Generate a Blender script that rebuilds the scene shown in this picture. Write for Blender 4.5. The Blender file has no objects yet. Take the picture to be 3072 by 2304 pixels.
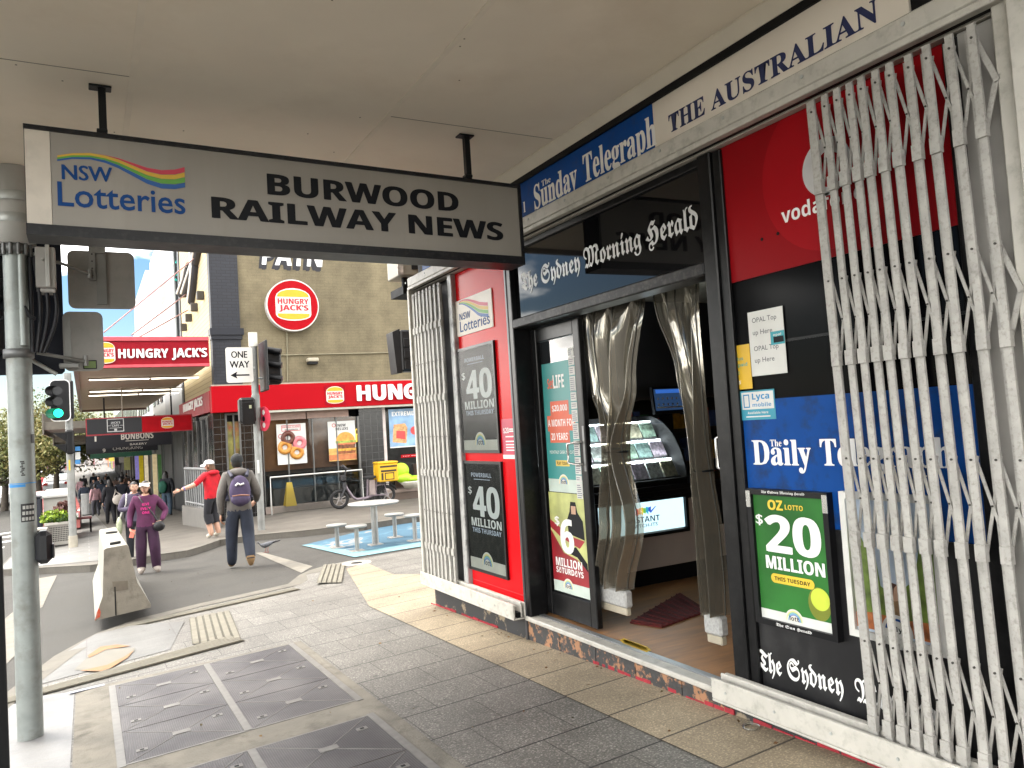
import bpy, bmesh, math, random
from mathutils import Vector, Matrix
random.seed(7)
D = bpy.data; SC = bpy.context.scene; COL = SC.collection
R = math.radians
# ------------------------------------------------------------------ camera
CX, CY, FL = 1536.0, 1152.0, 2352.3          # photo centre and focal length in photo pixels
ROLL, PITCH, YAW = -0.0622854, 0.0496053, 0.5007565
CH = 1.6
cam_d = D.cameras.new("camera"); cam = D.objects.new("camera", cam_d); COL.objects.link(cam)
_f = Vector((math.sin(YAW)*math.cos(PITCH), math.cos(YAW)*math.cos(PITCH), math.sin(PITCH)))
_r = Vector((math.cos(YAW), -math.sin(YAW), 0)); _u = _r.cross(_f)
RT = math.cos(ROLL)*_r + math.sin(ROLL)*_u; UP = -math.sin(ROLL)*_r + math.cos(ROLL)*_u; FW = _f
cam.matrix_world = Matrix(((RT.x, UP.x, -FW.x, 0), (RT.y, UP.y, -FW.y, 0), (RT.z, UP.z, -FW.z, CH), (0, 0, 0, 1)))
cam_d.sensor_width = 36; cam_d.lens = FL/3072*36; cam_d.clip_end = 2000; cam_d.clip_start = .05
SC.camera = cam
# ------------------------------------------------------------------ sky, sun, exposure
SUN_EL, SUN_AZ = R(52), R(-42)               # azimuth from +Y, negative towards -X
w = D.worlds.new("World"); SC.world = w; w.use_nodes = True
nt = w.node_tree; nt.nodes.clear(); N = nt.nodes.new; Lk = nt.links.new
sky = N('ShaderNodeTexSky'); sky.sky_type = 'NISHITA'; sky.sun_disc = False
sky.sun_elevation = SUN_EL; sky.sun_rotation = SUN_AZ; sky.air_density = 1.0; sky.dust_density = .6; sky.ozone_density = 1.5
tc = N('ShaderNodeTexCoord'); mp = N('ShaderNodeMapping'); mp.inputs['Scale'].default_value = (1.5, 1.5, 4.2)
mp.inputs['Location'].default_value = (3.1, 2.1, .2); mp.inputs['Rotation'].default_value = (0, 0, R(-12))
nz = N('ShaderNodeTexNoise'); nz.inputs['Scale'].default_value = 2.1; nz.inputs['Detail'].default_value = 9; nz.inputs['Roughness'].default_value = .55
rp = N('ShaderNodeValToRGB'); rp.color_ramp.elements[0].position = .47; rp.color_ramp.elements[1].position = .60
nz2 = N('ShaderNodeTexNoise'); nz2.inputs['Scale'].default_value = 5; nz2.inputs['Detail'].default_value = 6
rp2 = N('ShaderNodeValToRGB'); rp2.color_ramp.elements[0].color = (1.05, 1.06, 1.1, 1); rp2.color_ramp.elements[1].color = (14.5, 13.9, 12.9, 1)
rp2.color_ramp.elements[0].position = .33; rp2.color_ramp.elements[1].position = .5
mx = N('ShaderNodeMix'); mx.data_type = 'RGBA'
bg = N('ShaderNodeBackground'); bg.inputs['Strength'].default_value = .12
out = N('ShaderNodeOutputWorld')
Lk(tc.outputs['Generated'], mp.inputs['Vector']); Lk(mp.outputs[0], nz.inputs['Vector']); Lk(mp.outputs[0], nz2.inputs['Vector'])
Lk(nz.outputs['Fac'], rp.inputs[0]); Lk(nz2.outputs['Fac'], rp2.inputs[0]); Lk(rp.outputs[0], mx.inputs[0])
hs = N('ShaderNodeHueSaturation'); hs.inputs['Saturation'].default_value = 1.3; hs.inputs['Value'].default_value = .15; Lk(sky.outputs[0], hs.inputs['Color']); Lk(hs.outputs[0], mx.inputs[6]); Lk(rp2.outputs[0], mx.inputs[7]); Lk(mx.outputs[2], bg.inputs[0]); Lk(bg.outputs[0], out.inputs[0])
sl = D.lights.new("sun", 'SUN'); sl.energy = 0.6; sl.angle = R(22); sl.color = (1, .93, .82)
so = D.objects.new("sun", sl); COL.objects.link(so)
sd = Vector((math.sin(SUN_AZ)*math.cos(SUN_EL), math.cos(SUN_AZ)*math.cos(SUN_EL), math.sin(SUN_EL)))
so.rotation_euler = sd.to_track_quat('Z', 'Y').to_euler(); so.location = (0, 0, 30)
SC.view_settings.view_transform = 'Standard'; SC.view_settings.look = 'None'; SC.view_settings.gamma = 1
SC.view_settings.exposure = 3.2
SC.render.engine = 'CYCLES'; SC.cycles.max_bounces = 8; SC.cycles.diffuse_bounces = 4; SC.cycles.transparent_max_bounces = 12
SC.cycles.caustics_reflective = False; SC.cycles.caustics_refractive = False

# ------------------------------------------------------------------ photo rays -> points on real planes
def ray(x, y): return RT*((x-CX)/FL) - UP*((y-CY)/FL) + FW
O = Vector((0, 0, CH))
def PX(x, y, X): d = ray(x, y); return O + d*(X/d.x)
def PY(x, y, Y): d = ray(x, y); return O + d*(Y/d.y)
def PZ(x, y, z): d = ray(x, y); return O + d*((z-CH)/d.z)
def gz(x, y):
    ya = min(max(y, -8), 42); xs = max(-6, min(4.8, x))
    return -.0305*ya - .006*max(0, ya-8) + .048*xs
def gp(x, y, o=0): return Vector((x, y, gz(x, y)+o))
def G(x, y, off=0):
    d = ray(x, y); t = 4.0
    for _ in range(80):
        p = O + d*t; e = p.z - gz(p.x, p.y) - off
        t += e*(-1/(d.z+.0305))*.8 if d.z < -.035 else 0
    return O + d*t

# ------------------------------------------------------------------ materials
MATS = {}
def mat(name, col=(.5, .5, .5), rough=.6, metal=0, var=.12, scale=6, bump=0, bscale=40, emit=None, estr=0, spec=.5, alpha=1, trans=0, ior=1.45, stain=None, streak=False, coat=0):
    if name in MATS: return MATS[name]
    m = D.materials.new(name); m.use_nodes = True; nt = m.node_tree; b = nt.nodes['Principled BSDF']; MATS[name] = m
    N = nt.nodes.new; L = nt.links.new
    b.inputs['Roughness'].default_value = rough; b.inputs['Metallic'].default_value = metal
    b.inputs['Specular IOR Level'].default_value = spec; b.inputs['IOR'].default_value = ior
    b.inputs['Coat Weight'].default_value = coat
    c4 = (*col, 1); b.inputs['Base Color'].default_value = c4
    tc = N('ShaderNodeTexCoord')
    if var > 0 or stain:
        nz = N('ShaderNodeTexNoise'); nz.inputs['Scale'].default_value = scale; nz.inputs['Detail'].default_value = 5
        vec = tc.outputs['Object']
        if streak:
            mp = N('ShaderNodeMapping'); mp.inputs['Scale'].default_value = (1, 1, .12); L(vec, mp.inputs[0]); vec = mp.outputs[0]
        L(vec, nz.inputs['Vector'])
        r = N('ShaderNodeValToRGB'); e = r.color_ramp.elements
        e[0].position = .3; e[1].position = .7
        e[0].color = (*[c*(1-var) for c in col], 1); e[1].color = (*[min(1, c*(1+var)) for c in col], 1)
        L(nz.outputs['Fac'], r.inputs[0]); cur = r.outputs[0]
        if stain:
            scol, amt, ssc = stain[:3]; sp = stain[3] if len(stain) > 3 else .5
            n2 = N('ShaderNodeTexNoise'); n2.inputs['Scale'].default_value = ssc; n2.inputs['Detail'].default_value = 8; n2.inputs['Roughness'].default_value = .65
            L(vec, n2.inputs['Vector'])
            r2 = N('ShaderNodeValToRGB'); r2.color_ramp.elements[0].position = sp; r2.color_ramp.elements[1].position = sp+(.18 if len(stain) < 4 else .07)
            r2.color_ramp.elements[1].color = (amt, amt, amt, 1); L(n2.outputs['Fac'], r2.inputs[0])
            mx = N('ShaderNodeMix'); mx.data_type = 'RGBA'; L(r2.outputs[0], mx.inputs[0]); L(cur, mx.inputs[6]); mx.inputs[7].default_value = (*scol, 1)
            cur = mx.outputs[2]
        L(cur, b.inputs['Base Color'])
        rr = N('ShaderNodeMapRange'); rr.inputs['To Min'].default_value = max(.02, rough*.8); rr.inputs['To Max'].default_value = min(1, rough*1.25)
        L(nz.outputs['Fac'], rr.inputs[0]); L(rr.outputs[0], b.inputs['Roughness'])
    if bump:
        n3 = N('ShaderNodeTexNoise'); n3.inputs['Scale'].default_value = bscale; n3.inputs['Detail'].default_value = 4
        L(tc.outputs['Object'], n3.inputs['Vector'])
        bp = N('ShaderNodeBump'); bp.inputs['Strength'].default_value = bump; bp.inputs['Distance'].default_value = .01
        L(n3.outputs['Fac'], bp.inputs['Height']); L(bp.outputs[0], b.inputs['Normal'])
    if emit: b.inputs['Emission Color'].default_value = (*emit, 1); b.inputs['Emission Strength'].default_value = estr
    if trans: b.inputs['Transmission Weight'].default_value = trans
    if alpha < 1: b.inputs['Alpha'].default_value = alpha
    return m
def glass(name, tint=(.9, .95, .95), alpha=.25, rough=.03, refl=.6):
    """thin sheet glass: see-through sheet with real reflections"""
    if name in MATS: return MATS[name]
    m = D.materials.new(name); m.use_nodes = True; nt = m.node_tree; nt.nodes.clear(); MATS[name] = m
    N = nt.nodes.new; L = nt.links.new
    t = N('ShaderNodeBsdfTransparent'); t.inputs[0].default_value = (*tint, 1)
    g = N('ShaderNodeBsdfGlossy'); g.inputs['Roughness'].default_value = rough; g.inputs['Color'].default_value = (refl, refl, refl, 1)
    f = N('ShaderNodeFresnel'); f.inputs[0].default_value = 1.5
    a = N('ShaderNodeMath'); a.operation = 'MULTIPLY_ADD'; a.inputs[1].default_value = 1.0; a.inputs[2].default_value = alpha*.2
    mx = N('ShaderNodeMixShader'); o = N('ShaderNodeOutputMaterial')
    L(f.outputs[0], a.inputs[0]); L(a.outputs[0], mx.inputs[0]); L(t.outputs[0], mx.inputs[1]); L(g.outputs[0], mx.inputs[2]); L(mx.outputs[0], o.inputs[0])
    return m
def ubrick(name, c1, c2, mortar, bw, rh, ms=.004, axis='XY', off=.5, loc=(0, 0), rough=.7, speck=0, speck_scale=350, bump=.3, spots=0, streak=0, rowline=0):
    """tiles or bricks laid in world metres"""
    if name in MATS: return MATS[name]
    m = D.materials.new(name); m.use_nodes = True; nt = m.node_tree; b = nt.nodes['Principled BSDF']; MATS[name] = m
    N = nt.nodes.new; L = nt.links.new
    tc = N('ShaderNodeTexCoord'); sx = N('ShaderNodeSeparateXYZ'); L(tc.outputs['Object'], sx.inputs[0])
    cb = N('ShaderNodeCombineXYZ'); L(sx.outputs['XYZ'.index(axis[0])], cb.inputs[0]); L(sx.outputs['XYZ'.index(axis[1])], cb.inputs[1])
    mp = N('ShaderNodeMapping'); mp.inputs['Location'].default_value = (-loc[0]+bw*400, -loc[1]+rh*400, 0); L(cb.outputs[0], mp.inputs[0])
    br = N('ShaderNodeTexBrick'); br.offset = off; br.inputs['Scale'].default_value = 1
    br.inputs['Brick Width'].default_value = bw; br.inputs['Row Height'].default_value = rh; br.inputs['Mortar Size'].default_value = ms
    br.inputs['Mortar Smooth'].default_value = .1; br.inputs['Bias'].default_value = 0
    br.inputs['Color1'].default_value = (*c1, 1); br.inputs['Color2'].default_value = (*c2, 1); br.inputs['Mortar'].default_value = (*mortar, 1)
    L(mp.outputs[0], br.inputs['Vector']); cur = br.outputs['Color']
    b.inputs['Roughness'].default_value = rough
    if streak:
        ms_ = N('ShaderNodeMapping'); ms_.inputs['Scale'].default_value = (1.1, 1.1, .05); L(tc.outputs['Object'], ms_.inputs[0])
        ns_ = N('ShaderNodeTexNoise'); ns_.inputs['Scale'].default_value = 1.6; ns_.inputs['Detail'].default_value = 6; L(ms_.outputs[0], ns_.inputs['Vector'])
        rs_ = N('ShaderNodeMapRange'); rs_.inputs['From Min'].default_value = .3; rs_.inputs['From Max'].default_value = .7; rs_.inputs['To Min'].default_value = 1-streak; rs_.inputs['To Max'].default_value = 1+streak*.6; L(ns_.outputs['Fac'], rs_.inputs[0])
        vs_ = N('ShaderNodeVectorMath'); vs_.operation = 'SCALE'; L(cur, vs_.inputs[0]); L(rs_.outputs[0], vs_.inputs['Scale']); cur = vs_.outputs[0]
    if speck:
        n = N('ShaderNodeTexNoise'); n.inputs['Scale'].default_value = speck_scale; n.inputs['Detail'].default_value = 2; L(tc.outputs['Object'], n.inputs['Vector'])
        r = N('ShaderNodeMapRange'); r.inputs['From Min'].default_value = .3; r.inputs['From Max'].default_value = .6
        r.inputs['To Min'].default_value = 1-speck*.55; r.inputs['To Max'].default_value = 1.04; L(n.outputs['Fac'], r.inputs[0])
        n5 = N('ShaderNodeTexNoise'); n5.inputs['Scale'].default_value = speck_scale*1.25; n5.inputs['Detail'].default_value = 1; L(tc.outputs['Object'], n5.inputs['Vector'])
        r5 = N('ShaderNodeMapRange'); r5.inputs['From Min'].default_value = .56; r5.inputs['From Max'].default_value = .66; r5.inputs['To Min'].default_value = 0; r5.inputs['To Max'].default_value = speck*1.5; L(n5.outputs['Fac'], r5.inputs[0])
        a5 = N('ShaderNodeMath'); L(r.outputs[0], a5.inputs[0]); L(r5.outputs[0], a5.inputs[1]); r = a5
        n2 = N('ShaderNodeTexNoise'); n2.inputs['Scale'].default_value = 1.7; n2.inputs['Detail'].default_value = 7; n2.inputs['Roughness'].default_value = .62; L(tc.outputs['Object'], n2.inputs['Vector'])
        r2 = N('ShaderNodeMapRange'); r2.inputs['From Min'].default_value = .3; r2.inputs['From Max'].default_value = .7; r2.inputs['To Min'].default_value = .70; r2.inputs['To Max'].default_value = 1.2; L(n2.outputs['Fac'], r2.inputs[0])
        mm = N('ShaderNodeMath'); mm.operation = 'MULTIPLY'; L(r.outputs[0], mm.inputs[0]); L(r2.outputs[0], mm.inputs[1])
        if spots:
            vo = N('ShaderNodeTexVoronoi'); vo.inputs['Scale'].default_value = spots; L(tc.outputs['Object'], vo.inputs['Vector'])
            n4 = N('ShaderNodeTexNoise'); n4.inputs['Scale'].default_value = spots*1.7; L(tc.outputs['Object'], n4.inputs['Vector'])
            ad = N('ShaderNodeMath'); ad.operation = 'MULTIPLY_ADD'; ad.inputs[1].default_value = .22; L(n4.outputs['Fac'], ad.inputs[0]); L(vo.outputs['Distance'], ad.inputs[2])
            r4 = N('ShaderNodeMapRange'); r4.inputs['From Min'].default_value = .16; r4.inputs['From Max'].default_value = .21; r4.inputs['To Min'].default_value = .5; L(ad.outputs[0], r4.inputs[0])
            m4 = N('ShaderNodeMath'); m4.operation = 'MULTIPLY'; L(mm.outputs[0], m4.inputs[0]); L(r4.outputs[0], m4.inputs[1]); mm = m4
        vm = N('ShaderNodeVectorMath'); vm.operation = 'SCALE'; L(cur, vm.inputs[0]); L(mm.outputs[0], vm.inputs['Scale']); cur = vm.outputs[0]
    if rowline:
        su = N('ShaderNodeSeparateXYZ'); L(mp.outputs[0], su.inputs[0])
        dv = N('ShaderNodeMath'); dv.operation = 'DIVIDE'; dv.inputs[1].default_value = rh; L(su.outputs[1], dv.inputs[0])
        fr = N('ShaderNodeMath'); fr.operation = 'FRACT'; L(dv.outputs[0], fr.inputs[0])
        pp = N('ShaderNodeMath'); pp.operation = 'PINGPONG'; pp.inputs[1].default_value = .5; L(fr.outputs[0], pp.inputs[0])
        lr = N('ShaderNodeMapRange'); lr.inputs['From Min'].default_value = rowline*.6; lr.inputs['From Max'].default_value = rowline*1.2; lr.inputs['To Min'].default_value = .15; L(pp.outputs[0], lr.inputs[0])
        vl = N('ShaderNodeVectorMath'); vl.operation = 'SCALE'; L(cur, vl.inputs[0]); L(lr.outputs[0], vl.inputs['Scale']); cur = vl.outputs[0]
    L(cur, b.inputs['Base Color'])
    bp = N('ShaderNodeBump'); bp.invert = True; bp.inputs['Strength'].default_value = bump; bp.inputs['Distance'].default_value = .006
    L(br.outputs['Fac'], bp.inputs['Height']); L(bp.outputs[0], b.inputs['Normal'])
    return m

# ------------------------------------------------------------------ mesh builder
class Fr:
    """a flat reference frame: origin, right, up, outward normal"""
    def __init__(s, o, u, v): s.o = Vector(o); s.u = Vector(u).normalized(); s.v = Vector(v).normalized(); s.n = s.u.cross(s.v)
    def p(s, a, b, d=0): return s.o + s.u*a + s.v*b + s.n*d
    def px(s, x, y, d=0):                     # photo point -> (u, v) on the plane lying d in front of the frame
        r = ray(x, y); o = s.o + s.n*d; t = (o-O).dot(s.n)/r.dot(s.n); q = O + r*t - o
        return (q.dot(s.u), q.dot(s.v))
    def rect(s, pts, d=0):                    # photo quad TL TR BR BL -> u0, v0, u1, v1
        q = [s.px(x, y, d) for x, y in pts]
        return ((q[0][0]+q[3][0])/2, (q[2][1]+q[3][1])/2, (q[1][0]+q[2][0])/2, (q[0][1]+q[1][1])/2)
def conv(s, up, lo, dg=None):
    o = ''
    for c in s:
        if 'A' <= c <= 'Z': o += chr(up+ord(c)-65)
        elif 'a' <= c <= 'z': o += chr(lo+ord(c)-97)
        elif dg and c.isdigit(): o += chr(dg+ord(c)-48)
        else: o += c
    return o
def styled(s, st):
    if st == 'gothic': return conv(s, 0x1D56C, 0x1D586, 0x1D7CE)
    if st == 'serif': return conv(s, 0x1D400, 0x1D41A, 0x1D7CE)
    if st == 'bold': return conv(s, 0x1D5D4, 0x1D5EE, 0x1D7EC)
    return s
_TX = {}
def text_geo(s, st='bold', off=0):
    k = (s, st, off)
    if k in _TX: return _TX[k]
    c = D.curves.new("t", 'FONT'); c.body = styled(s, st); c.size = 1; c.resolution_u = 3; c.offset = off
    o = D.objects.new("t", c); COL.objects.link(o); dg = bpy.context.evaluated_depsgraph_get()
    me = D.meshes.new_from_object(o.evaluated_get(dg)); vs = [(v.co.x, v.co.y) for v in me.vertices]; fs = [tuple(p.vertices) for p in me.polygons]
    D.objects.remove(o); D.curves.remove(c); D.meshes.remove(me)
    xs = [v[0] for v in vs] or [0, 1]; ys = [v[1] for v in vs] or [0, 1]
    _TX[k] = (vs, fs, min(xs), max(xs), min(ys), max(ys)); return _TX[k]
class MB:
    def __init__(s, m=None): s.v = []; s.f = []; s.mi = []; s.mats = [m] if m else []; s.cur = 0; s.M = None; s.sm = []; s.smooth = False
    def use(s, m):
        if m not in s.mats: s.mats.append(m)
        s.cur = s.mats.index(m); return s
    def add(s, vs, fs, smooth=None):
        b = len(s.v); M = s.M
        s.v += [M @ Vector(v) if M is not None else Vector(v) for v in vs]
        for f in fs: s.f.append([b+i for i in f]); s.mi.append(s.cur); s.sm.append(s.smooth if smooth is None else smooth)
        return s
    def box(s, a, b):
        x0, y0, z0 = a; x1, y1, z1 = b
        x0, x1 = min(x0, x1), max(x0, x1); y0, y1 = min(y0, y1), max(y0, y1); z0, z1 = min(z0, z1), max(z0, z1)
        return s.hexa([(x0, y0, z0), (x1, y0, z0), (x1, y1, z0), (x0, y1, z0), (x0, y0, z1), (x1, y0, z1), (x1, y1, z1), (x0, y1, z1)])
    def hexa(s, p): return s.add(p, [(0, 3, 2, 1), (4, 5, 6, 7), (0, 1, 5, 4), (1, 2, 6, 5), (2, 3, 7, 6), (3, 0, 4, 7)])
    def bbox(s, a, b, e=.006):                # box with chamfered edges
        x0, y0, z0 = [min(i, j) for i, j in zip(a, b)]; x1, y1, z1 = [max(i, j) for i, j in zip(a, b)]
        e = min(e, (x1-x0)*.4, (y1-y0)*.4, (z1-z0)*.4); vs = []; ix = {}
        for i, (x, dx) in enumerate(((x0, 1), (x1, -1))):
            for j, (y, dy) in enumerate(((y0, 1), (y1, -1))):
                for k, (z, dz) in enumerate(((z0, 1), (z1, -1))):
                    for q, c in enumerate(((x, y+dy*e, z+dz*e), (x+dx*e, y, z+dz*e), (x+dx*e, y+dy*e, z))):
                        ix[i, j, k, q] = len(vs); vs.append(c)
        g = lambda i, j, k, q: ix[i, j, k, q]; fs = []
        for i in (0, 1): f = [g(i, 0, 0, 0), g(i, 0, 1, 0), g(i, 1, 1, 0), g(i, 1, 0, 0)]; fs.append(f if i == 0 else f[::-1])
        for j in (0, 1): f = [g(0, j, 0, 1), g(1, j, 0, 1), g(1, j, 1, 1), g(0, j, 1, 1)]; fs.append(f if j == 0 else f[::-1])
        for k in (0, 1): f = [g(0, 0, k, 2), g(0, 1, k, 2), g(1, 1, k, 2), g(1, 0, k, 2)]; fs.append(f if k == 0 else f[::-1])
        for j in (0, 1):
            for k in (0, 1): fs.append([g(0, j, k, 1), g(1, j, k, 1), g(1, j, k, 2), g(0, j, k, 2)])
        for i in (0, 1):
            for k in (0, 1): fs.append([g(i, 0, k, 0), g(i, 1, k, 0), g(i, 1, k, 2), g(i, 0, k, 2)])
        for i in (0, 1):
            for j in (0, 1): fs.append([g(i, j, 0, 0), g(i, j, 1, 0), g(i, j, 1, 1), g(i, j, 0, 1)])
        for i in (0, 1):
            for j in (0, 1):
                for k in (0, 1): fs.append([g(i, j, k, q) for q in range(3)])
        return s.add(vs, fs)
    def frect(s, F, r, d=0, t=.004):          # slab in a frame: rect u0 v0 u1 v1, front at d, thickness t behind
        u0, v0, u1, v1 = r
        return s.fpoly(F, [(u0, v0), (u1, v0), (u1, v1), (u0, v1)], d, t)
    def fpoly(s, F, pts, d=0, t=.004):
        n = len(pts); a = [F.p(u, v, d) for u, v in pts]
        if t <= 0: return s.add(a, [list(range(n))])
        b = [F.p(u, v, d-t) for u, v in pts]
        return s.add(a+b, [list(range(n)), list(range(2*n-1, n-1, -1))] + [[i, i+n, (i+1) % n+n, (i+1) % n] for i in range(n)])
    def frame(s, F, r, w, d=0, t=.02):        # picture frame, four butted bars
        u0, v0, u1, v1 = r
        s.frect(F, (u0, v0, u1, v0+w), d, t); s.frect(F, (u0, v1-w, u1, v1), d, t)
        s.frect(F, (u0, v0+w, u0+w, v1-w), d, t); return s.frect(F, (u1-w, v0+w, u1, v1-w), d, t)
    def disc(s, F, c, r, d=0, t=.002, n=32, ry=None, a0=0, a1=360, r0=0):
        ry = ry or r; k = r0/r if r else 0
        an = [R(a0+(a1-a0)*i/n) for i in range(n+1 if (a1-a0) < 360 or r0 else n)]
        if r0:
            for i in range(n):
                q = [(c[0]+r*f*math.cos(a), c[1]+ry*f*math.sin(a)) for a, f in ((an[i], k), (an[i], 1), (an[i+1], 1), (an[i+1], k))]
                s.fpoly(F, q, d, 0)
            return s
        return s.fpoly(F, [(c[0]+r*math.cos(a), c[1]+ry*math.sin(a)) for a in an], d, t)
    def tube(s, pts, r, n=10, r1=None, cap=True, smooth=True):
        pts = [Vector(p) for p in pts]; m = len(pts); vs = []; up = Vector((0, 0, 1)); px = None
        for i, p in enumerate(pts):
            t = (pts[min(i+1, m-1)]-pts[max(i-1, 0)]).normalized()
            if px is None:
                a = t.cross(up)
                if a.length < .01: a = t.cross(Vector((1, 0, 0)))
                px = a.normalized()
            else: px = (px - t*px.dot(t)).normalized()
            py = t.cross(px); rr = r if r1 is None else r+(r1-r)*i/max(1, m-1)
            if isinstance(r, (list, tuple)): rr = r[i]
            vs += [p + px*(rr*math.cos(2*math.pi*k/n)) + py*(rr*math.sin(2*math.pi*k/n)) for k in range(n)]
        fs = [[i*n+k, i*n+(k+1) % n, (i+1)*n+(k+1) % n, (i+1)*n+k] for i in range(m-1) for k in range(n)]
        s.add(vs, fs, smooth)
        if cap: b = vs; s.add(b[:n], [list(range(n-1, -1, -1))], False); s.add(b[-n:], [list(range(n))], False)
        return s
    def lathe(s, prof, c=(0, 0, 0), n=24, smooth=True):
        c = Vector(c); vs = [c+Vector((r*math.cos(2*math.pi*k/n), r*math.sin(2*math.pi*k/n), z)) for r, z in prof for k in range(n)]
        return s.add(vs, [[i*n+k, i*n+(k+1) % n, (i+1)*n+(k+1) % n, (i+1)*n+k] for i in range(len(prof)-1) for k in range(n)], smooth)
    def ball(s, c, r, n=12, m=8, M=None, jit=0):
        rx, ry, rz = r if isinstance(r, (tuple, list)) else (r, r, r); vs = []; c = Vector(c)
        for i in range(m+1):
            th = math.pi*i/m
            for k in range(n):
                q = Vector((rx*math.sin(th)*math.cos(2*math.pi*k/n), ry*math.sin(th)*math.sin(2*math.pi*k/n), rz*math.cos(th)))
                if jit: q *= 1+random.uniform(-jit, jit)
                vs.append(c + (M @ q if M else q))
        return s.add(vs, [[i*n+k, (i+1)*n+k, (i+1)*n+(k+1) % n, i*n+(k+1) % n] for i in range(m) for k in range(n)], True)
    def torus(s, F, c, r, rr, d=0, n=32, m=8):
        vs = []
        for i in range(n):
            a = 2*math.pi*i/n
            for k in range(m):
                b = 2*math.pi*k/m; q = r+rr*math.cos(b)
                vs.append(F.p(c[0]+q*math.cos(a), c[1]+q*math.sin(a), d+rr*math.sin(b)))
        return s.add(vs, [[i*m+k, ((i+1) % n)*m+k, ((i+1) % n)*m+(k+1) % m, i*m+(k+1) % m] for i in range(n) for k in range(m)], True)
    def text(s, F, t, r, d=.002, st='bold', off=0, ext=0, shear=0, base=False):
        """lettering fitted to rect (u0, vbase, u1, vtop); base=True measures from the baseline"""
        vs, fs, x0, x1, y0, y1 = text_geo(t, st, 0 if off > .012 else off); u0, v0, u1, v1 = r
        if base: y0 = 0
        kx = (u1-u0)/max(1e-6, x1-x0); ky = (v1-v0)/max(1e-6, y1-y0)
        if off > .012:                        # heavy lettering: the glyphs overprinted with small shifts
            o2 = off*.75; x0 -= o2; x1 += o2; kx = (u1-u0)/(x1-x0); ky = (v1-v0)/(y1-y0)
            sh = [(-o2, 0), (o2, 0), (-o2*.5, o2*.3), (o2*.5, -o2*.3), (0, 0)]
        else: sh = [(0, 0)]
        for n_, (dx, dy) in enumerate(sh):
            q = [(u0+(x+dx-x0)*kx+shear*(y-y0)*ky, v0+(y+dy-y0)*ky) for x, y in vs]; s._glyphs(F, q, fs, d+n_*.00008*max(1, d/.05 if d > .05 else 1), ext)
        return s
    def _glyphs(s, F, q, fs, d, ext):
        a = [F.p(u, v, d) for u, v in q]; s.add(a, fs, False)
        if ext > 0:
            b = [F.p(u, v, d-ext) for u, v in q]; n = len(a); e = {}
            for f in fs:
                for i in range(len(f)):
                    x, y = f[i], f[(i+1) % len(f)]; e[(x, y)] = e.get((x, y), 0)+1
            s.add(a+b, [[y, x, x+n, y+n] for (x, y) in e if (y, x) not in e], False)
        return s
    def ptext(s, F, t, L_, R_, T_, d=.002, st='bold', off=0, ext=0, shear=0):
        """lettering placed by three photo points: baseline start, baseline end, top of the tallest letter"""
        a = F.px(*L_, d); b = F.px(*R_, d); c = F.px(*T_, d); v0 = (a[1]+b[1])/2
        return s.text(F, t, (a[0], v0, b[0], v0+(c[1]-a[1])), d, st, off, ext, shear, True)
    def build(s, name, parent=None, local=False, kind=None):
        if parent is not None and not local:
            o = Vector(parent['_w']); vs = [v-o for v in s.v]
        else: vs = s.v
        me = D.meshes.new(name); me.from_pydata(vs, [], s.f); me.validate(); 
        for m in s.mats: me.materials.append(m)
        if len(me.polygons) == len(s.f):
            me.polygons.foreach_set('material_index', s.mi); me.polygons.foreach_set('use_smooth', s.sm)
        me.update()
        bm = bmesh.new(); bm.from_mesh(me); bm.to_mesh(me); bm.free()
        ob = D.objects.new(name, me); COL.objects.link(ob)
        if parent is not None: ob.parent = parent; ob['_w'] = list(parent['_w'])
        else: ob['_w'] = [0, 0, 0]
        if kind: ob['kind'] = kind
        return ob
def thing(name, label, cat, loc=(0, 0, 0), group=None, rz=0):
    o = D.objects.new(name, None); COL.objects.link(o); o.empty_display_size = .1; o.location = loc; o.rotation_euler = (0, 0, rz)
    o['label'] = label; o['category'] = cat; o['_w'] = list(loc)
    if group: o['group'] = group
    return o
def tag(o, label, cat, group=None):
    o['label'] = label; o['category'] = cat
    if group: o['group'] = group
    return o
def dup(o, loc=None, rz=None, label=None, parent=None):
    c = o.copy(); COL.objects.link(c)
    if parent: c.parent = parent
    for ch in list(o.children): dup(ch, parent=c)
    if loc is not None: c.location = loc; c['_w'] = list(loc)
    if rz is not None: c.rotation_euler = (0, 0, rz)
    if label: c['label'] = label
    return c
def Tm(loc=(0, 0, 0), rz=0, rx=0, ry=0, s=1):
    return Matrix.Translation(loc) @ Matrix.Rotation(rz, 4, 'Z') @ Matrix.Rotation(rx, 4, 'X') @ Matrix.Rotation(ry, 4, 'Y') @ Matrix.Scale(s, 4)

W = 2.891
WF = Fr((W, 0, CH), (0, -1, 0), (0, 0, 1))     # newsagency wall: u = -Y, faces the street (-X)
WHITE = mat('white_paint', (.47, .455, .41), .45, var=.08, scale=9, stain=((.24, .23, .2), .55, 14))
BLACK = mat('black_paint', (.0055, .0055, .006), .32, spec=.3, var=.3, scale=12, stain=((.02, .02, .02), .5, 16))
BLACKM = mat('black_matt', (.0045, .0045, .005), .6, spec=.2)
RED = mat('red_panel', (.62, .006, .010), .22, var=.06, scale=3, spec=.07)
STEEL = mat('galvanised_steel', (.42, .44, .43), .5, metal=.6, var=.15, scale=14, stain=((.3, .3, .27), .5, 5))
TXW = mat('print_white', (.78, .78, .76), .5, var=.03)
TXK = mat('print_black', (.005, .0055, .008), .5, spec=.2, var=.1)
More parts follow.
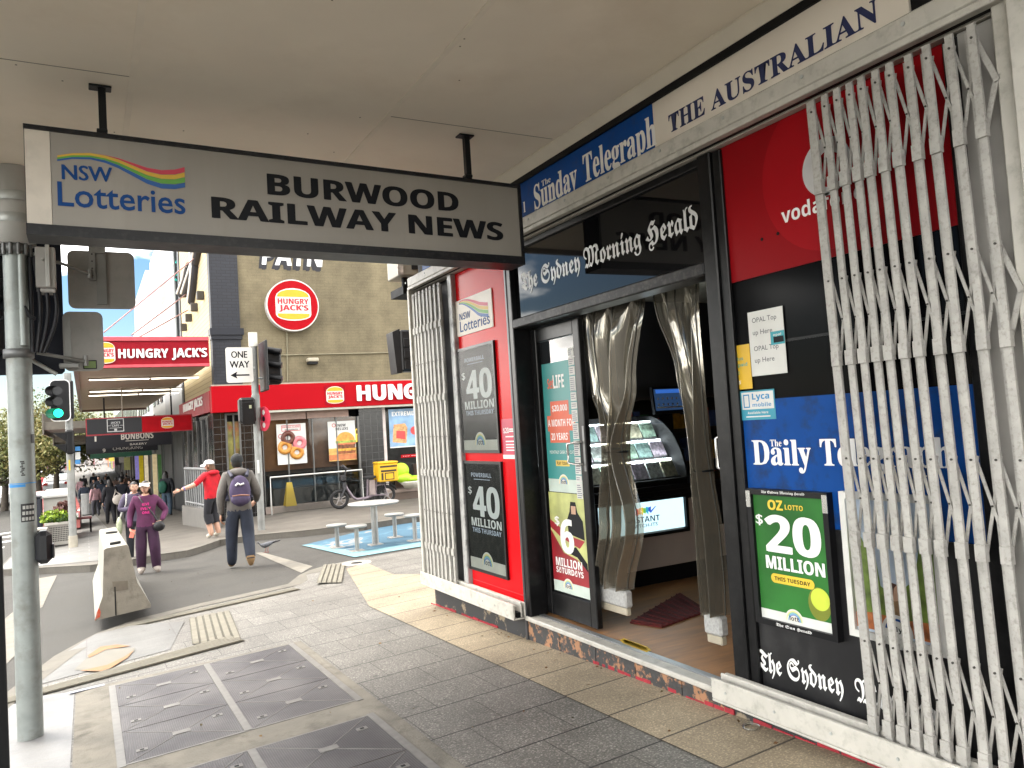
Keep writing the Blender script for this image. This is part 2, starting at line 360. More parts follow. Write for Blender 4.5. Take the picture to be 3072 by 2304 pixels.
# ================================================================== ground
def sheet(name, poly, off, m, cell=1.0, skirt=0, kind='structure', offf=None):
    """a sheet that follows the ground inside a polygon"""
    bm = bmesh.new(); vs = [bm.verts.new((x, y, 0)) for x, y in poly]; bm.faces.new(vs)
    xs = [p[0] for p in poly]; ys = [p[1] for p in poly]
    def cuts(a, b, ax):
        c = a
        while c < b:
            co = (c, 0, 0) if ax == 0 else (0, c, 0); no = (1, 0, 0) if ax == 0 else (0, 1, 0)
            bmesh.ops.bisect_plane(bm, geom=bm.verts[:]+bm.edges[:]+bm.faces[:], plane_co=co, plane_no=no); c += cell
    cuts(min(xs)+cell/2, max(xs), 0); cuts(min(ys)+cell/2, max(ys), 1)
    for v in bm.verts: v.co.z = gz(v.co.x, v.co.y)+(offf(v.co.x, v.co.y) if offf else off)
    if skirt:
        e = [x for x in bm.edges if x.is_boundary]; r = bmesh.ops.extrude_edge_only(bm, edges=e)
        for v in [g for g in r['geom'] if isinstance(g, bmesh.types.BMVert)]: v.co.z -= skirt
    bmesh.ops.recalc_face_normals(bm, faces=bm.faces)
    me = D.meshes.new(name); bm.to_mesh(me); bm.free()
    if me.polygons and sum(p.normal.z*p.area for p in me.polygons) < 0: me.flip_normals()
    me.materials.append(m); o = D.objects.new(name, me); COL.objects.link(o); o['_w'] = [0, 0, 0]
    if kind: o['kind'] = kind
    return o
ASPH = mat('asphalt', (.052, .049, .0435), .85, var=.16, scale=2.2, bump=.5, bscale=160, stain=((.035, .033, .03), .55, .9))
CONC = mat('pavement_concrete', (.165, .152, .126), .85, var=.22, scale=5, bump=.4, bscale=90, stain=((.09, .082, .066), .8, 6))
PAVE = ubrick('granite_paving', (.124, .117, .104), (.140, .133, .119), (.060, .056, .049), .42, .4325, .0038, 'XY', .5, (1.78, 4.84), .6, .75, 75, spots=3.3, bump=.2, rowline=.016)
PAVE_B = ubrick('sandstone_paving', (.255, .208, .142), (.28, .23, .158), (.05, .04, .028), 9, .4325, .007, 'XY', 0, (2.4, 3.12), .7, .42, 80, spots=3.0)
PAVE_L = ubrick('pale_granite_paving', (.19, .19, .192), (.22, .22, .22), (.2, .19, .18), .62, .3, .004, 'XY', .0, (0, 0), .55, .2, 240)
PAVE_F = ubrick('grey_paving', (.092, .083, .069), (.105, .095, .08), (.09, .08, .07), .42, .4325, .005, 'XY', .5, (0, 0), .7, .26, 120, spots=2.5)
PAVE_R = ubrick('ramp_granite_paving', (.118, .118, .112), (.135, .132, .126), (.1, .095, .09), .75, .43, .006, 'XY', 0, (-.05, .2), .6, .3, 200, spots=3)
KERB = mat('kerb_stone', (.13, .12, .10), .8, var=.2, scale=5, bump=.2, stain=((.14, .13, .11), .6, 4))
bm = bmesh.new()
def gridcoords(a, b):
    o = [];
    for lo, hi, st in a: 
        c = lo
        while c < hi-1e-6: o.append(c); c += st
    o.append(b); return o
gxs = gridcoords([(-400, -40, 60), (-40, -6, 4), (-6, 4.8, .9), (4.8, 20, 3.8), (20, 400, 60)], 400)
gys = gridcoords([(-60, -8, 10), (-8, 42, 1), (42, 100, 10), (100, 900, 100)], 900)
vv = [[bm.verts.new((x, y, gz(x, y)-.06)) for y in gys] for x in gxs]
for i in range(len(gxs)-1):
    for j in range(len(gys)-1): bm.faces.new((vv[i][j], vv[i+1][j], vv[i+1][j+1], vv[i][j+1]))
me = D.meshes.new('road'); bm.to_mesh(me); bm.free(); me.materials.append(ASPH); o = D.objects.new('road', me); COL.objects.link(o); o['kind'] = 'structure'
# near footpath, its kerb dropping to the road at the crossing
def nearoff(x, y):
    return 0 if y < 8.8 else max(-.045, -.045*(y-8.8)/1.0) if x < 2.3 else 0
NEAR = [(-.95, -8), (-.95, 5.2), (-.82, 6.5), (-.6, 7.37), (-.3, 8.5), (.05, 9.4), (.45, 9.9), (1.1, 10.1), (2.2, 10.25), (2.6, 10.75), (3.0, 11.0), (4.3, 10.9), (8, 10.7), (14, 10.6), (14, 6.95), (2.86, 6.95), (2.86, -8)]
sheet('footpath', NEAR, 0, PAVE, .7, .12, offf=nearoff)
def P(pts, off=0): return [tuple(G(x, y, off).xy) for x, y in pts]
sheet('footpath_beige_edge', [(2.4, -8), (2.855, -8), (2.855, 6.9), (2.4, 7.58)], .004, PAVE_B, .7, offf=lambda x, y: nearoff(x, y)+.004)
sheet('footpath_beige_corner', [(2.4, 7.58), (2.856, 6.9), (4.3, 6.96), (3.9, 7.9), (3.2, 9.1), (3.3, 10.45), (2.97, 10.3)], .004, PAVE_B, .7)
sheet('footpath_concrete', [(-.12, 2.2), (1.55, 2.2), (1.55, 6.84), (-.12, 6.93)], .004, CONC, .7)
sheet('footpath_pale', [(-.88, 0), (-.13, 0), (-.13, 6.93), (-.38, 7.05), (-.66, 6.9), (-.8, 6.3), (-.88, 5.2)], .004, PAVE_L, .7)
sheet('footpath_pale_ramp', [(-.5, 7.42), (.6, 7.66), (.84, 8.9), (.35, 9.3), (.02, 9.2), (-.28, 8.4)], .004, PAVE_R, .7)
KB = sheet('kerb', [(-.96, -8), (-.96, 5.2), (-.83, 6.5), (-.61, 7.37), (-.31, 8.5), (.04, 9.41), (.44, 9.92), (1.1, 10.12), (2.2, 10.27), (2.6, 10.78), (3.0, 11.02), (2.98, 10.8), (2.72, 10.55), (2.3, 10.02), (1.1, 9.88), (.56, 9.68), (.2, 9.2), (-.14, 8.35), (-.44, 7.32), (-.67, 6.4), (-.8, 5.2), (-.8, -8)], .006, KERB, .7, offf=lambda x, y: nearoff(x, y)+.006)
# far footpath (raised) with its kerb
FAR = P([(25, 1718), (270, 1706), (380, 1692), (472, 1674), (560, 1662), (600, 1650), (660, 1629), (760, 1614), (900, 1602), (1080, 1583), (1240, 1560)], 0)
FAR = FAR + [(14, 14.4), (14, 22.6), (3.05, 22.6), (3.05, 160), (-1.6, 160), (-1.6, FAR[0][1]+.4)]
sheet('footpath_far', FAR, .06, PAVE_F, 1.0, .16)
FK = P([(25, 1718), (270, 1706), (380, 1692), (472, 1674), (560, 1662), (600, 1650), (660, 1629), (760, 1614), (900, 1602), (1080, 1583), (1240, 1560)], 0)
sheet('kerb_far', [(x, y-.01) for x, y in FK]+[(14, 14.39), (14, 14.6)]+[(x+.02, y+.2) for x, y in FK[::-1]], .066, KERB, 1.2)
sheet('footpath_far_pale', [(-1.55, FAR[0][1]+.3), (FAR[1][0]+.5, FAR[1][1]+.3), (.7, 17.6), (.55, 26), (-.1, 60), (-1.55, 60)], .066, ubrick('sunny_paving', (.145, .142, .133), (.168, .163, .153), (.3, .29, .28), .8, .5, .006, 'XY', .5, (0, 0), .5, .12, 100), 1.2)
# painted lines and ramp logo on the road and ramp
LINE = mat('road_paint', (.17, .157, .13), .8, var=.2, scale=9, stain=((.2, .19, .17), .8, 7))
z1q = lambda L: P(L, -.056)
sheet('road_marking', z1q([(766, 1659), (786, 1657), (938, 1699), (904, 1719)]), -.054, LINE, .5)
sheet('road_marking_stop', z1q([(112, 1736), (171, 1726), (150, 1770), (128, 1820), (112, 1832)]), -.054, LINE, .5)
sheet('road_marking_edge', z1q([(8, 1862), (46, 1830), (52, 1960), (18, 1994)]), -.054, LINE, .5)
for k in range(5):
    y = 24+k*3.2; sheet('road_marking_crossing', [(-9, y), (-2.2, y), (-2.2, y+.9), (-9, y+.9)], -.054, mat('road_paint_white', (.7, .7, .68), .6, var=.1), 1.5)
ORG = mat('pavement_orange', (.24, .125, .055), .7, var=.15, scale=12); CRM = mat('pavement_cream', (.155, .146, .122), .7, var=.1, scale=12)
hx = P([(220, 2010), (300, 1962), (405, 1942), (392, 1975), (310, 2010), (232, 2014)], 0)
sheet('ramp_logo_cream', P([(222, 2012), (262, 1975), (322, 1950), (404, 1945), (404, 1956), (372, 1978), (322, 2004), (285, 2014)], 0), .008, CRM, .4)
sheet('ramp_logo_orange_upper', P([(262, 1971), (302, 1943), (352, 1937), (392, 1941), (318, 1952), (268, 1977)], 0), .0115, ORG, .4)
sheet('ramp_logo_orange_lower', P([(240, 2016), (322, 1998), (372, 1974), (402, 1954), (384, 1976), (332, 2008), (302, 2018)], 0), .0115, ORG, .4)
# tactile ribs: yellowish strips with raised bars
TACT = mat('tactile_yellow', (.165, .153, .12), .8, var=.15, scale=10, stain=((.11, .10, .08), .5, 6)); TACTD = mat('tactile_groove', (.095, .088, .07), .9, var=.2)
def ribs(name, a, b, c, d, n, off=0):
    """n raised bars running from edge a-b to edge d-c (ground points)"""
    base = sheet(name, [a, b, c, d], off+.0075, TACTD, .8, offf=lambda x, y: nearoff(x, y)+.0075+off)
    mb = MB(TACT)
    for i in range(n):
        for t0, t1 in (((i+.14)/n, (i+.86)/n),):
            L = lambda p, q, t: (p[0]+(q[0]-p[0])*t, p[1]+(q[1]-p[1])*t)
            q = [L(a, b, t0), L(a, b, t1), L(d, c, t1), L(d, c, t0)]; o = .0075
            zz = [gz(x, y)+nearoff(x, y)+o+off for x, y in q]; ce = (sum(p[0] for p in q)/4, sum(p[1] for p in q)/4)
            top = [(ce[0]+(p[0]-ce[0])*.96, ce[1]+(p[1]-ce[1])*.96, z+.013) for p, z in zip(q, zz)]
            mb.hexa([(p[0], p[1], z) for p, z in zip(q, zz)]+top)
    r = mb.build(name+'_ribs'); r['kind'] = 'structure'
ribs('tactile_strip', (-.75, 6.98), (-.8, 7.12), (1.12, 7.62), (1.18, 7.32), 6)
ribs('tactile_path', (.78, 7.66), (1.16, 7.4), (1.3, 9.0), (.9, 9.05), 6)
ribs('tactile_kerb', (.12, 9.28), (.3, 9.55), (2.2, 9.82), (2.2, 9.58), 6)
ribs('tactile_corner', (2.40, 9.62), (2.62, 9.28), (3.1, 10.75), (2.85, 11.0), 5)
# painted seating area in the lane
def paint_mat():
    m = D.materials.new('blue_mural_paint'); m.use_nodes = True; nt = m.node_tree; b = nt.nodes['Principled BSDF']; N = nt.nodes.new; L = nt.links.new
    tc = N('ShaderNodeTexCoord'); vo = N('ShaderNodeTexNoise'); vo.inputs['Scale'].default_value = .9; vo.inputs['Detail'].default_value = 3; vo.inputs['Distortion'].default_value = 1.5; L(tc.outputs['Object'], vo.inputs['Vector'])
    r = N('ShaderNodeValToRGB'); r.color_ramp.interpolation = 'CONSTANT'; e = r.color_ramp.elements
    e[0].color = (.035, .10, .155, 1); e[1].position = .55; e[1].color = (.055, .135, .19, 1)
    for p, c in ((.62, (.24, .22, .2)), (.66, (.04, .13, .2)), (.70, (.25, .07, .07)), (.73, (.035, .12, .185))): x = e.new(p); x.color = (*c, 1)
    L(vo.outputs['Fac'], r.inputs[0]); L(r.outputs[0], b.inputs['Base Color']); b.inputs['Roughness'].default_value = .75; return m
BL = P([(905, 1636), (1064, 1672), (1262, 1640), (1262, 1560)], -.05)
sheet('painted_seating_area', [BL[0], BL[1], BL[2], (9.5, 11.0), (9.5, 14.0), BL[3]], -.05, paint_mat(), .8)
BE = P([(905, 1636), (1064, 1672), (1262, 1640), (1262, 1627), (1075, 1656), (935, 1634)], -.05)
sheet('painted_seating_edge', BE, -.046, mat('pale_blue_paint', (.15, .28, .30), .75, var=.1), .6)
# metal access covers set in the concrete
TREAD = D.materials.new('cover_tread'); TREAD.use_nodes = True
def tread():
    nt = TREAD.node_tree; b = nt.nodes['Principled BSDF']; N = nt.nodes.new; L = nt.links.new; tc = N('ShaderNodeTexCoord')
    wv = N('ShaderNodeTexWave'); wv.inputs['Scale'].default_value = 26; wv.wave_type = 'BANDS'; wv.bands_direction = 'X'; L(tc.outputs['Object'], wv.inputs['Vector'])
    w2 = N('ShaderNodeTexWave'); w2.inputs['Scale'].default_value = 26; w2.bands_direction = 'Y'; L(tc.outputs['Object'], w2.inputs['Vector'])
    mu = N('ShaderNodeMath'); mu.operation = 'MULTIPLY'; L(wv.outputs['Fac'], mu.inputs[0]); L(w2.outputs['Fac'], mu.inputs[1])
    nz = N('ShaderNodeTexNoise'); nz.inputs['Scale'].default_value = 2.2; nz.inputs['Detail'].default_value = 8; L(tc.outputs['Object'], nz.inputs['Vector'])
    r = N('ShaderNodeValToRGB'); r.color_ramp.elements[0].color = (.058, .054, .06, 1); r.color_ramp.elements[1].color = (.145, .138, .138, 1); r.color_ramp.elements[0].position = .35; r.color_ramp.elements[1].position = .7
    L(nz.outputs['Fac'], r.inputs[0]); r3 = N('ShaderNodeMapRange'); r3.inputs['To Min'].default_value = .62; r3.inputs['To Max'].default_value = 1.25; L(mu.outputs[0], r3.inputs[0])
    vm = N('ShaderNodeVectorMath'); vm.operation = 'SCALE'; L(r.outputs[0], vm.inputs[0]); L(r3.outputs[0], vm.inputs['Scale']); L(vm.outputs[0], b.inputs['Base Color'])
    b.inputs['Metallic'].default_value = .45; b.inputs['Roughness'].default_value = .5
    bp = N('ShaderNodeBump'); bp.inputs['Strength'].default_value = .5; bp.inputs['Distance'].default_value = .004; L(mu.outputs[0], bp.inputs['Height']); L(bp.outputs[0], b.inputs['Normal'])
tread()
FRM = mat('cover_frame', (.17, .165, .155), .5, metal=.5, var=.2, scale=20); DK = mat('cover_hole', (.01, .01, .01), .9)
def gq(mb, a, o, h):
    z = [gz(x, y)+o for x, y in a]; mb.hexa([(x, y, q-h) for (x, y), q in zip(a, z)]+[(x, y, q) for (x, y), q in zip(a, z)])
def bank(label, xs, ys):
    c = thing('access_cover', label, 'access cover', (xs[0], ys[0], gz(xs[0], ys[0])), 'metal access covers in the footpath')
    f = MB(FRM); x0, x1, y0, y1 = xs[0], xs[-1], ys[0], ys[-1]; wd = .022
    for x in (xs[0], xs[-1]): gq(f, [(x-wd, y0-wd), (x+wd, y0-wd), (x+wd, y1+wd), (x-wd, y1+wd)], .008, .03)
    for x in xs[1:-1]: gq(f, [(x-wd, y0), (x+wd, y0), (x+wd, y1), (x-wd, y1)], .010, .03)
    for y in (ys[0], ys[-1]): gq(f, [(x0+wd, y-.008), (x1-wd, y-.008), (x1-wd, y+.008), (x0+wd, y+.008)], .0075, .03)
    f.build('frame', c)
    for i in range(len(xs)-1):
        for j in range(len(ys)-1):
            a, b, p, q = xs[i]+wd+.002, xs[i+1]-wd-.002, ys[j]+.005, ys[j+1]-.005
            m = MB(TREAD); gq(m, [(a, p), (b, p), (b, q), (a, q)], .0065, .02)
            m.use(FRM); cx, cy = (a+b)/2, (p+q)/2
            gq(m, [(cx-.05, cy-.03), (cx+.05, cy-.03), (cx+.05, cy+.03), (cx-.05, cy+.03)], .0105, .006)
            L = math.hypot(b-a, q-p); nx, ny = -(q-p)/L*.006, (b-a)/L*.006
            gq(m, [(a+.02, p+.02), (b-.02, q-.02), (b-.02+nx, q-.02+ny), (a+.02+nx, p+.02+ny)], .0085, .003)
            gq(m, [(a+.02, q-.02), (a+.02-nx, q-.02+ny), (b-.02-nx, p+.02+ny), (b-.02, p+.02)], .0088, .003)
            for sx in (-1, 1):
                hx_, hy_ = cx+sx*(b-a)*.36, cy+sx*(q-p)*.22
                m.use(FRM); gq(m, [(hx_-.03, hy_-.022), (hx_+.03, hy_-.022), (hx_+.03, hy_+.022), (hx_-.03, hy_+.022)], .0102, .006)
                m.use(DK); gq(m, [(hx_-.011, hy_-.011), (hx_+.011, hy_-.011), (hx_+.011, hy_+.011), (hx_-.011, hy_+.011)], .0112, .004)
            m.build('panel', c)
bank('large six panel metal cover in the footpath, farther from the camera', [.12, .79, 1.46], [4.93, 5.55, 6.17, 6.80])
bank('worn metal cover with tread bars at the bottom edge of the photo', [.12, .745, 1.43], [2.7, 3.3, 3.94, 4.60])
mb = MB(mat('pit_lid', (.36, .34, .3), .8)); c = G(1070, 1691)
mb.tube([(c.x, c.y, c.z-.02), (c.x, c.y, c.z+.012)], .2, 24); mb.use(DK); mb.tube([(c.x, c.y, c.z+.0125), (c.x, c.y, c.z+.0145)], .08, 16)
tag(mb.build('pit_lid'), 'small round pale pit lid beside the ribbed tactile patch', 'pit lid')
mb = MB(mat('ramp_plate', (.3, .31, .36), .5, metal=.3)); a = G(262, 2070); mb.M = Tm((a.x, a.y, a.z+.006), R(12)); mb.bbox((-.12, -.022, 0), (.12, .022, .006)); mb.use(TXK)
tag(mb.build('cover_label'), 'narrow printed label stuck at the corner of the metal cover', 'label')
# ================================================================== newsagency
SHOP = thing('newsagency_building', 'black and white newsagency shopfront with folding security gates', 'shop', (W, 4.4, gz(W, 4.4)))
Y_END, Y_POST = 7.04, 1.43
def xyz(z): return z+CH
TZ0, TZ1 = xyz(.705), xyz(.775)                # transom bar
SILL = xyz(-1.44)
PLB = mat('peeling_plinth', (.04, .04, .041), .6, var=.3, scale=30, stain=((.40, .20, .10), .8, 13.0, .50)); PLK = mat('plinth_dark', (.035, .035, .037), .7, var=.2, stain=((.30, .24, .16), .9, 8, .56))
REDM = mat('red_line_paint', (.3, .02, .03), .7, var=.3, scale=12)
# plinth under door: painted tiles with joints
mb = MB(PLB); ys = [5.2, 4.76, 4.32, 3.9, 3.48, 3.1]
for a, b in zip(ys, ys[1:]): mb.box((W-.035, b+.004, gz(W, b)-.1), (W+.15, a-.004, SILL-.035))
mb.use(BLACKM); mb.box((W-.02, 3.1, gz(W, 3)-.1), (W+.14, 5.2, SILL-.036)); mb.build('plinth', SHOP)
mb = MB(PLK); mb.box((W-.03, 5.205, -.4), (W+.15, Y_END-.04, SILL-.03)); mb.box((W-.03, -1.5, -.4), (W+.15, 3.095, SILL-.04)); mb.build('plinth_ends', SHOP)
mb = MB(REDM)
for a, b in ((7.1, 5.7), (4.35, 3.95), (3.9, 3.0), (2.95, 1.4)):
    n = 12
    for i in range(n):
        if random.random() < .72:
            y0 = a+(b-a)*i/n; y1 = a+(b-a)*(i+.9)/n; z = gz(W-.04, y1)+random.uniform(.0, .012)
            mb.box((W-.0365-random.random()*.002, y1, z-.01), (W-.03, y0, z+random.uniform(.006, .02)))
mb.build('red_paint_line', SHOP)
# sills and trays
mb = MB(WHITE); mb.bbox((W-.06, 3.1, SILL-.032), (W+.03, 5.2, SILL)); mb.build('threshold', SHOP)
mb = MB(mat('aluminium_strip', (.4, .41, .42), .4, metal=.7)); mb.box((W+.03, 3.1, SILL-.03), (W+.075, 5.2, SILL+.004)); mb.build('threshold_strip', SHOP)
def tray(y0, y1, name):
    mb = MB(WHITE); x0 = W-.15; z = SILL+.09
    mb.bbox((x0, y0, z-.112), (W-.036, y1, z-.10), .003); mb.bbox((x0, y0, z-.098), (x0+.016, y1, z+.003), .003)
    mb.bbox((x0+.018, y0, z-.014), (W-.118, y1, z-.002), .003); mb.bbox((W-.084, y0, z-.098), (W-.072, y1, z+.012), .003); mb.bbox((W-.055, y0, z-.098), (W-.037, y1, z+.006), .003)
    mb.use(BLACKM); mb.box((W-.116, y0+.002, z-.0975), (W-.086, y1-.002, z-.06))
    mb.use(STEEL)
    for i in range(9):
        y = y0+.1+(y1-y0-.2)*i/8; mb.tube([(x0-.003, y, z-.05), (x0+.002, y, z-.05)], .007, 8)
    mb.build(name, SHOP)
tray(5.21, Y_END+.01, 'gate_tray'); tray(.4, 3.11, 'gate_tray')
# top rail
mb = MB(WHITE); zr0, zr1 = xyz(1.335), xyz(1.452)
mb.bbox((W-.12, Y_POST, zr0+.03), (W+.02, Y_END, zr1), .008); mb.bbox((W-.125, Y_POST, zr0), (W-.08, Y_END, zr0+.028), .004); mb.bbox((W-.05, Y_POST, zr0-.006), (W+.02, Y_END, zr0+.028), .004)
mb.use(STEEL)
for i in range(12): y = 1.8+i*.48; mb.tube([(W-.124, y, zr1-.035), (W-.119, y, zr1-.035)], .009, 8)
mb.use(BLACKM); mb.box((W-.075, Y_POST, zr0+.002), (W-.055, Y_END, zr0+.027))
mb.build('top_rail', SHOP)
# posts
mb = MB(WHITE); mb.bbox((W-.15, 1.22, SILL-.1), (W+.05, 1.425, xyz(2.0)), .01); mb.bbox((W-.09, 1.427, SILL), (W+.02, 1.50, zr1-.03), .006); mb.build('gate_post', SHOP)
mb = MB(WHITE); mb.bbox((W-.13, Y_END-.045, SILL-.02), (W+.05, Y_END, zr0-.002), .006); mb.build('gate_post', SHOP)
mb = MB(mat('steel_channel', (.38, .38, .37), .45, metal=.3, stain=((.1, .1, .1), .8, 9))); mb.bbox((W-.06, 6.17, SILL), (W+.02, 6.25, zr0-.008), .006); mb.build('gate_channel', SHOP)
# walls behind
WALLD = mat('dark_wall', (.03, .03, .032), .6)
mb = MB(WALLD); mb.box((W+.06, 6.2, -.3), (W+.25, Y_END-.002, xyz(3))); mb.box((W+.12, 5.22, SILL-.3), (W+.25, 6.2, xyz(3))); mb.box((W+.06, 3.05, zr1+.36), (W+.25, 5.22, xyz(3))); mb.box((W+.06, -2, zr1-.02), (W+.25, 3.05, xyz(3)))
mb.box((W+.1, -2, SILL-.2), (W+.25, 2.9, zr1-.02)); mb.box((W+.25, Y_END-.2, -.3), (9.5, Y_END, xyz(3))); mb.build('wall', SHOP)
mb = MB(mat('upper_wall', (.33, .3, .26), .8, bump=.2)); mb.box((W-.02, -2, xyz(3.001)), (9.5, Y_END, xyz(7))); mb.build('upper_wall', SHOP)
# red panel wall
mb = MB(RED); mb.bbox((W-.02, 5.235, SILL-.02), (W+.05, 6.165, zr0-.01), .006); mb.use(mat('red_line', (.35, .01, .015), .3)); mb.box((W-.0215, 5.25, SILL+.13), (W-.02, 6.15, SILL+.137))
mb.build('red_wall_panel', SHOP)
# black door frame
mb = MB(BLACK); mb.bbox((W-.04, 5.14, SILL-.03), (W+.11, 5.2, zr0-.008), .006); mb.build('door_post', SHOP)
mb = MB(mat('post_edge', (.05, .05, .055), .35, metal=.4)); mb.bbox((W-.045, 5.2015, SILL-.2), (W+.0, 5.232, zr0-.008), .004); mb.build('door_edge_trim', SHOP)
mb = MB(BLACK); mb.bbox((W-.04, 2.96, SILL-.03), (W+.11, 3.055, zr0-.008), .006); mb.build('door_post', SHOP)
mb = MB(mat('transom_bar', (.011, .011, .012), .45, spec=.25, stain=((.075, .07, .065), .6, 30))); mb.bbox((W-.045, 3.056, TZ0), (W+.11, 5.139, TZ1), .008); mb.build('transom_bar', SHOP)
mb = MB(BLACK); mb.bbox((W-.02, 3.056, zr0-.05), (W+.08, 5.139, zr0-.008), .004); mb.build('head_bar', SHOP)
# black band above the signs and rear panel
mb = MB(BLACKM); mb.box((W-.0, Y_POST, zr1), (W+.058, Y_END, xyz(1.83))); mb.bbox((W-.03, -2, xyz(1.757)), (W-.001, Y_END, xyz(1.80)), .004); mb.build('fascia_band', SHOP)
# window panel right of the door: black glass over dark board
mb = MB(mat('black_window', (.004, .004, .0045), .16, spec=.08, var=.2, scale=3)); mb.frect(WF, (-2.955, -1.47, -1.62, 1.33), .0, .05); mb.build('window_panel', SHOP)
for z in (.30,):
    mb = MB(BLACK); mb.frect(WF, (-2.955, z, -1.62, z+.012), .003, .003); mb.build('window_joint', SHOP)
mb = MB(BLACK); mb.bbox((W-.025, 2.90, SILL-.03), (W-.001, 2.955, zr0-.012), .004); mb.bbox((W-.025, 1.66, SILL-.03), (W-.001, 1.72, zr0-.012), .004); mb.build('window_frame', SHOP)
mb = MB(mat('grey_side_wall', (.3, .29, .27), .7)); mb.box((W-.03, 1.51, SILL), (W-.004, 1.655, zr0-.01)); mb.build('side_panel', SHOP)
# interior
WOOD = mat('wood_floor', (.30, .15, .06), .45, var=.3, scale=3)
def woodgrain():
    nt = WOOD.node_tree; nz = [n for n in nt.nodes if n.type == 'TEX_NOISE'][0]; tc = [n for n in nt.nodes if n.type == 'TEX_COORD'][0]
    mp = nt.nodes.new('ShaderNodeMapping'); mp.inputs['Scale'].default_value = (1.2, 7, 1); nt.links.new(tc.outputs['Object'], mp.inputs[0]); nt.links.new(mp.outputs[0], nz.inputs['Vector'])
woodgrain()
mb = MB(WOOD); mb.box((W+.076, -1, SILL-.1), (8.5, 6.9, SILL-.002)); mb.build('interior_floor', SHOP)
INW = mat('interior_wall', (.36, .18, .05), .7)
mb = MB(INW); mb.box((8.5, -1, SILL), (8.7, 7.1, xyz(1.6))); mb.box((W+.26, 6.9, SILL), (8.5, 7.1, xyz(1.6))); mb.box((W+.26, -1.2, SILL), (8.5, -1, xyz(1.6))); mb.use(mat('interior_ceiling', (.3, .27, .22), .8)); mb.box((W+.26, -1.2, xyz(1.25)), (8.5, 7.1, xyz(1.35))); mb.build('interior_wall', SHOP)
# ================================================================== wall signs
def panel(name, label, cat, quad, m, d=.0, t=.02, F=WF, rect=None):
    r = rect or F.rect(quad, d); o = F.p((r[0]+r[2])/2, r[1], d)
    th = thing(name, label, cat, o); MB(m).frect(F, r, d, t).build('board', th); return th, r
BLUE = mat('sign_blue', (.005, .062, .27), .4, spec=.1, var=.08, scale=4, stain=((.03, .05, .1), .4, 10))
CREAM = mat('sign_cream', (.74, .69, .61), .45, var=.05, scale=3)
NAVY = mat('print_navy', (.012, .02, .085), .5, var=.1)
v0, v1 = 1.458, 1.756
t, r = panel('newspaper_sign', 'long blue newspaper sign above the doorway, beside the cream one', 'sign', None, BLUE, .012, .012, rect=(-6.9, v0, -3.405, v1))
mb = MB(TXW); mb.ptext(WF, 'Sunday', (1604, 625), (1733, 565), (1608, 548), .014, 'serif', .012); mb.build('lettering', t); mb = MB(TXW); mb.ptext(WF, 'Telegraph', (1752, 546), (1971, 435), (1746, 466), .014, 'serif', .02); mb.build('lettering', t)
mb = MB(TXW); mb.ptext(WF, 'The', (1625, 559), (1652, 546), (1626, 541), .014, 'serif'); mb.ptext(WF, 'l', (1571, 638), (1577, 635), (1571, 606), .014, 'serif'); mb.build('lettering', t)
t, r = panel('newspaper_sign', 'long cream newspaper sign with navy serif capitals under the soffit', 'sign', None, CREAM, .012, .012, rect=(-3.402, v0, -1.84, v1))
mb = MB(NAVY); mb.ptext(WF, 'THE', (2008, 399), (2116, 342), (2004, 347), .014, 'serif', .01); mb.build('lettering', t); mb = MB(NAVY); mb.ptext(WF, 'AUSTRALIAN', (2134, 333), (2637, 59), (2170, 255), .014, 'serif', .01); mb.build('lettering', t)
BGL = mat('black_glass', (.003, .003, .0035), .03, var=.1, spec=.5)
t, r = panel('newspaper_sign', 'glossy black fanlight sign over the doorway with white gothic lettering', 'sign', None, BGL, .0, .04, rect=(-5.138, TZ1-CH+.001, -3.057, zr0-CH-.052))
mb = MB(mat('print_silver', (.6, .6, .6), .45, var=.05)); mb.ptext(WF, 'The Sydney Morning Herald', (1565, 868), (2096, 690), (1568, 812), .002, 'gothic', .008); mb.build('lettering', t)
VOD = mat('vodafone_red', (.23, .003, .006), .4, spec=.12, var=.06, scale=2, coat=0); VOD2 = mat('red_disc', (.29, .004, .008), .4, spec=.12, var=.04)
t, r = panel('phone_brand_sign', 'red phone company sign with a white ring emblem behind the folded gate', 'sign', None, VOD, .006, .005, rect=(-2.965, .635, -1.70, 1.33))
a = WF.px(2293, 587); b = WF.px(2428, 766); cv = a[1]+.03; rad = (cv-b[1]); cu = a[0]+rad
mb = MB(VOD2); mb.fpoly(WF, [(cu+rad*math.cos(R(q)), min(1.327, cv+rad*math.sin(R(q)))) for q in range(0, 360, 6)], .0075, .001); mb.build('disc', t)
c = WF.px(2482, 500); mb = MB(mat('emblem_white', (.5, .5, .5), .4)); mb.disc(WF, c, .128, .009, .001, 40); mb.use(VOD2); mb.disc(WF, (c[0]+.02, c[1]-.02), .074, .0105, .001, 30); mb.fpoly(WF, [(c[0]-.04, c[1]), (c[0]-.03, c[1]+.05), (c[0]+.035, c[1]+.085), (c[0]+.0, c[1]+.03)], .0105, .001); mb.build('emblem', t)
mb = MB(TXW); mb.ptext(WF, 'vodafone', (2346, 673), (2592, 590), (2345, 626), .009, 'bold'); mb.build('lettering', t)
mb = MB(BLACKM)
for x, y in ((2183, 783), (2337, 701), (2289, 718), (2622, 690)): q = WF.px(x, y); mb.disc(WF, q, .008, .0095, .003, 10)
mb.build('screw', t)
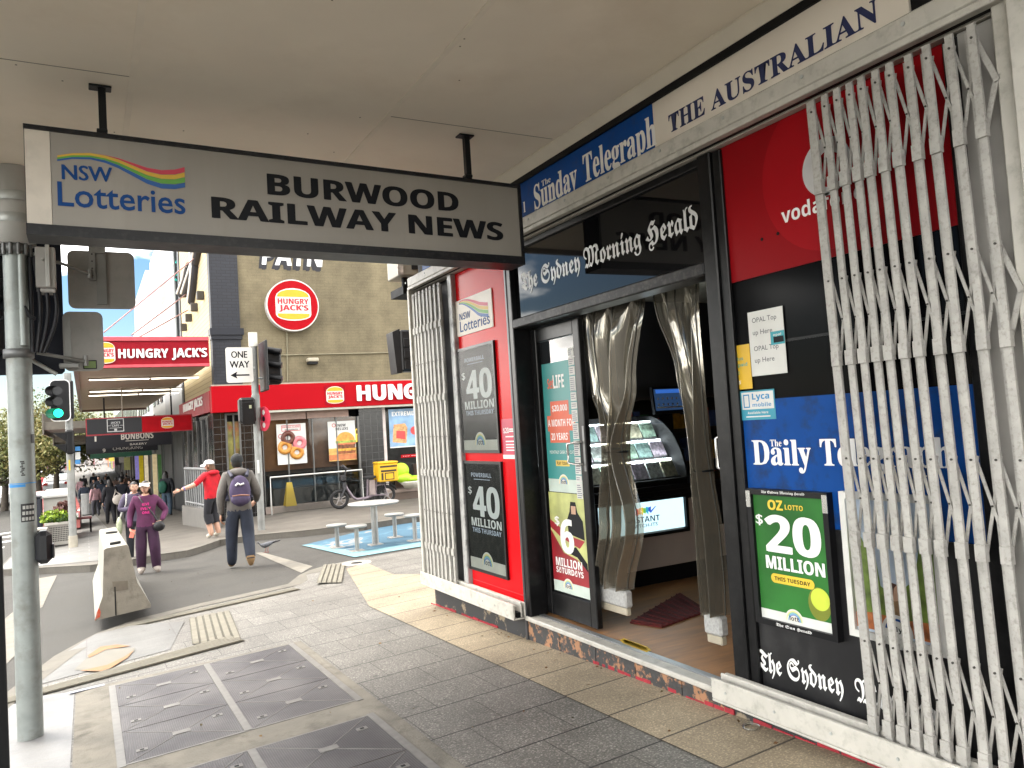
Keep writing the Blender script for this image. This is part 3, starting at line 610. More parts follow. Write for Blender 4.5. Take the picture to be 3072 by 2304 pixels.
# lower black board sign, blue Daily Telegraph board
t, r = panel('newspaper_sign', 'blue newspaper board behind the green lotto poster, below the window', 'sign', None, mat('board_blue', (.005, .055, .24), .45, spec=.1, var=.1, scale=5, stain=((.02, .03, .05), .7, 9)), .006, .005, rect=(-2.895, -.555, -1.72, .038))
mb = MB(TXW); mb.ptext(WF, 'Daily', (2260, 1393), (2436, 1397), (2259, 1320), .008, 'serif', .02); mb.build('lettering', t); mb = MB(TXW); mb.ptext(WF, 'Telegraph', (2464, 1396), (2862, 1404), (2447, 1318), .008, 'serif', .02); mb.build('lettering', t); mb = MB(TXW); mb.ptext(WF, 'The', (2311, 1339), (2345, 1339), (2311, 1319), .008, 'serif'); mb.build('lettering', t)
t, r = panel('newspaper_sign', 'black newspaper board with white gothic lettering at the foot of the window', 'sign', None, mat('board_black', (.01, .01, .011), .35, var=.2, stain=((.03, .03, .03), .6, 6)), .006, .005, rect=(-2.895, -1.38, -1.72, -.558))
u0 = WF.px(2281, 2008)[0]; u1 = WF.px(2535, 2075)[0]; vb = WF.px(2290, 1998)[1]; vt = WF.px(2281, 1945)[1]
mb = MB(TXW); mb.text(WF, 'The Sydney', (u0, vb-.045, u1, vt), .008, 'gothic', .008); mb.build('lettering', t); mb = MB(TXW); k = (u1-u0); mb.text(WF, 'Morning', (u1+.06, vb-.045, u1+.06+k*.75, vt), .008, 'gothic', .008); mb.build('lettering', t)
LT = [mat('leaf_litter_%d' % i, c, .8) for i, c in enumerate([(.12, .06, .025), (.09, .07, .03), (.16, .09, .03)])]
mb = MB()
for k in range(70):
    x, y = random.choice(((random.uniform(-.7, 2.8), random.uniform(2.8, 9)), (2.83-abs(random.gauss(0, .08)), random.uniform(2.6, 7)), (random.uniform(.2, 4), random.uniform(9.6, 14))))
    z = gz(x, y)+(.009 if y < 8.8 else -.03 if y < 10.6 else -.052); a = random.random()*6.28; s = random.uniform(.008, .022); mb.use(random.choice(LT))
    mb.add([(x+s*math.cos(a), y+s*math.sin(a), z+.004), (x-s*.4*math.sin(a), y+s*.4*math.cos(a), z+.009), (x-s*math.cos(a), y-s*math.sin(a), z+.003), (x+s*.4*math.sin(a), y-s*.4*math.cos(a), z+.001)], [(0, 1, 2, 3)])
lo = tag(mb.build('leaf_litter'), 'small dry leaves and scraps scattered over the paving', 'litter'); lo['kind'] = 'stuff'
c = PZ(2235, 2178, gz(2.6, 3)+CH-CH); c = G(2255, 2186); mb = MB(glass('cup_clear', alpha=.5)); mb.lathe([(.036, .004), (.045, .006), (.047, .012), (.040, .016)], tuple(c), 20)
tag(mb.build('cup_lid'), 'clear plastic cup lid lying by the step under the white gate tray', 'lid')
# ================================================================== posters and stickers on the newsagency
def lottmark(mb, F, c, r, d):
    cols = [(.75, .6, .2), (.2, .45, .3), (.12, .35, .6), (.15, .2, .45)]
    mb.use(mat('cream_print', (.7, .67, .58), .5)); mb.fpoly(F, [(c[0]+r*math.cos(R(a)), c[1]+r*math.sin(R(a))) for a in range(0, 181, 12)], d, 0)
    for i in range(4):
        mb.use(mat('lott_%d' % i, cols[i], .5, var=0)); mb.disc(F, c, r*(.86-.1*i), d+.0004, n=14, a0=0 if i < 2 else 0, a1=180-30*(i % 2), r0=r*(.77-.1*i))
    mb.use(TXK); mb.text(F, 'lott', (c[0]-r*.5, c[1]+r*.02, c[0]+r*.5, c[1]+r*.42), d+.0008, 'bold')
def at(r, a, b, c, d):                         # sub-rect by fractions
    return (r[0]+(r[2]-r[0])*a, r[1]+(r[3]-r[1])*b, r[0]+(r[2]-r[0])*c, r[1]+(r[3]-r[1])*d)
z6 = lambda x, y: (1150+x/3.318, 700+y/3.318); zc = lambda x, y: (1200+x/2.37, 750+y/2.37); z7 = lambda x, y: (1200+x/1.739, 1350+y/1.739)
# wave emblem
def wave(mb, F, r, d):
    cs = [('wave_red', (.55, .05, .09)), ('wave_yellow', (.62, .40, .05)), ('wave_green', (.12, .36, .06)), ('wave_blue', (.02, .10, .33))]
    f = lambda t: .82+.20*math.sin(math.pi*(t*1.0+.15))-1.0*(max(0, t-.12)**1.25)*(1-t*.38)*.95+.20*max(0, t-.72)*2.2
    for i, (nm, col) in enumerate(cs):
        mb.use(mat(nm, col, .45, var=.04)); th0 = lambda t: .035+.165*min(1, t*1.5)
        n = 22
        for k in range(n):
            a, b = k/n, (k+1)/n; q = []
            for t, s in ((a, 1), (b, 1), (b, 0), (a, 0)):
                top = f(t)-th0(t)*i*.95+(0 if i else 0); q.append((r[0]+(r[2]-r[0])*t, r[1]+(r[3]-r[1])*(top-(0 if s else th0(t)*.88))))
            mb.fpoly(F, q[::-1], d, 0)
DB = mat('lottery_blue', (.008, .055, .21), .5, spec=.2, var=.04)
r = WF.rect([z6(716, 685), z6(1072, 541), z6(1092, 931), z6(738, 1030)], .03)
t = thing('lottery_sign', 'small cream lottery sign with a rainbow wave on the red wall', 'sign', WF.p(r[0], r[1], .03)); MB(CREAM).frect(WF, r, .03, .008).build('board', t)
mb = MB(DB); wave(mb, WF, at(r, .1, .48, .9, 1.0), .0312); mb.use(DB); mb.text(WF, 'NSW', at(r, .1, .43, .42, .62), .0315, 'bold'); mb.text(WF, 'Lotteries', at(r, .1, .1, .93, .40), .0315, 'plain', .015); mb.build('lettering', t)
def p40(q, label, n):
    r = WF.rect(q, .032); t = thing('lottery_poster', label, 'poster', WF.p(r[0], r[1], .03), 'framed jackpot posters on the red wall')
    mb = MB(BLACK); mb.frame(WF, r, .022, .042, .02); fr_ = mb.build('frame', t)
    i = (r[0]+.023, r[1]+.023, r[2]-.023, r[3]-.023)
    mb = MB(mat('poster_charcoal', (.02, .0215, .02), .5, spec=.05, var=.35, scale=9, stain=((.06, .06, .056), .5, 14))); mb.frect(WF, i, .034, .012); mb.use(mat('poster_cream', (.6, .57, .5), .4)); mb.frect(WF, at(i, 0, 0, 1, .1), .0352, .001)
    lottmark(mb, WF, (i[0]+(i[2]-i[0])*.5, i[1]+(i[3]-i[1])*.05), (i[2]-i[0])*.17, .0356); mb.build('print', t)
    mb = MB(TXW); mb.text(WF, '40', at(i, .17, .50, .93, .79), .0365, 'bold', .02); mb.text(WF, '$', at(i, .05, .70, .16, .78), .0365, 'bold'); mb.text(WF, 'MILLION', at(i, .1, .405, .95, .485), .0365, 'bold', .015)
    mb.use(mat('print_pale_blue', (.5, .56, .68), .5)); mb.text(WF, 'THIS THURSDAY', at(i, .12, .345, .93, .39), .0365, 'bold'); mb.text(WF, 'POWERBALL', at(i, .17, .875, .75, .915), .0365, 'bold'); mb.frect(WF, at(i, .24, .85, .7, .856), .0365, .001)
    mb.build('lettering', t)
    mb = MB(glass('poster_glass', alpha=.0, rough=.2, refl=.25)); mb.frect(WF, i, .0405, 0); mb.build('glass', fr_)
p40([z6(735, 1155), z6(1103, 1066), zc(712, 1445), zc(460, 1441)], 'framed forty million jackpot poster, the upper of the two on the red wall', 0)
p40([zc(460, 1503), zc(726, 1500), z7(563, 672), z7(366, 622)], 'framed forty million jackpot poster, the lower of the two on the red wall', 1)
r = WF.rect([zc(718, 1201), zc(822, 1199), zc(838, 1483), zc(735, 1487)], .024)
t = thing('sticker', 'narrow red price sticker between the posters and the black door edge', 'sticker', WF.p(r[0], r[1], .02)); mb = MB(mat('sticker_red', (.5, .015, .06), .4)); mb.frect(WF, r, .024, .002); mb.use(TXW); mb.frect(WF, at(r, 0, 0, 1, .1), .0246, .0005); mb.build('print', t)
mb = MB(TXW); mb.text(WF, '$20', at(r, .12, .62, .5, .78), .0252, 'bold')
for y in (.72, .67): mb.frect(WF, at(r, .53, y, .95, y+.035), .0252, .0004)
for y in (.54, .42, .34, .27, .2): mb.frect(WF, at(r, .25, y, .8, y+.03), .0252, .0004)
mb.build('lettering', t)
# ---------------------------------------------------------------- sliding door
XD = W+.10; DF = Fr((XD, 0, CH), (0, -1, 0), (0, 0, 1))
t = thing('sliding_door', 'black framed sliding door, open, with lottery posters on its glass', 'door', (XD, 4.9, SILL))
dr = (-5.13, -1.425, -4.475, .69)
mb = MB(BLACK)
for q in ((dr[0], dr[1], dr[0]+.07, dr[3]), (dr[2]-.075, dr[1], dr[2], dr[3])): mb.bbox(tuple(DF.p(q[0], q[1], .0)), tuple(DF.p(q[2], q[3], -.045)), .005)
mb.bbox(tuple(DF.p(dr[0]+.071, dr[1], 0)), tuple(DF.p(dr[2]-.076, dr[1]+.17, -.045)), .005); mb.bbox(tuple(DF.p(dr[0]+.071, dr[3]-.10, 0)), tuple(DF.p(dr[2]-.076, dr[3], -.045)), .005); mb.build('frame', t)
gi = (dr[0]+.072, dr[1]+.172, dr[2]-.077, dr[3]-.102)
mb = MB(glass('door_glass')); mb.frect(DF, gi, -.018, 0); mb.build('glass', t)
mb = MB(mat('handle_steel', (.55, .55, .53), .25, metal=.9, var=.05)); hu = dr[2]-.045; q0, q1 = DF.px(1722, 1326)[1], DF.px(1740, 1392)[1]
mb.tube([DF.p(hu, q0, 0), DF.p(hu, q0, .05), DF.p(hu-.1, q0-.01, .055), DF.p(hu-.1, q1+.01, .055), DF.p(hu, q1, .05), DF.p(hu, q1, 0)], .009, 10); mb.build('handle', t)
mb = MB(mat('lock_plate', (.2, .2, .2), .4, metal=.7)); mb.frect(DF, (dr[2]-.028, -.36, dr[2]-.006, -.05), .004, .004); mb.build('lock_plate', t)
TEAL = mat('poster_teal', (.035, .25, .24), .4, var=.12, scale=2)
d0 = -.012
r = (gi[0]+.045, -.52, gi[2]-.005, .42)
t = thing('lottery_poster', 'teal poster with orange bands on the upper door glass', 'poster', DF.p(r[0], r[1], d0))
mb = MB(TEAL); mb.frect(DF, r, d0, .001); mb.use(mat('poster_mint', (.5, .58, .52), .4)); mb.frect(DF, at(r, 0, 0, 1, .1), d0+.0006, .0004); lottmark(mb, DF, (r[0]+(r[2]-r[0])*.46, r[1]+.06), .07, d0+.001); mb.build('print', t)
mb = MB(mat('print_orange', (.62, .11, .05), .45))
mb.frect(DF, at(r, .2, .58, .74, .70), d0+.001, .0004); mb.frect(DF, at(r, .08, .47, .9, .59), d0+.0014, .0004); mb.frect(DF, at(r, .14, .38, .72, .48), d0+.0018, .0004); mb.use(mat('print_yellow', (.7, .5, .1), .45)); mb.frect(DF, at(r, .26, .20, .66, .245), d0+.001, .0004)
mb.use(TXW); mb.text(DF, '$20,000', at(r, .25, .615, .7, .67), d0+.0024, 'bold'); mb.text(DF, 'A MONTH FOR', at(r, .1, .505, .88, .56), d0+.0024, 'bold'); mb.text(DF, "20 YEARS'", at(r, .18, .40, .68, .455), d0+.0024, 'bold'); mb.text(DF, 'MONTHLY CASH. NO CATCH', at(r, .1, .295, .9, .32), d0+.0024, 'plain')
mb.text(DF, 'LIFE', at(r, .33, .80, .66, .9), d0+.0024, 'bold', .03); mb.use(TXK); mb.text(DF, 'PLAY TODAY', at(r, .3, .21, .62, .235), d0+.0018, 'bold'); mb.use(mat('print_orange')); mb.text(DF, 'Set', at(r, .16, .8, .34, .88), d0+.0026, 'bold', .02); mb.build('lettering', t)
r = (gi[0]+.03, gi[1]+.01, gi[2]-.005, -.525)
t = thing('lottery_poster', 'six million Saturdays poster with red drapes on the lower door glass', 'poster', DF.p(r[0], r[1], d0))
mb = MB(mat('poster_lime', (.42, .44, .16), .4, var=.4, scale=5)); mb.frect(DF, r, d0, .001); mb.use(mat('poster_maroon', (.28, .012, .02), .4, var=.25, scale=4))
mb.fpoly(DF, [(lambda q: (r[0]+(r[2]-r[0])*q[0], r[1]+(r[3]-r[1])*q[1]))(q) for q in ((0, .1), (1, .1), (1, .28), (.7, .36), (.35, .4), (0, .62))], d0+.0006, 0); mb.fpoly(DF, [(lambda q: (r[0]+(r[2]-r[0])*q[0], r[1]+(r[3]-r[1])*q[1]))(q) for q in ((0, .72), (.25, .66), (.55, .58), (.95, .55), (.8, .47), (.3, .55), (0, .64))], d0+.0008, 0)
mb.use(TXK); q = lambda a, b: (r[0]+(r[2]-r[0])*a, r[1]+(r[3]-r[1])*b); mb.fpoly(DF, [q(*p) for p in ((.52, .6), (.95, .56), (.93, .74), (.8, .82), (.76, .92), (.62, .92), (.58, .82), (.5, .74))], d0+.001, 0); mb.fpoly(DF, [q(*p) for p in ((.35, .42), (.72, .38), (.98, .26), (.98, .34), (.7, .48))], d0+.001, 0)
mb.use(mat('poster_skin', (.5, .3, .2), .5)); mb.fpoly(DF, [q(*p) for p in ((.63, .8), (.75, .8), (.76, .88), (.63, .88))], d0+.0014, 0)
mb.use(mat('poster_mint')); mb.frect(DF, at(r, 0, 0, 1, .11), d0+.0012, .0002); lottmark(mb, DF, q(.42, .05), .07, d0+.0016); mb.build('print', t)
mb = MB(TXW); mb.text(DF, '6', at(r, .28, .40, .66, .74), d0+.0026, 'bold', .03); mb.text(DF, '$', at(r, .14, .66, .28, .76), d0+.0026, 'bold', .02); mb.text(DF, 'MILLION', at(r, .1, .26, .84, .345), d0+.0026, 'bold', .015); mb.text(DF, 'SATURDAYS', at(r, .1, .19, .86, .25), d0+.0026, 'bold', .01); mb.build('lettering', t)
t = thing('notice_strip', 'vertical strip of small white notices on the door glass edge', 'notice', DF.p(gi[2]-.09, -.3, d0))
mb = MB(mat('paper_white', (.6, .6, .57), .7, var=.06)); y = .5
mb.use(MATS['paper_white'])
while y > -.5:
    h = random.uniform(.05, .13); mb.use(MATS['paper_white']); mb.frect(DF, (gi[2]-.085, y-h+.008, gi[2]-.012, y), d0+.003, .0005)
    mb.use(mat('paper_ink', (.2, .21, .24), .7))
    for k in range(int(h/.014)-1):
        mb.frect(DF, (gi[2]-.078, y-.012-k*.014-.006, gi[2]-.018-random.random()*.025, y-.012-k*.014), d0+.0036, .0004)
    y -= h
mb.build('paper', t)
# right hand door edge with pull handle
t = thing('sliding_door', 'narrow black door edge with a steel pull handle beside the phone sign', 'door', (XD, 3.1, SILL))
mb = MB(BLACK); mb.bbox((XD-.02, 3.058, SILL+.005), (XD+.05, 3.13, TZ0-.003), .006); mb.build('frame', t)
q0, q1 = PX(2135, 1303, XD)[2], PX(2142, 1408, XD)[2]
mb = MB(MATS['handle_steel']); mb.tube([(XD-.02, 3.09, q0), (XD-.07, 3.095, q0), (XD-.08, 3.125, q0-.02), (XD-.08, 3.125, q1+.02), (XD-.07, 3.095, q1), (XD-.02, 3.09, q1)], .009, 10); mb.ball((XD-.03, 3.09, q0), .018, 10, 6); mb.ball((XD-.03, 3.09, q1), .018, 10, 6); mb.build('handle', t)
# ---------------------------------------------------------------- framed posters right of the door
z3 = lambda x, y: (2100+x/1.574, 1250+y/1.574); z2 = lambda x, y: (2100+x/1.707, 300+y/1.707)
r = WF.rect([z3(216, 332), z3(600, 366), z3(655, 1050), z3(272, 985)], .04)
t = thing('poster_frame', 'black snap frame with the green twenty million lotto poster', 'poster', WF.p(r[0], r[1], .03))
mb = MB(mat('frame_black', (.006, .006, .007), .35, spec=.3)); mb.frame(WF, r, .028, .045, .04); mb.use(mat('handle_steel')); mb.frect(WF, (r[0]-.002, r[3]-.09, r[0]+.026, r[3]-.01), .0475, .002); mb.frect(WF, (r[2]-.026, r[3]-.09, r[2]+.002, r[3]-.01), .0475, .002); mb.build('frame', t)
i = (r[0]+.029, r[1]+.029, r[2]-.029, r[3]-.029)
GRN = mat('poster_green', (.03, .15, .03), .45, spec=.2, var=.35, scale=2.5); mb = MB(GRN); mb.frect(WF, i, .03, .004); mb.use(mat('poster_white', (.62, .63, .6), .4)); mb.frect(WF, at(i, 0, 0, 1, .075), .031, .0004); lottmark(mb, WF, (i[0]+(i[2]-i[0])*.48, i[1]+.015), .055, .0316)
b = (i[0]+(i[2]-i[0])*.84, i[1]+(i[3]-i[1])*.20); mb.use(mat('ball_shade', (.16, .19, .02), .4)); mb.disc(WF, b, .062, .0313, .0003, 26, .075); mb.use(mat('ball_lime', (.5, .6, .06), .35)); mb.disc(WF, (b[0]+.006, b[1]+.022), .052, .0319, .0003, 26, .05)
mb.use(mat('pill_yellow', (.66, .48, .04), .4)); mb.fpoly(WF, [(lambda c, a: (c[0]+.022*math.cos(R(a)), c[1]+.022*math.sin(R(a))))(c, a) for c, aa in (((i[0]+(i[2]-i[0])*.74, i[1]+(i[3]-i[1])*.338), range(-90, 91, 15)), ((i[0]+(i[2]-i[0])*.24, i[1]+(i[3]-i[1])*.338), range(90, 271, 15))) for a in aa], .0315, .0003); mb.build('print', t)
mb = MB(TXW); mb.text(WF, '20', at(i, .15, .545, .93, .845), .0325, 'bold', .03); mb.text(WF, '$', at(i, .02, .75, .13, .84), .0325, 'bold', .02); mb.text(WF, 'MILLION', at(i, .13, .41, .95, .515), .0325, 'bold', .03); mb.text(WF, 'The Sydney Morning Herald', (r[0]+.1, r[3]-.021, r[2]-.12, r[3]-.005), .0462, 'gothic'); mb.text(WF, 'The Sun Herald', (r[0]+.13, r[1]+.004, r[2]-.14, r[1]+.022), .0462, 'gothic')
mb.use(MATS['pill_yellow']); mb.text(WF, 'OZ', at(i, .22, .885, .44, .965), .0325, 'bold', .03); mb.text(WF, 'LOTTO', at(i, .47, .895, .72, .935), .0325, 'bold'); mb.use(TXK); mb.text(WF, 'THIS TUESDAY', at(i, .24, .322, .74, .354), .0325, 'bold'); mb.build('lettering', t)
r = WF.rect([z3(650, 348), z3(1110, 380), z3(1185, 1112), z3(718, 1060)], .03)
t = thing('poster_frame', 'white framed park picnic poster partly hidden by the lattice gate', 'poster', WF.p(r[0], r[1], .03))
mb = MB(mat('frame_white', (.6, .6, .57), .5)); mb.frame(WF, r, .03, .035, .03); mb.build('frame', t)
i = (r[0]+.031, r[1]+.031, r[2]-.031, r[3]-.031); q = lambda a, b: (i[0]+(i[2]-i[0])*a, i[1]+(i[3]-i[1])*b)
mb = MB(mat('picture_sky', (.42, .5, .6), .4, var=.1)); mb.frect(WF, i, .02, .003); mb.use(mat('picture_green', (.13, .2, .03), .45, var=.6, scale=14)); mb.fpoly(WF, [q(*p) for p in ((0, .08), (1, .08), (1, .8), (.9, .84), (.82, .66), (.75, .45), (.5, .3), (.34, .36), (.3, .6), (.18, .66), (.08, .8), (0, .76))], .0208, 0)
mb.use(mat('picture_rug', (.4, .12, .03), .5, var=.5, scale=30)); mb.fpoly(WF, [q(*p) for p in ((0, .02), (1, .02), (1, .16), (.6, .14), (.2, .15), (0, .13))], .0212, 0); mb.use(mat('picture_coat', (.22, .13, .06), .5, var=.4, scale=40)); mb.fpoly(WF, [q(*p) for p in ((.38, .05), (.66, .05), (.64, .2), (.56, .27), (.46, .27), (.4, .2))], .0216, 0); mb.use(MATS['poster_skin']); mb.disc(WF, q(.5, .33), .03, .022, 0, 16, .036); mb.use(mat('picture_hair', (.06, .02, .01), .5)); mb.fpoly(WF, [q(*p) for p in ((.46, .27), (.44, .36), (.48, .40), (.54, .39), (.5, .36), (.485, .3))], .0224, 0)
mb.use(MATS['frame_white']); mb.disc(WF, q(.5, .04), .07, .0224, 0, 24); mb.use(DB); mb.disc(WF, q(.5, .04), .055, .0228, n=20, r0=.045, a0=10, a1=170); mb.use(TXK); mb.text(WF, 'My', at(i, .44, .03, .56, .08), .023, 'bold'); mb.build('print', t)
def paper(name, label, cat, quad, m, d=.006):
    r = WF.rect(quad, d); t = thing(name, label, cat, WF.p(r[0], r[1], d)); MB(m).frect(WF, r, d, .002).build('sheet', t); return t, r
t, r = paper('paper_notice', 'torn white paper notice about transport card top ups on the black window', 'notice', [z2(243, 1088), z2(428, 1054), z2(441, 1402), z2(266, 1412)], MATS['paper_white'], .009)
mb = MB(mat('ink_grey', (.1, .1, .11), .6))
for tx, y in (('OPAL Top', .8), ('up Here', .61), ('OPAL Top', .36), ('up Here', .18)): mb.text(WF, tx, at(r, .12, y, .82 if 'T' in tx else .68, y+.1), .0098, 'plain', .005, base=False)
mb.use(mat('opal_teal', (.03, .28, .33), .4)); mb.frect(WF, at(r, .62, .44, 1.0, .64), .0105, .001); mb.use(TXK); mb.frect(WF, at(r, .70, .47, .98, .56), .0112, .0005); mb.use(MATS['frame_white']); mb.text(WF, 'opal', at(r, .7, .56, .92, .61), .0115, 'bold'); mb.build('lettering', t)
t, r = paper('sticker', 'yellow phone credit sticker beside the white Opal notice', 'sticker', [z2(138, 1266), z2(250, 1248), z2(270, 1476), z2(155, 1488)], mat('sticker_yellow', (.62, .38, .015), .45, var=.1), .0075)
mb = MB(mat('ink_teal', (.02, .3, .28), .5))
for tx, y, x in (('Get', .76, .45), ('Optus', .63, .7), ('Prepaid', .49, .86), ('here', .34, .5)): mb.text(WF, tx, at(r, .1, y, x, y+.11), .0083, 'plain', .02)
mb.use(TXW); mb.text(WF, 'yes', at(r, .15, .08, .5, .2), .0083, 'plain', .03, shear=.2); mb.build('lettering', t)
t, r = paper('sticker', 'teal mobile phone sticker with a white label below the yellow sticker', 'sticker', [z2(205, 1492), z2(380, 1480), z2(388, 1632), z2(212, 1642)], mat('sticker_teal', (.03, .26, .36), .45), .0075)
mb = MB(MATS['frame_white']); mb.frect(WF, at(r, .05, .36, .97, .95), .008, .0003); mb.text(WF, 'Available Here', at(r, .2, .2, .8, .29), .0085, 'bold'); mb.frect(WF, at(r, .15, .09, .85, .13), .0083, .0003); mb.use(mat('ink_blue', (.02, .2, .42), .5)); mb.text(WF, 'Lyca', at(r, .36, .62, .86, .9), .0085, 'bold', .01); mb.text(WF, 'mobile', at(r, .36, .44, .9, .58), .0085, 'bold'); mb.frame(WF, at(r, .1, .42, .28, .88), .006, .0085, .0003); mb.build('lettering', t)
# ---------------------------------------------------------------- folding lattice gates
BAR = mat('gate_paint', (.36, .35, .325), .5, var=.14, scale=14, stain=((.15, .14, .12), .5, 55))
PIN = mat('rivet', (.06, .055, .05), .5, metal=.5)
def lattice(label, ys, zt, zb, tiers, drop, X, lean=0, end=None, w=.03):
    n = len(ys); t = thing('folding_gate', label, 'security gate', (X, ys[0], zb), 'folding lattice gates of the shopfront')
    sh = lambda y, z: y+lean*(z-xyz(0))
    def bar(y, x0, x1, z0, z1, hw):
        mb.hexa([(x0, sh(y, z0)-hw, z0), (x1, sh(y, z0)-hw, z0), (x1, sh(y, z0)+hw, z0), (x0, sh(y, z0)+hw, z0), (x0, sh(y, z1)-hw, z1), (x1, sh(y, z1)-hw, z1), (x1, sh(y, z1)+hw, z1), (x0, sh(y, z1)+hw, z1)])
    for k, y in enumerate(ys):
        jx = random.uniform(-.004, .004); y = y+random.uniform(-.003, .003)
        mb = MB(BAR); hw = w*.5
        bar(y, X-.014+jx, X-.003+jx, zb, zt, hw); bar(y+.03, X+.018+jx, X+.028+jx, zb+.01, zt-.01, hw*.8)
        if k == 0: bar(y+.018, X-.012, X+.03, zb, zt, .008)
        for p in tiers:
            c = p-drop; mb.hexa([(X-.024+jx, sh(y, c)-hw*1.3, c-.03), (X+.0+jx, sh(y, c)-hw*1.3, c-.03), (X+.0+jx, sh(y, c)+hw*1.3, c-.03), (X-.024+jx, sh(y, c)+hw*1.3, c-.03), (X-.024+jx, sh(y, c)-hw*1.3, c+.03), (X+.0+jx, sh(y, c)-hw*1.3, c+.03), (X+.0+jx, sh(y, c)+hw*1.3, c+.03), (X-.024+jx, sh(y, c)+hw*1.3, c+.03)])
        mb.use(PIN)
        for p in tiers: mb.tube([(X-.0185+jx, sh(y, p), p), (X-.012+jx, sh(y, p), p)], .0045, 8)
        mb.build('bar', t)
    def brace(ya, za, yb, zb_, x, ww=.016):
        a = Vector((x, sh(ya, za), za)); b = Vector((x, sh(yb, zb_), zb_)); dd = (b-a).normalized(); pp = Vector((0, -dd.z, dd.y))*(ww*.5); a -= dd*.012; b += dd*.012
        mb.hexa([tuple(a-pp), tuple(a-pp+Vector((.004, 0, 0))), tuple(a+pp+Vector((.004, 0, 0))), tuple(a+pp), tuple(b-pp), tuple(b-pp+Vector((.004, 0, 0))), tuple(b+pp+Vector((.004, 0, 0))), tuple(b+pp)])
    for p in tiers:
        mb = MB(BAR)
        for k in range(n-1):
            brace(ys[k], p, ys[k+1], p-drop, X+.006, .012); brace(ys[k+1], p, ys[k], p-drop, X+.0115, .012)
            mb.use(PIN); ym = (ys[k]+ys[k+1])/2; mb.tube([(X+.002, sh(ym, p-drop/2), p-drop/2), (X+.005, sh(ym, p-drop/2), p-drop/2)], .004, 8); mb.use(BAR)
        if end is not None:
            y = ys[-1]; brace(y, p, y+end, p-drop*.5, X+.003, .02); brace(y+end, p-drop*.5, y, p-drop, X+.0085, .02)
        mb.build('brace', t)
    return t
YS = [PX(*z2(x, y), W-.1)[1] for x, y in [(640, 440), (708, 412), (775, 385), (838, 362), (906, 338), (975, 312), (1055, 280), (1147, 245), (1250, 205), (1365, 165), (1482, 112)]]
lattice('wide open folding white lattice gate over the red phone sign', YS, xyz(1.30), xyz(-1.40), [xyz(z) for z in (1.25, .514, -.233, -.98)], .33, W-.1, .021, -.055, .029)
lattice('tightly folded white lattice gate beside the red wall panel', [6.33+.0875*k for k in range(8)][::-1], xyz(1.28), xyz(-1.42), [xyz(z) for z in (1.25, .6, -.08, -.76)], .33, W-.1, 0, None, .04)
# ---------------------------------------------------------------- vinyl curtains
def vinyl():
    m = D.materials.new('curtain_vinyl'); m.use_nodes = True; nt = m.node_tree; nt.nodes.clear(); N = nt.nodes.new; L = nt.links.new
    t = N('ShaderNodeBsdfTransparent'); t.inputs[0].default_value = (.80, .76, .68, 1); g = N('ShaderNodeBsdfPrincipled'); g.inputs['Base Color'].default_value = (.34, .315, .26, 1); g.inputs['Roughness'].default_value = .12; g.inputs['Specular IOR Level'].default_value = .9; g.inputs['Metallic'].default_value = .6; g.inputs['Coat Weight'].default_value = 1; g.inputs['Coat Roughness'].default_value = .04
    lw = N('ShaderNodeLayerWeight'); lw.inputs[0].default_value = .35; mr = N('ShaderNodeMapRange'); mr.inputs['To Min'].default_value = .5; mr.inputs['To Max'].default_value = .98; L(lw.outputs['Facing'], mr.inputs[0])
    mx = N('ShaderNodeMixShader'); o = N('ShaderNodeOutputMaterial'); L(mr.outputs[0], mx.inputs[0]); L(t.outputs[0], mx.inputs[1]); L(g.outputs[0], mx.inputs[2]); L(mx.outputs[0], o.inputs[0]); return m
VIN = vinyl()
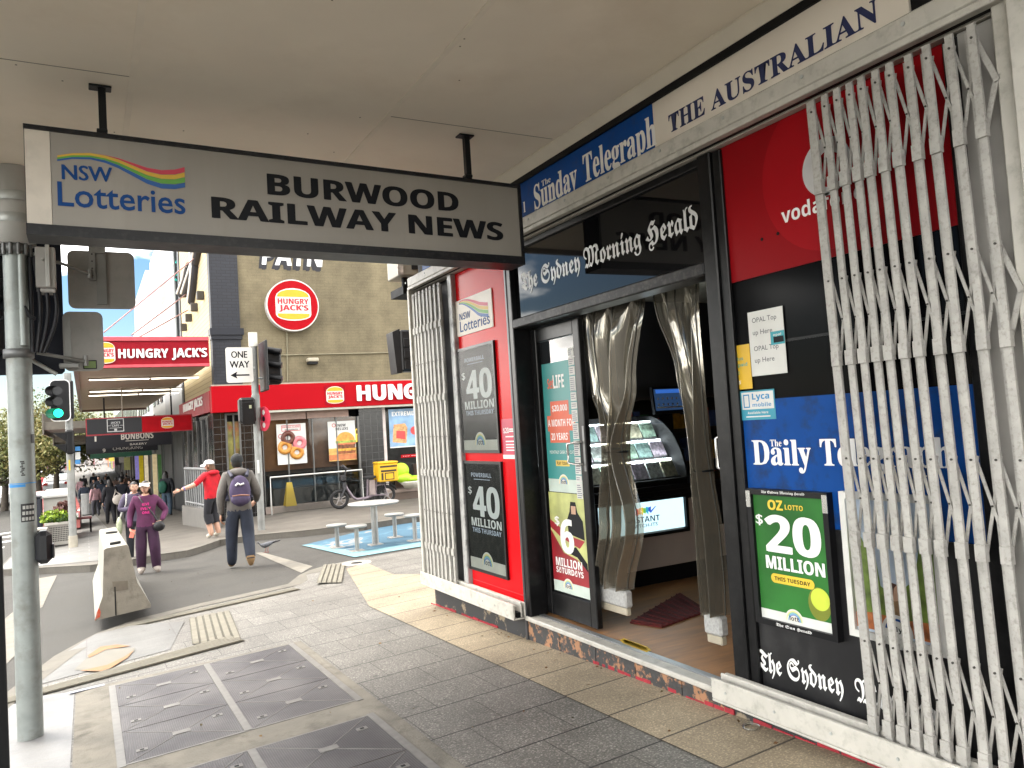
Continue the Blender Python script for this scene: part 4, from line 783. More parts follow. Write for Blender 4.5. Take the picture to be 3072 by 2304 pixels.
def curtain(label, prof, X, tie, folds, zend, amp):
    """prof: (z, y left, y right) down the curtain"""
    t = thing('strip_curtain', label, 'curtain', (X, prof[-1][1], SILL), 'clear vinyl curtains in the doorway')
    def lim(z):
        for (z0, a0, b0), (z1, a1, b1) in zip(prof, prof[1:]):
            if z <= z0 and z >= z1: k = (z0-z)/(z0-z1); k = k*k*(3-2*k); return a0+(a1-a0)*k, b0+(b1-b0)*k
        return prof[-1][1:]
    nz_, nu = 60, 72; mb = MB(VIN); mb.smooth = True; vs = []
    z0, z1 = prof[0][0], prof[-1][0]
    for i in range(nz_+1):
        z = z0+(z1-z0)*i/nz_; a, b = lim(z); wd = abs(a-b); A = amp*(1.15-.5*min(1, wd/.55))*min(1, (i+2)/8)
        for j in range(nu+1):
            u = j/nu; ph = u*folds*2*math.pi; sh = math.sin(ph+.5*math.sin(z*1.9))+.22*math.sin(2*ph+1.3+z*1.1)
            vs.append((X+A*sh+.01*math.sin(z*4+u*5), a+(b-a)*(u+.35/folds/6*math.sin(2*ph)), z))
    mb.add(vs, [[i*(nu+1)+j, i*(nu+1)+j+1, (i+1)*(nu+1)+j+1, (i+1)*(nu+1)+j] for i in range(nz_) for j in range(nu)], True); mb.build('sheet', t)
    mb = MB(BLACKM); a, b = lim(tie); mb.tube([(X+.055*math.cos(k*math.pi/8), (a+b)/2+abs(a-b)*.56*math.sin(k*math.pi/8), tie) for k in range(17)], .006, 6); mb.build('tie', t)
    mb = MB(mat('hem_weight', (.36, .36, .35), .6, var=.2, scale=60, bump=.4)); a, b = lim(z1); mb.bbox((X-.032, min(a, b), z1-.115), (X+.032, max(a, b), z1-.004), .012); mb.use(mat('hem_clear', (.4, .36, .28), .3)); mb.bbox((X-.02, min(a, b)+.01, z1-.165), (X+.02, max(a, b)-.01, z1-.116), .006); mb.build('hem', t)
    # dark welded seams
    mb = MB(mat('seam_dark', (.05, .045, .035), .3))
    for uu in (.02, .3, .52, .98):
        pts = []
        for i in range(0, nz_+1, 2):
            v = vs[i*(nu+1)+int(uu*nu)]; pts.append((v[0]-.004, v[1], v[2]))
        mb.tube(pts, .0045, 5)
    mb.build('seam', t)
XC = W+.2
cu = lambda x, y: PX(x, y, XC)[1]
cz = lambda x, y: PX(x, y, XC)[2]
curtain('clear vinyl curtain tied at its waist in the middle of the doorway', [(TZ0+.04, cu(1742, 940), cu(1936, 880)), (cz(1800, 1160), cu(1772, 1160), cu(1915, 1160)), (cz(1850, 1355), cu(1829, 1352), cu(1873, 1350)), (cz(1850, 1560), cu(1806, 1560), cu(1912, 1560)), (cz(1840, 1760), cu(1794, 1765), cu(1886, 1770))], XC, cz(1850, 1355), 3, 0, .085)
curtain('clear vinyl curtain pulled aside against the door edge with the steel handle', [(TZ0+.04, cu(1962, 880), cu(2098, 842)), (cz(2050, 1120), cu(2030, 1120), cu(2118, 1110)), (cz(2110, 1412), cu(2092, 1412), cu(2128, 1412)), (cz(2130, 1600), cu(2112, 1600), cu(2148, 1600)), (cz(2140, 1840), cu(2120, 1845), cu(2172, 1845))], XC, cz(2110, 1412), 2, 0, .07)
# ---------------------------------------------------------------- shop interior
YCo = 5.36; CF = Fr((0, YCo, CH), (1, 0, 0), (0, 0, 1))
t = thing('shop_counter', 'pale shop counter with a black kickboard inside the doorway', 'counter', (4.6, YCo, SILL))
mb = MB(mat('counter_white', (.42, .36, .32), .5, var=.05)); mb.box((3.35, YCo, SILL+.14), (6.2, YCo+.7, xyz(-.75))); mb.build('front_panel', t)
mb = MB(BLACKM); mb.box((3.37, YCo+.03, SILL), (6.2, YCo+.7, SILL+.139)); mb.use(BLACK); mb.bbox((3.3, YCo-.04, xyz(-.66)), (6.2, YCo+.75, xyz(-.615)), .006); mb.box((3.34, YCo-.012, xyz(-.749)), (6.2, YCo+.7, xyz(-.661))); mb.box((4.72, YCo-.006, xyz(-1.02)), (6.2, YCo-.0005, xyz(-.75))); mb.build('counter_top', t)
q = [CF.px(*p, .03) for p in ((1790, 1524), (2049, 1492), (2056, 1580), (1798, 1618))]; sr = ((q[0][0]+q[3][0])/2, (q[2][1]+q[3][1])/2, (q[1][0]+q[2][0])/2, (q[0][1]+q[1][1])/2)
t = thing('display_screen', 'lit pale screen on the counter front advertising instant scratch tickets', 'screen', CF.p(sr[0], sr[1], .02))
mb = MB(BLACK); mb.frame(CF, (sr[0]-.03, sr[1]-.04, sr[2]+.04, sr[3]+.03), .028, .045, .05); mb.build('bezel', t)
mb = MB(mat('screen_lit', (.4, .5, .52), .3, var=0, emit=(.55, .82, .92), estr=.17)); mb.frect(CF, sr, .03, .02); mb.build('display', t)
mb = MB(mat('screen_ink', (.06, .1, .2), .4, var=0)); mb.text(CF, 'INSTANT', at(sr, .32, .34, .70, .53), .032, 'bold'); mb.text(CF, 'SCRATCH-ITS', at(sr, .30, .18, .67, .29), .032, 'plain', .01)
for k, c in enumerate([(.8, .1, .1), (.85, .35, .05), (.8, .6, .05), (.2, .55, .1), (.05, .4, .6), (.05, .12, .6)]):
    mb.use(mat('scratch_%d' % k, c, .4, var=0, emit=c, estr=.1)); x = .42+.03*k; mb.fpoly(CF, [(sr[0]+(sr[2]-sr[0])*a, sr[1]+(sr[3]-sr[1])*b) for a, b in ((x, .60+.02*k), (x+.03, .57+.04*(k % 2)), (x+.035, .8+.02*(k % 3)), (x+.004, .84-.03*(k % 2)))], .0325, 0)
mb.use(MATS['scratch_5']); mb.fpoly(CF, [(sr[0]+(sr[2]-sr[0])*a, sr[1]+(sr[3]-sr[1])*b) for a, b in ((.585, .66), (.6, .62), (.665, .82), (.655, .83))], .033, 0); mb.build('lettering', t)
# curved display case on the counter
zc0 = xyz(-.61); t = thing('ticket_display_case', 'curved lit display case of scratch tickets on the counter', 'display case', (4.0, YCo, zc0))
prof = [(-.02+.52*(1-math.cos(R(a))), .60*math.sin(R(a))) for a in range(0, 91, 10)]
mb = MB(BLACKM)
for x in (3.42, 4.58):
    pts = [(x, YCo-.03, zc0)]+[(x, YCo-.03+p[0], zc0+p[1]) for p in prof]+[(x, YCo+.6, zc0+.6), (x, YCo+.6, zc0)]
    n = len(pts); mb.add(pts+[(p[0]+.02, p[1], p[2]) for p in pts], [list(range(n)), list(range(2*n-1, n-1, -1))]+[[i, (i+1) % n, (i+1) % n+n, i+n] for i in range(n)])
mb.box((3.44, YCo+.59, zc0), (4.58, YCo+.61, zc0+.6)); mb.box((3.44, YCo-.04, zc0), (4.58, YCo+.0, zc0+.05)); mb.build('case', t)
TK = [mat('ticket_%d' % i, c, .5, var=.5, scale=34) for i, c in enumerate([(.6, .63, .6), (.35, .5, .47), (.5, .46, .33), (.6, .5, .58), (.38, .52, .4)])]
for k in range(3):
    mb = MB(BLACKM); y = YCo+.03+.13*k; z = zc0+.06+.17*k; mb.box((3.44, y, z-.02), (4.58, y+.14, z)); sh_ = mb.build('shelf', t)
    mb = MB(TK[0])
    for i in range(7):
        mb.use(TK[(i*2+k) % 5]); x = 3.46+i*.16; mb.hexa([(x, y+.01, z+.001), (x+.145, y+.01, z+.001), (x+.145, y+.02, z+.001), (x, y+.02, z+.001), (x, y+.08, z+.13), (x+.145, y+.08, z+.13), (x+.145, y+.09, z+.13), (x, y+.09, z+.13)])
    mb.build('tickets', sh_)
    mb = MB(mat('case_lamp', (.8, .8, .8), .4, var=0, emit=(.9, .97, 1), estr=7.0)); mb.box((3.46, y+.09, z+.14), (4.56, y+.125, z+.15)); mb.build('lamp', sh_)
mb = MB(glass('case_glass', alpha=.2)); n = len(prof); vs = [(x, YCo-.032+p[0], zc0+p[1]+.002) for x in (3.44, 4.58) for p in prof]; mb.add(vs, [[i, i+n, i+n+1, i+1] for i in range(n-1)], True); mb.build('glass', t)
# till monitor
c = PY(2000, 1205, YCo+.35); t = thing('till_monitor', 'black till monitor with a grid of keys above the display case', 'monitor', (c.x, c.y, c.z-.3)); MF = Fr((c.x, c.y, c.z), (1, .1, 0), (0, .1, 1))
mb = MB(BLACK); mb.frect(MF, (-.17, -.11, .26, .14), 0, .03); mb.build('housing', t); mb = MB(mat('till_screen', (.01, .014, .02), .15, var=0, emit=(.02, .05, .12), estr=.1)); mb.frect(MF, (-.15, -.08, .24, .12), .003, .002); mb.use(mat('till_blue', (.02, .05, .2), .3, var=0, emit=(.03, .12, .45), estr=.12)); mb.frect(MF, (-.13, .08, .22, .115), .005, .001)
mb.use(mat('till_keys', (.3, .3, .3), .5, var=0))
for i in range(5):
    for j in range(2): mb.disc(MF, (-.11+.06*i, .03-.055*j), .012, .006, 0, 8)
mb.frect(MF, (-.14, -.06, .2, -.045), .006, 0); mb.build('screen', t); mb = MB(BLACKM); mb.box((c.x-.03, c.y+.04, c.z-.45), (c.x+.09, c.y+.09, c.z-.1)); mb.box((c.x-.12, c.y, c.z-.5), (c.x+.16, c.y+.2, c.z-.45)); mb.build('stand', t)
# shelves and boards behind the counter
t = thing('packet_shelf', 'dark shelf unit with coloured packets behind the counter', 'shelf', (5.6, 6.6, SILL))
mb = MB(mat('shelf_dark', (.03, .022, .018), .6))
for z in (-.9, -.55, -.2, .15): mb.box((4.6, 6.45, xyz(z)), (7.6, 6.88, xyz(z)+.03))
mb.box((4.55, 6.45, SILL), (4.6, 6.88, xyz(.2))); mb.build('frame', t)
mb = MB()
PK = [mat('packet_%d' % i, c, .4, var=.3, scale=20) for i, c in enumerate([(.3, .02, .02), (.35, .18, .02), (.05, .08, .2), (.25, .25, .22), (.03, .12, .06)])]
for z in (-.87, -.52, -.17):
    x = 4.65
    while x < 7.5: wd = random.uniform(.07, .16); mb.use(random.choice(PK)); mb.box((x, 6.5, xyz(z)+.001), (x+wd*.9, 6.6, xyz(z)+random.uniform(.12, .26))); x += wd
mb.build('packet', t)
t = thing('wall_board', 'dark green menu board on the orange wall inside the shop', 'board', (5.6, 6.88, xyz(.2))); BF = Fr((0, 6.88, CH), (1, 0, 0), (0, 0, 1))
u = BF.px(2000, 1000); mb = MB(mat('board_green', (.035, .05, .015), .4)); mb.frect(BF, (u[0]-.0, .1, u[0]+1.0, .95), .0, .02); mb.use(mat('board_teal', (.03, .3, .3), .5, var=0, emit=(.03, .3, .3), estr=.15)); mb.frect(BF, (u[0]+.12, .42, u[0]+.4, .47), .003, .002); mb.frect(BF, (u[0]+.06, .72, u[0]+.25, .8), .003, .002); mb.build('board', t)
t = thing('wall_poster', 'red poster on the orange wall seen between the curtains', 'poster', (5.2, 6.88, xyz(-.1))); mb = MB(PK[0]); mb.frect(BF, (u[0]-.55, -.25, u[0]-.05, .05), .004, .004); mb.use(PK[3])
for k in range(6): mb.frect(BF, (u[0]-.5+.07*k, -.2+.03*(k % 3), u[0]-.46+.07*k, -.12+.04*(k % 2)), .006, .002)
mb.build('print', t)
t = thing('door_mat', 'dark red ribbed mat on the wooden shop floor', 'mat', (4.2, 4.7, SILL)); a = [PZ(x, y, SILL) for x, y in ((1890, 1870), (2040, 1782), (2125, 1836), (1985, 1884))]
mb = MB(mat('mat_red', (.085, .008, .008), .9, var=.4, scale=40, bump=.6)); mb.add([tuple(p+Vector((0, 0, .012))) for p in a]+[tuple(p) for p in a], [(0, 3, 2, 1), (4, 5, 6, 7), (0, 1, 5, 4), (1, 2, 6, 5), (2, 3, 7, 6), (3, 0, 4, 7)])
for k in range(9):
    p = a[0].lerp(a[1], (k+.3)/9); q_ = a[3].lerp(a[2], (k+.3)/9); mb.tube([p+Vector((0, 0, .013)), q_+Vector((0, 0, .013))], .008, 5)
mb.build('ribbed_mat', t)
a = [PZ(x, y, SILL+.001) for x, y in ((1862, 1926), (1876, 1921), (1950, 1948), (1935, 1954))]; mb = MB(mat('tape_yellow', (.75, .48, .02), .6, var=.2)); n = Vector((0, 0, .003)); mb.add([tuple(p+n) for p in a], [(0, 3, 2, 1)])
for k in range(3): mb.add([tuple(p+n+Vector((.012*(k-1), .03*(k-1), .0015))) for p in a], [(0, 3, 2, 1)])
tag(mb.build('floor_tape'), 'scuffed yellow tape stuck on the shop floor at the doorway', 'tape')
# ================================================================== awning over the footpath
CEIL = xyz(1.87)
t = thing('street_awning', 'cream soffit of the awning over the footpath', 'awning', (1, 3, CEIL))
SOF = mat('soffit_cream', (.87, .80, .68), .75, var=.05, scale=1.3, stain=((.72, .64, .51), .4, 1.1))
mb = MB(SOF); mb.box((-1.5, .5, CEIL), (W+.06, 7.2, CEIL+.22)); mb.build('soffit', t)
mb = MB(mat('soffit_joint', (.84, .775, .66), .75, var=.04)); xj = (-1.1, .268, 1.64)
for x in xj: mb.box((x-.016, .51, CEIL-.005), (x+.016, 7.2, CEIL-.0002))
mb.use(mat('joint_dark', (.25, .22, .18), .8))
for x0, x1, yy in ((-1.084, .252, 4.29), (.284, 1.624, 2.9), (.284, 1.624, 5.9), (1.656, W-.1, 4.33), (-1.084, .252, 1.5), (1.656, W-.1, 1.4)): mb.box((x0, yy-.003, CEIL-.0012), (x1, yy+.003, CEIL-.0001))
mb.use(mat('screw_dot', (.3, .26, .2), .6))
for k in range(46):
    x = random.uniform(-1, 2.6); y = .6+random.random()*6; mb.tube([(x, y, CEIL-.002), (x, y, CEIL-.0001)], .005, 6)
mb.build('joint_strip', t)
mb = MB(mat('cornice_cream', (.76, .71, .60), .6, var=.04)); mb.add([(W-.085, .5, CEIL-.0006), (W-.085, 7.2, CEIL-.0006), (W-.085, 7.2, CEIL-.012), (W-.085, .5, CEIL-.012), (W-.035, .5, CEIL-.075), (W-.035, 7.2, CEIL-.075), (W-.002, 7.2, CEIL-.075), (W-.002, .5, CEIL-.075)], [(0, 3, 2, 1), (3, 4, 5, 2), (4, 7, 6, 5), (0, 1, 6, 7)]); mb.build('cornice', t)
mb = MB(mat('awning_fascia', (.3, .29, .28), .5)); mb.box((-1.56, .45, CEIL-.05), (-1.501, 7.26, CEIL+.35)); mb.box((-1.5, 7.201, CEIL-.05), (W, 7.26, CEIL+.35)); mb.build('fascia', t)
# ---------------------------------------------------------------- hanging sign
YS_ = 4.45; SF = Fr((0, YS_, CH), (1, 0, 0), (0, 0, 1))
q = [SF.px(*p) for p in ((72, 372), (1559, 556), (1572, 771), (75, 670))]
u0, u1 = (q[0][0]+q[3][0])/2, (q[1][0]+q[2][0])/2
t = thing('hanging_sign', 'long grey lightbox sign hung under the awning with black lettering', 'sign', ((u0+u1)/2, YS_, xyz(1.1)))
zT0, zT1, zB0, zB1 = q[0][1], q[1][1], q[3][1], q[2][1]
SGF = mat('sign_face', (.29, .272, .245), .38, var=.10, scale=2.4, stain=((.27, .25, .22), .6, 5), streak=True)
def slant(mb, ua, ub, fa, fb, d, t_):        # a bar between two sloping edges given as fractions of the sign height
    z = lambda u, f: (zB0+(zB1-zB0)*(u-u0)/(u1-u0))*(1-f)+(zT0+(zT1-zT0)*(u-u0)/(u1-u0))*f
    return mb.fpoly(SF, [(ua, z(ua, fa)), (ub, z(ub, fa)), (ub, z(ub, fb)), (ua, z(ua, fb))], d, t_)
mb = MB(SGF); slant(mb, u0+.114, u1-.02, .001, .955, 0, .17); fc_ = mb.build('face', t); mb = MB(mat('sign_sunlit_strip', (.62, .57, .50), .4, var=.05, stain=((.45, .42, .38), .4, 9))); slant(mb, u0+.004, u0+.112, .001, .955, .001, .17); mb.build('sunlit_strip', t)  # sunlight on the left end of the face, painted as a paler strip
mb = MB(mat('sign_trim', (.007, .0075, .010), .35, spec=.35, var=.25, scale=12, stain=((.035, .035, .035), .5, 40))); slant(mb, u0, u1, .956, 1.0, .012, .20); slant(mb, u0, u1, -.11, 0, .012, .20); slant(mb, u1-.019, u1, .001, .955, .012, .19); slant(mb, u0, u0+.003, .001, .955, -.02, .15); mb.build('trim', t)
for (xa, ya), (xb, yb) in (((316, 258), (310, 395)), ((1397, 408), (1408, 530))):
    a = PY(xa, ya, YS_); b = PY(xb, yb, YS_); mb = MB(mat('rod_black', (.006, .007, .009), .4, spec=.3)); x = b.x; mb.box((x-.018, YS_-.002, b.z-.03), (x+.018, YS_+.034, CEIL-.012)); mb.bbox((x-.06, YS_-.02, CEIL-.012), (x+.045, YS_+.05, CEIL-.001), .003); mb.bbox((x-.03, YS_-.01, b.z-.005), (x+.02, YS_+.04, b.z+.012), .002); mb.build('hanger', t)
SK = mat('sign_letter_black', (.006, .007, .010), .5, spec=.2, var=.1)
z5 = lambda x, y: (x/2.765, 350+y/2.765); zb = lambda x, y: (700+x/2.212, 400+y/2.212)
def stext(mb, s, L_, R_, T_, st, off):
    a, b, c = SF.px(*L_), SF.px(*R_), SF.px(*T_); sl_ = Vector((b[0]-a[0], 0, b[1]-a[1])).normalized(); F = Fr(SF.p(a[0], a[1], 0), sl_, Vector((0, 0, 1)))
    F.n = Vector((0, -1, 0)); mb.text(F, s, (0, 0, math.hypot(b[0]-a[0], b[1]-a[1]), c[1]-a[1]), .0025, st, off, 0, 0, True)
mb = MB(SK); stext(mb, 'BURWOOD', zb(226, 404), zb(1497, 521), zb(226, 266), 'bold', .028); mb.build('lettering', fc_); mb = MB(SK); stext(mb, 'RAILWAY NEWS', z5(1757, 838), zb(1792, 712), z5(1757, 662), 'bold', .028); mb.build('lettering', fc_)
mb = MB(DB); stext(mb, 'NSW', z5(512, 518), z5(935, 543), z5(512, 396), 'plain', .035); mb.build('lettering', fc_); mb = MB(DB); stext(mb, 'Lotteries', z5(480, 735), z5(1540, 808), z5(480, 537), 'plain', .012); mb.build('lettering', fc_); mb = MB(DB)
# wave traced as ribbons on the sign face
top = [(475, 322), (600, 305), (750, 303), (870, 320), (980, 345), (1100, 385), (1220, 425), (1340, 445), (1450, 440), (1530, 420)]
bot = [(475, 370), (600, 352), (750, 356), (870, 385), (980, 430), (1100, 495), (1220, 560), (1340, 600), (1450, 605), (1535, 590)]
cuts_ = [(0, .02, .34, .66), (.0, .30, .34, .62)]
fr0 = [[0, 0, .35, .68, 1], [0, 0, .35, .68, 1], [0, .0, .38, .68, 1], [0, .06, .4, .66, 1], [0, .14, .42, .68, 1], [0, .2, .45, .7, 1], [0, .24, .47, .72, 1], [0, .25, .48, .73, 1], [0, .26, .5, .75, 1], [0, .26, .5, .76, 1]]
for i, nm in enumerate(('wave_red', 'wave_yellow', 'wave_green', 'wave_blue')):
    mb.use(mat(nm))
    for k in range(len(top)-1):
        e = []
        for kk, ff in ((k, i+1), (k+1, i+1), (k+1, i), (k, i)):
            f = fr0[kk][ff]-(.02 if ff == i+1 else 0); x = top[kk][0]+(bot[kk][0]-top[kk][0])*f; y = top[kk][1]+(bot[kk][1]-top[kk][1])*f; e.append(SF.px(*z5(x, y)))
        mb.fpoly(SF, e, .0025, 0)
mb.build('emblem', fc_)
# ================================================================== big galvanised pole with its boxes and sign backs
pb = G(92, 2213); t = thing('signal_pole', 'thick galvanised steel pole at the kerb passing up through the awning', 'pole', pb)
POLE = mat('pole_galvanised', (.26, .285, .275), .48, metal=.35, var=.16, scale=9, stain=((.15, .14, .12), .55, 6.5))
mb = MB(POLE); mb.tube([pb+Vector((0, 0, -.02)), Vector((pb.x, pb.y, CEIL+.1))], .073, 28); mb.build('shaft', t)
zc_ = lambda y: PY(50, y, pb.y).z
mb = MB(mat('collar_grey', (.42, .42, .40), .55, var=.08, stain=((.3, .3, .28), .4, 6))); mb.lathe([(.074, zc_(738)), (.118, zc_(735)), (.12, zc_(652)), (.112, zc_(640)), (.112, CEIL-.001)], (pb.x, pb.y, 0), 28); mb.use(STEEL)
for y in (585, 650): mb.lathe([(.121, zc_(y)), (.124, zc_(y)-.004), (.124, zc_(y)-.055), (.121, zc_(y)-.06)], (pb.x, pb.y, 0), 28)
mb.build('collar', t)
mb = MB(mat('clamp_dark', (.16, .165, .165), .5, metal=.6, var=.2)); 
mb.lathe([(.074, zc_(1062)+.03), (.088, zc_(1062)+.028), (.088, zc_(1062)-.028), (.074, zc_(1062)-.03)], (pb.x, pb.y, 0), 24); mb.build('clamp', t); mb = MB(MATS['clamp_dark']); mb.lathe([(.074, zc_(748)+.03), (.088, zc_(748)+.028), (.088, zc_(748)-.028), (.074, zc_(748)-.03)], (pb.x, pb.y, 0), 24)
for k in range(6):
    a = R(200+k*28); mb.tube([(pb.x+.09*math.cos(a), pb.y+.09*math.sin(a), zc_(748)-.05), (pb.x+.09*math.cos(a), pb.y+.09*math.sin(a), zc_(748)+.05)], .012, 8)
mb.build('clamp', t)
mb = MB(mat('cable_black', (.012, .013, .017), .5))
for k, (dx, sag) in enumerate(((.10, .0), (.125, .05), (.15, .09), (.175, .14))):
    mb.tube([(pb.x+dx*.8+sag*math.sin(math.pi*i/14)*.6, pb.y-.05+.01*k, zc_(775)+(zc_(1060)-zc_(775))*i/14) for i in range(15)], .013, 8)
mb.tube([(pb.x+.035, pb.y-.078, zc_(770)+(zc_(955)-zc_(770))*i/10) for i in range(9)]+[(pb.x+.075, pb.y-.08, zc_(955)), (pb.x+.1, pb.y-.06, zc_(960))], .012, 8); mb.build('cable', t)
mb = MB(POLE); mb.tube([(pb.x+.035, pb.y-.07, zc_(770)), (pb.x+.035, pb.y-.07, zc_(1040))], .022, 10); mb.build('conduit', t)
def onpole(y, a): return Vector((pb.x+.0745*math.cos(R(a)), pb.y+.0745*math.sin(R(a)), PY(92, y, pb.y).z))
def wrap(mb, z0, z1, a0, a1, r=.0745, n=12):
    vs = [(pb.x+r*math.cos(R(a0+(a1-a0)*i/n)), pb.y+r*math.sin(R(a0+(a1-a0)*i/n)), z) for z in (z0, z1) for i in range(n+1)]; mb.add(vs, [[i, i+1, i+n+2, i+n+1] for i in range(n)], True)
mb = MB(mat('tape_blue', (.02, .2, .5), .4)); wrap(mb, onpole(1458, 0).z, onpole(1450, 0).z, 150, 285); wrap(mb, onpole(1450, 0).z+.003, onpole(1446, 0).z, 150, 400); mb.build('blue_tape', t)
mb = MB(mat('sticker_black', (.02, .02, .022), .5)); wrap(mb, onpole(1562, 0).z, onpole(1508, 0).z, 262, 325); mb.use(mat('sticker_grey', (.4, .4, .38), .6))
for i in range(3):
    for j in range(4): wrap(mb, onpole(1558-i*17, 0).z, onpole(1548-i*17, 0).z, 266+j*14.5+i*2, 277+j*14.5+i*2, .0752, 3)
mb.use(MATS['sticker_black']); wrap(mb, onpole(1330, 0).z, onpole(1303, 0).z, 318, 345); mb.use(mat('graffiti_ink', (.05, .05, .05), .6))
for k in range(9): wrap(mb, onpole(1425-k*5, 0).z, onpole(1421-k*5, 0).z, 268+4*math.sin(k*2.2), 280+5*math.cos(k*1.7), .0748, 3)
mb.build('sticker', t)
bx = onpole(1640, -10); mb = MB(mat('button_housing', (.014, .015, .018), .3)); mb.M = Tm((bx.x+.03, bx.y-.01, 0)); z0, z1 = PY(118, 1690, pb.y).z, PY(118, 1592, pb.y).z; mb.bbox((-.045, -.06, z0), (.05, .06, z1), .03); mb.bbox((.05, -.045, z0+.03), (.062, .045, z0+.12), .004); mb.build('push_button', t)
# grey metal box
c = PY(138, 808, pb.y+.02); a, b = PY(105, 745, pb.y-.0), PY(172, 868, pb.y); t2 = thing('control_box', 'small grey metal box bolted beside the galvanised pole', 'box', (c.x, c.y, b.z))
mb = MB(mat('box_grey', (.40, .39, .37), .45, metal=.2, var=.08)); x0, x1, z0, z1 = a.x+.0, b.x-.006, b.z, a.z
mb.bbox((x0, pb.y-.06, z0), (x1, pb.y+.08, z1), .006); mb.bbox((x0+.004, pb.y-.05, z0-.03), (x1-.002, pb.y+.07, z0-.001), .006); mb.build('case', t2); mb = MB(mat('box_rail', (.5, .5, .48), .35, metal=.6)); xm = x0+(x1-x0)*.62; mb.bbox((xm-.012, pb.y-.078, z0+.003), (xm+.012, pb.y-.061, z1+.012), .002); mb.tube([(xm-.03, pb.y-.08, (z0+z1)/2+.05), (xm-.03, pb.y-.061, (z0+z1)/2+.05)], .008, 8); mb.build('rail', t2)
mb = MB(STEEL); mb.tube([(pb.x+.07, pb.y, z1-.04), (x0, pb.y, z1-.04)], .012, 6); mb.build('bracket', t2)
# big black target board of a signal facing the other way
YB = pb.y+.42; BFm = Fr((0, YB, CH), (1, 0, 0), (0, 0, 1)); q0 = BFm.px(190, 640); q1 = BFm.px(190, 1122)
t2 = thing('signal_target_board', 'large dark navy back of a traffic signal target board behind the thick pole', 'traffic signal', (pb.x, YB, CH+q1[1]))
mb = MB(mat('board_navy', (.005, .0065, .012), .45, spec=.2, var=.2)); rr = .12; cx0, cx1, cy0, cy1 = -1.05, BFm.px(188, 900)[0], q1[1], q0[1]+.1
pts = [(cx0+rr-rr*math.cos(R(a)), cy0+rr-rr*math.sin(R(a))) for a in range(0, 91, 15)]+[(cx1-.02, cy0), (cx1, cy0+.02), (cx1, cy1), (cx0, cy1)]; mb.fpoly(BFm, pts, 0, .012); mb.build('board', t2)
mb = MB(mat('signal_body', (.006, .006, .008), .35, spec=.3)); 
for k in range(3):
    cz_ = cy0+.3+.36*k; mb.bbox((pb.x-.38, YB-.16, CH+cz_-.16), (pb.x-.1, YB-.013, CH+cz_+.16), .03)
mb.torus(BFm, (pb.x-.2, cy0+.5), .17, .012, .19, 20, 6); mb.build('lamp_housing', t2)
mb = MB(STEEL); mb.tube([(pb.x-.03, pb.y, zc_(1062)), (pb.x+.05, YB-.02, zc_(1062)), (pb.x+.2, YB-.02, zc_(1110))], .014, 8); mb.build('bracket', t2)
# the two sign backs
def signback(quad, label, Y):
    F = Fr((0, Y, CH), (1, 0, 0), (0, 0, 1)); q = [F.px(*p) for p in quad]; r = ((q[0][0]+q[3][0])/2, (q[2][1]+q[3][1])/2, (q[1][0]+q[2][0])/2, (q[0][1]+q[1][1])/2)
    t = thing('road_sign', label, 'road sign', F.p((r[0]+r[2])/2, r[1], 0), 'grey backs of road signs on the thick pole'); c = .045
    pts = []
    for (ax, ay), a0 in (((r[2]-c, r[3]-c), 0), ((r[0]+c, r[3]-c), 90), ((r[0]+c, r[1]+c), 180), ((r[2]-c, r[1]+c), 270)): pts += [(ax+c*math.cos(R(a0+k*15)), ay+c*math.sin(R(a0+k*15))) for k in range(7)]
    mb = MB(mat('sign_back', (.235, .225, .21), .5, metal=.25, var=.1, scale=5, stain=((.17, .165, .155), .4, 12))); mb.fpoly(F, pts, 0, .006); mb.build('plate', t); return t, F, r
tS, FS, rS = signback([(200, 752), (402, 756), (407, 928), (206, 925)], 'grey back of the upper square road sign, against the sky', pb.y+.15)
GB = mat('bracket_grey', (.20, .20, .19), .5, metal=.5, var=.2)
mb = MB(GB); u = FS.px(303, 800)[0]; mb.frect(FS, (u-.03, rS[1]+.03, u+.03, rS[3]-.02), .02, .019); mb.frect(FS, (u-.075, rS[3]-.21, u-.035, rS[3]+.04), .035, .03); mb.frect(FS, (u-.075, rS[3]-.02, u+.03, rS[3]+.03), .0365, .012); mb.use(DK)
for k in range(4): mb.disc(FS, (u-.055, rS[3]-.18+.05*k), .006, .0355, .001, 8)
mb.use(GB); aa = PY(178, 788, pb.y+.05); bb = PY(270, 822, pb.y+.11); mb.tube([Vector((pb.x+.06, pb.y, aa.z)), aa, bb], .011, 8); mb.tube([bb+Vector((0, 0, -.03)), bb+Vector((0, 0, .03))], .016, 8); mb.build('bracket', tS)
tS, FS, rS = signback([(188, 932), (306, 938), (315, 1110), (190, 1116)], 'grey back of the lower road sign with a small green label', pb.y+.15)
mb = MB(GB); u = FS.px(203, 1000)[0]; mb.frect(FS, (u-.02, rS[1]+.02, u+.02, rS[3]-.02), .02, .019); aa = PY(110, 1058, pb.y); bb = PY(258, 1084, pb.y+.1); mb.tube([aa, bb], .012, 8); mb.tube([bb+Vector((0, 0, -.03)), bb+Vector((0, 0, .04))], .015, 8); mb.bbox(tuple(bb+Vector((-.16, -.02, -.045))), tuple(bb+Vector((-.04, .02, -.01))), .006); mb.build('bracket', tS)
mb = MB(mat('label_green', (.16, .24, .07), .5)); a = FS.px(252, 1084); b = FS.px(288, 1104); mb.frect(FS, (a[0], b[1], b[0], a[1]), .003, .002); mb.use(TXK); mb.frame(FS, (a[0]-.006, b[1]-.006, b[0]+.006, a[1]+.006), .006, .004, .003); mb.build('label', tS)
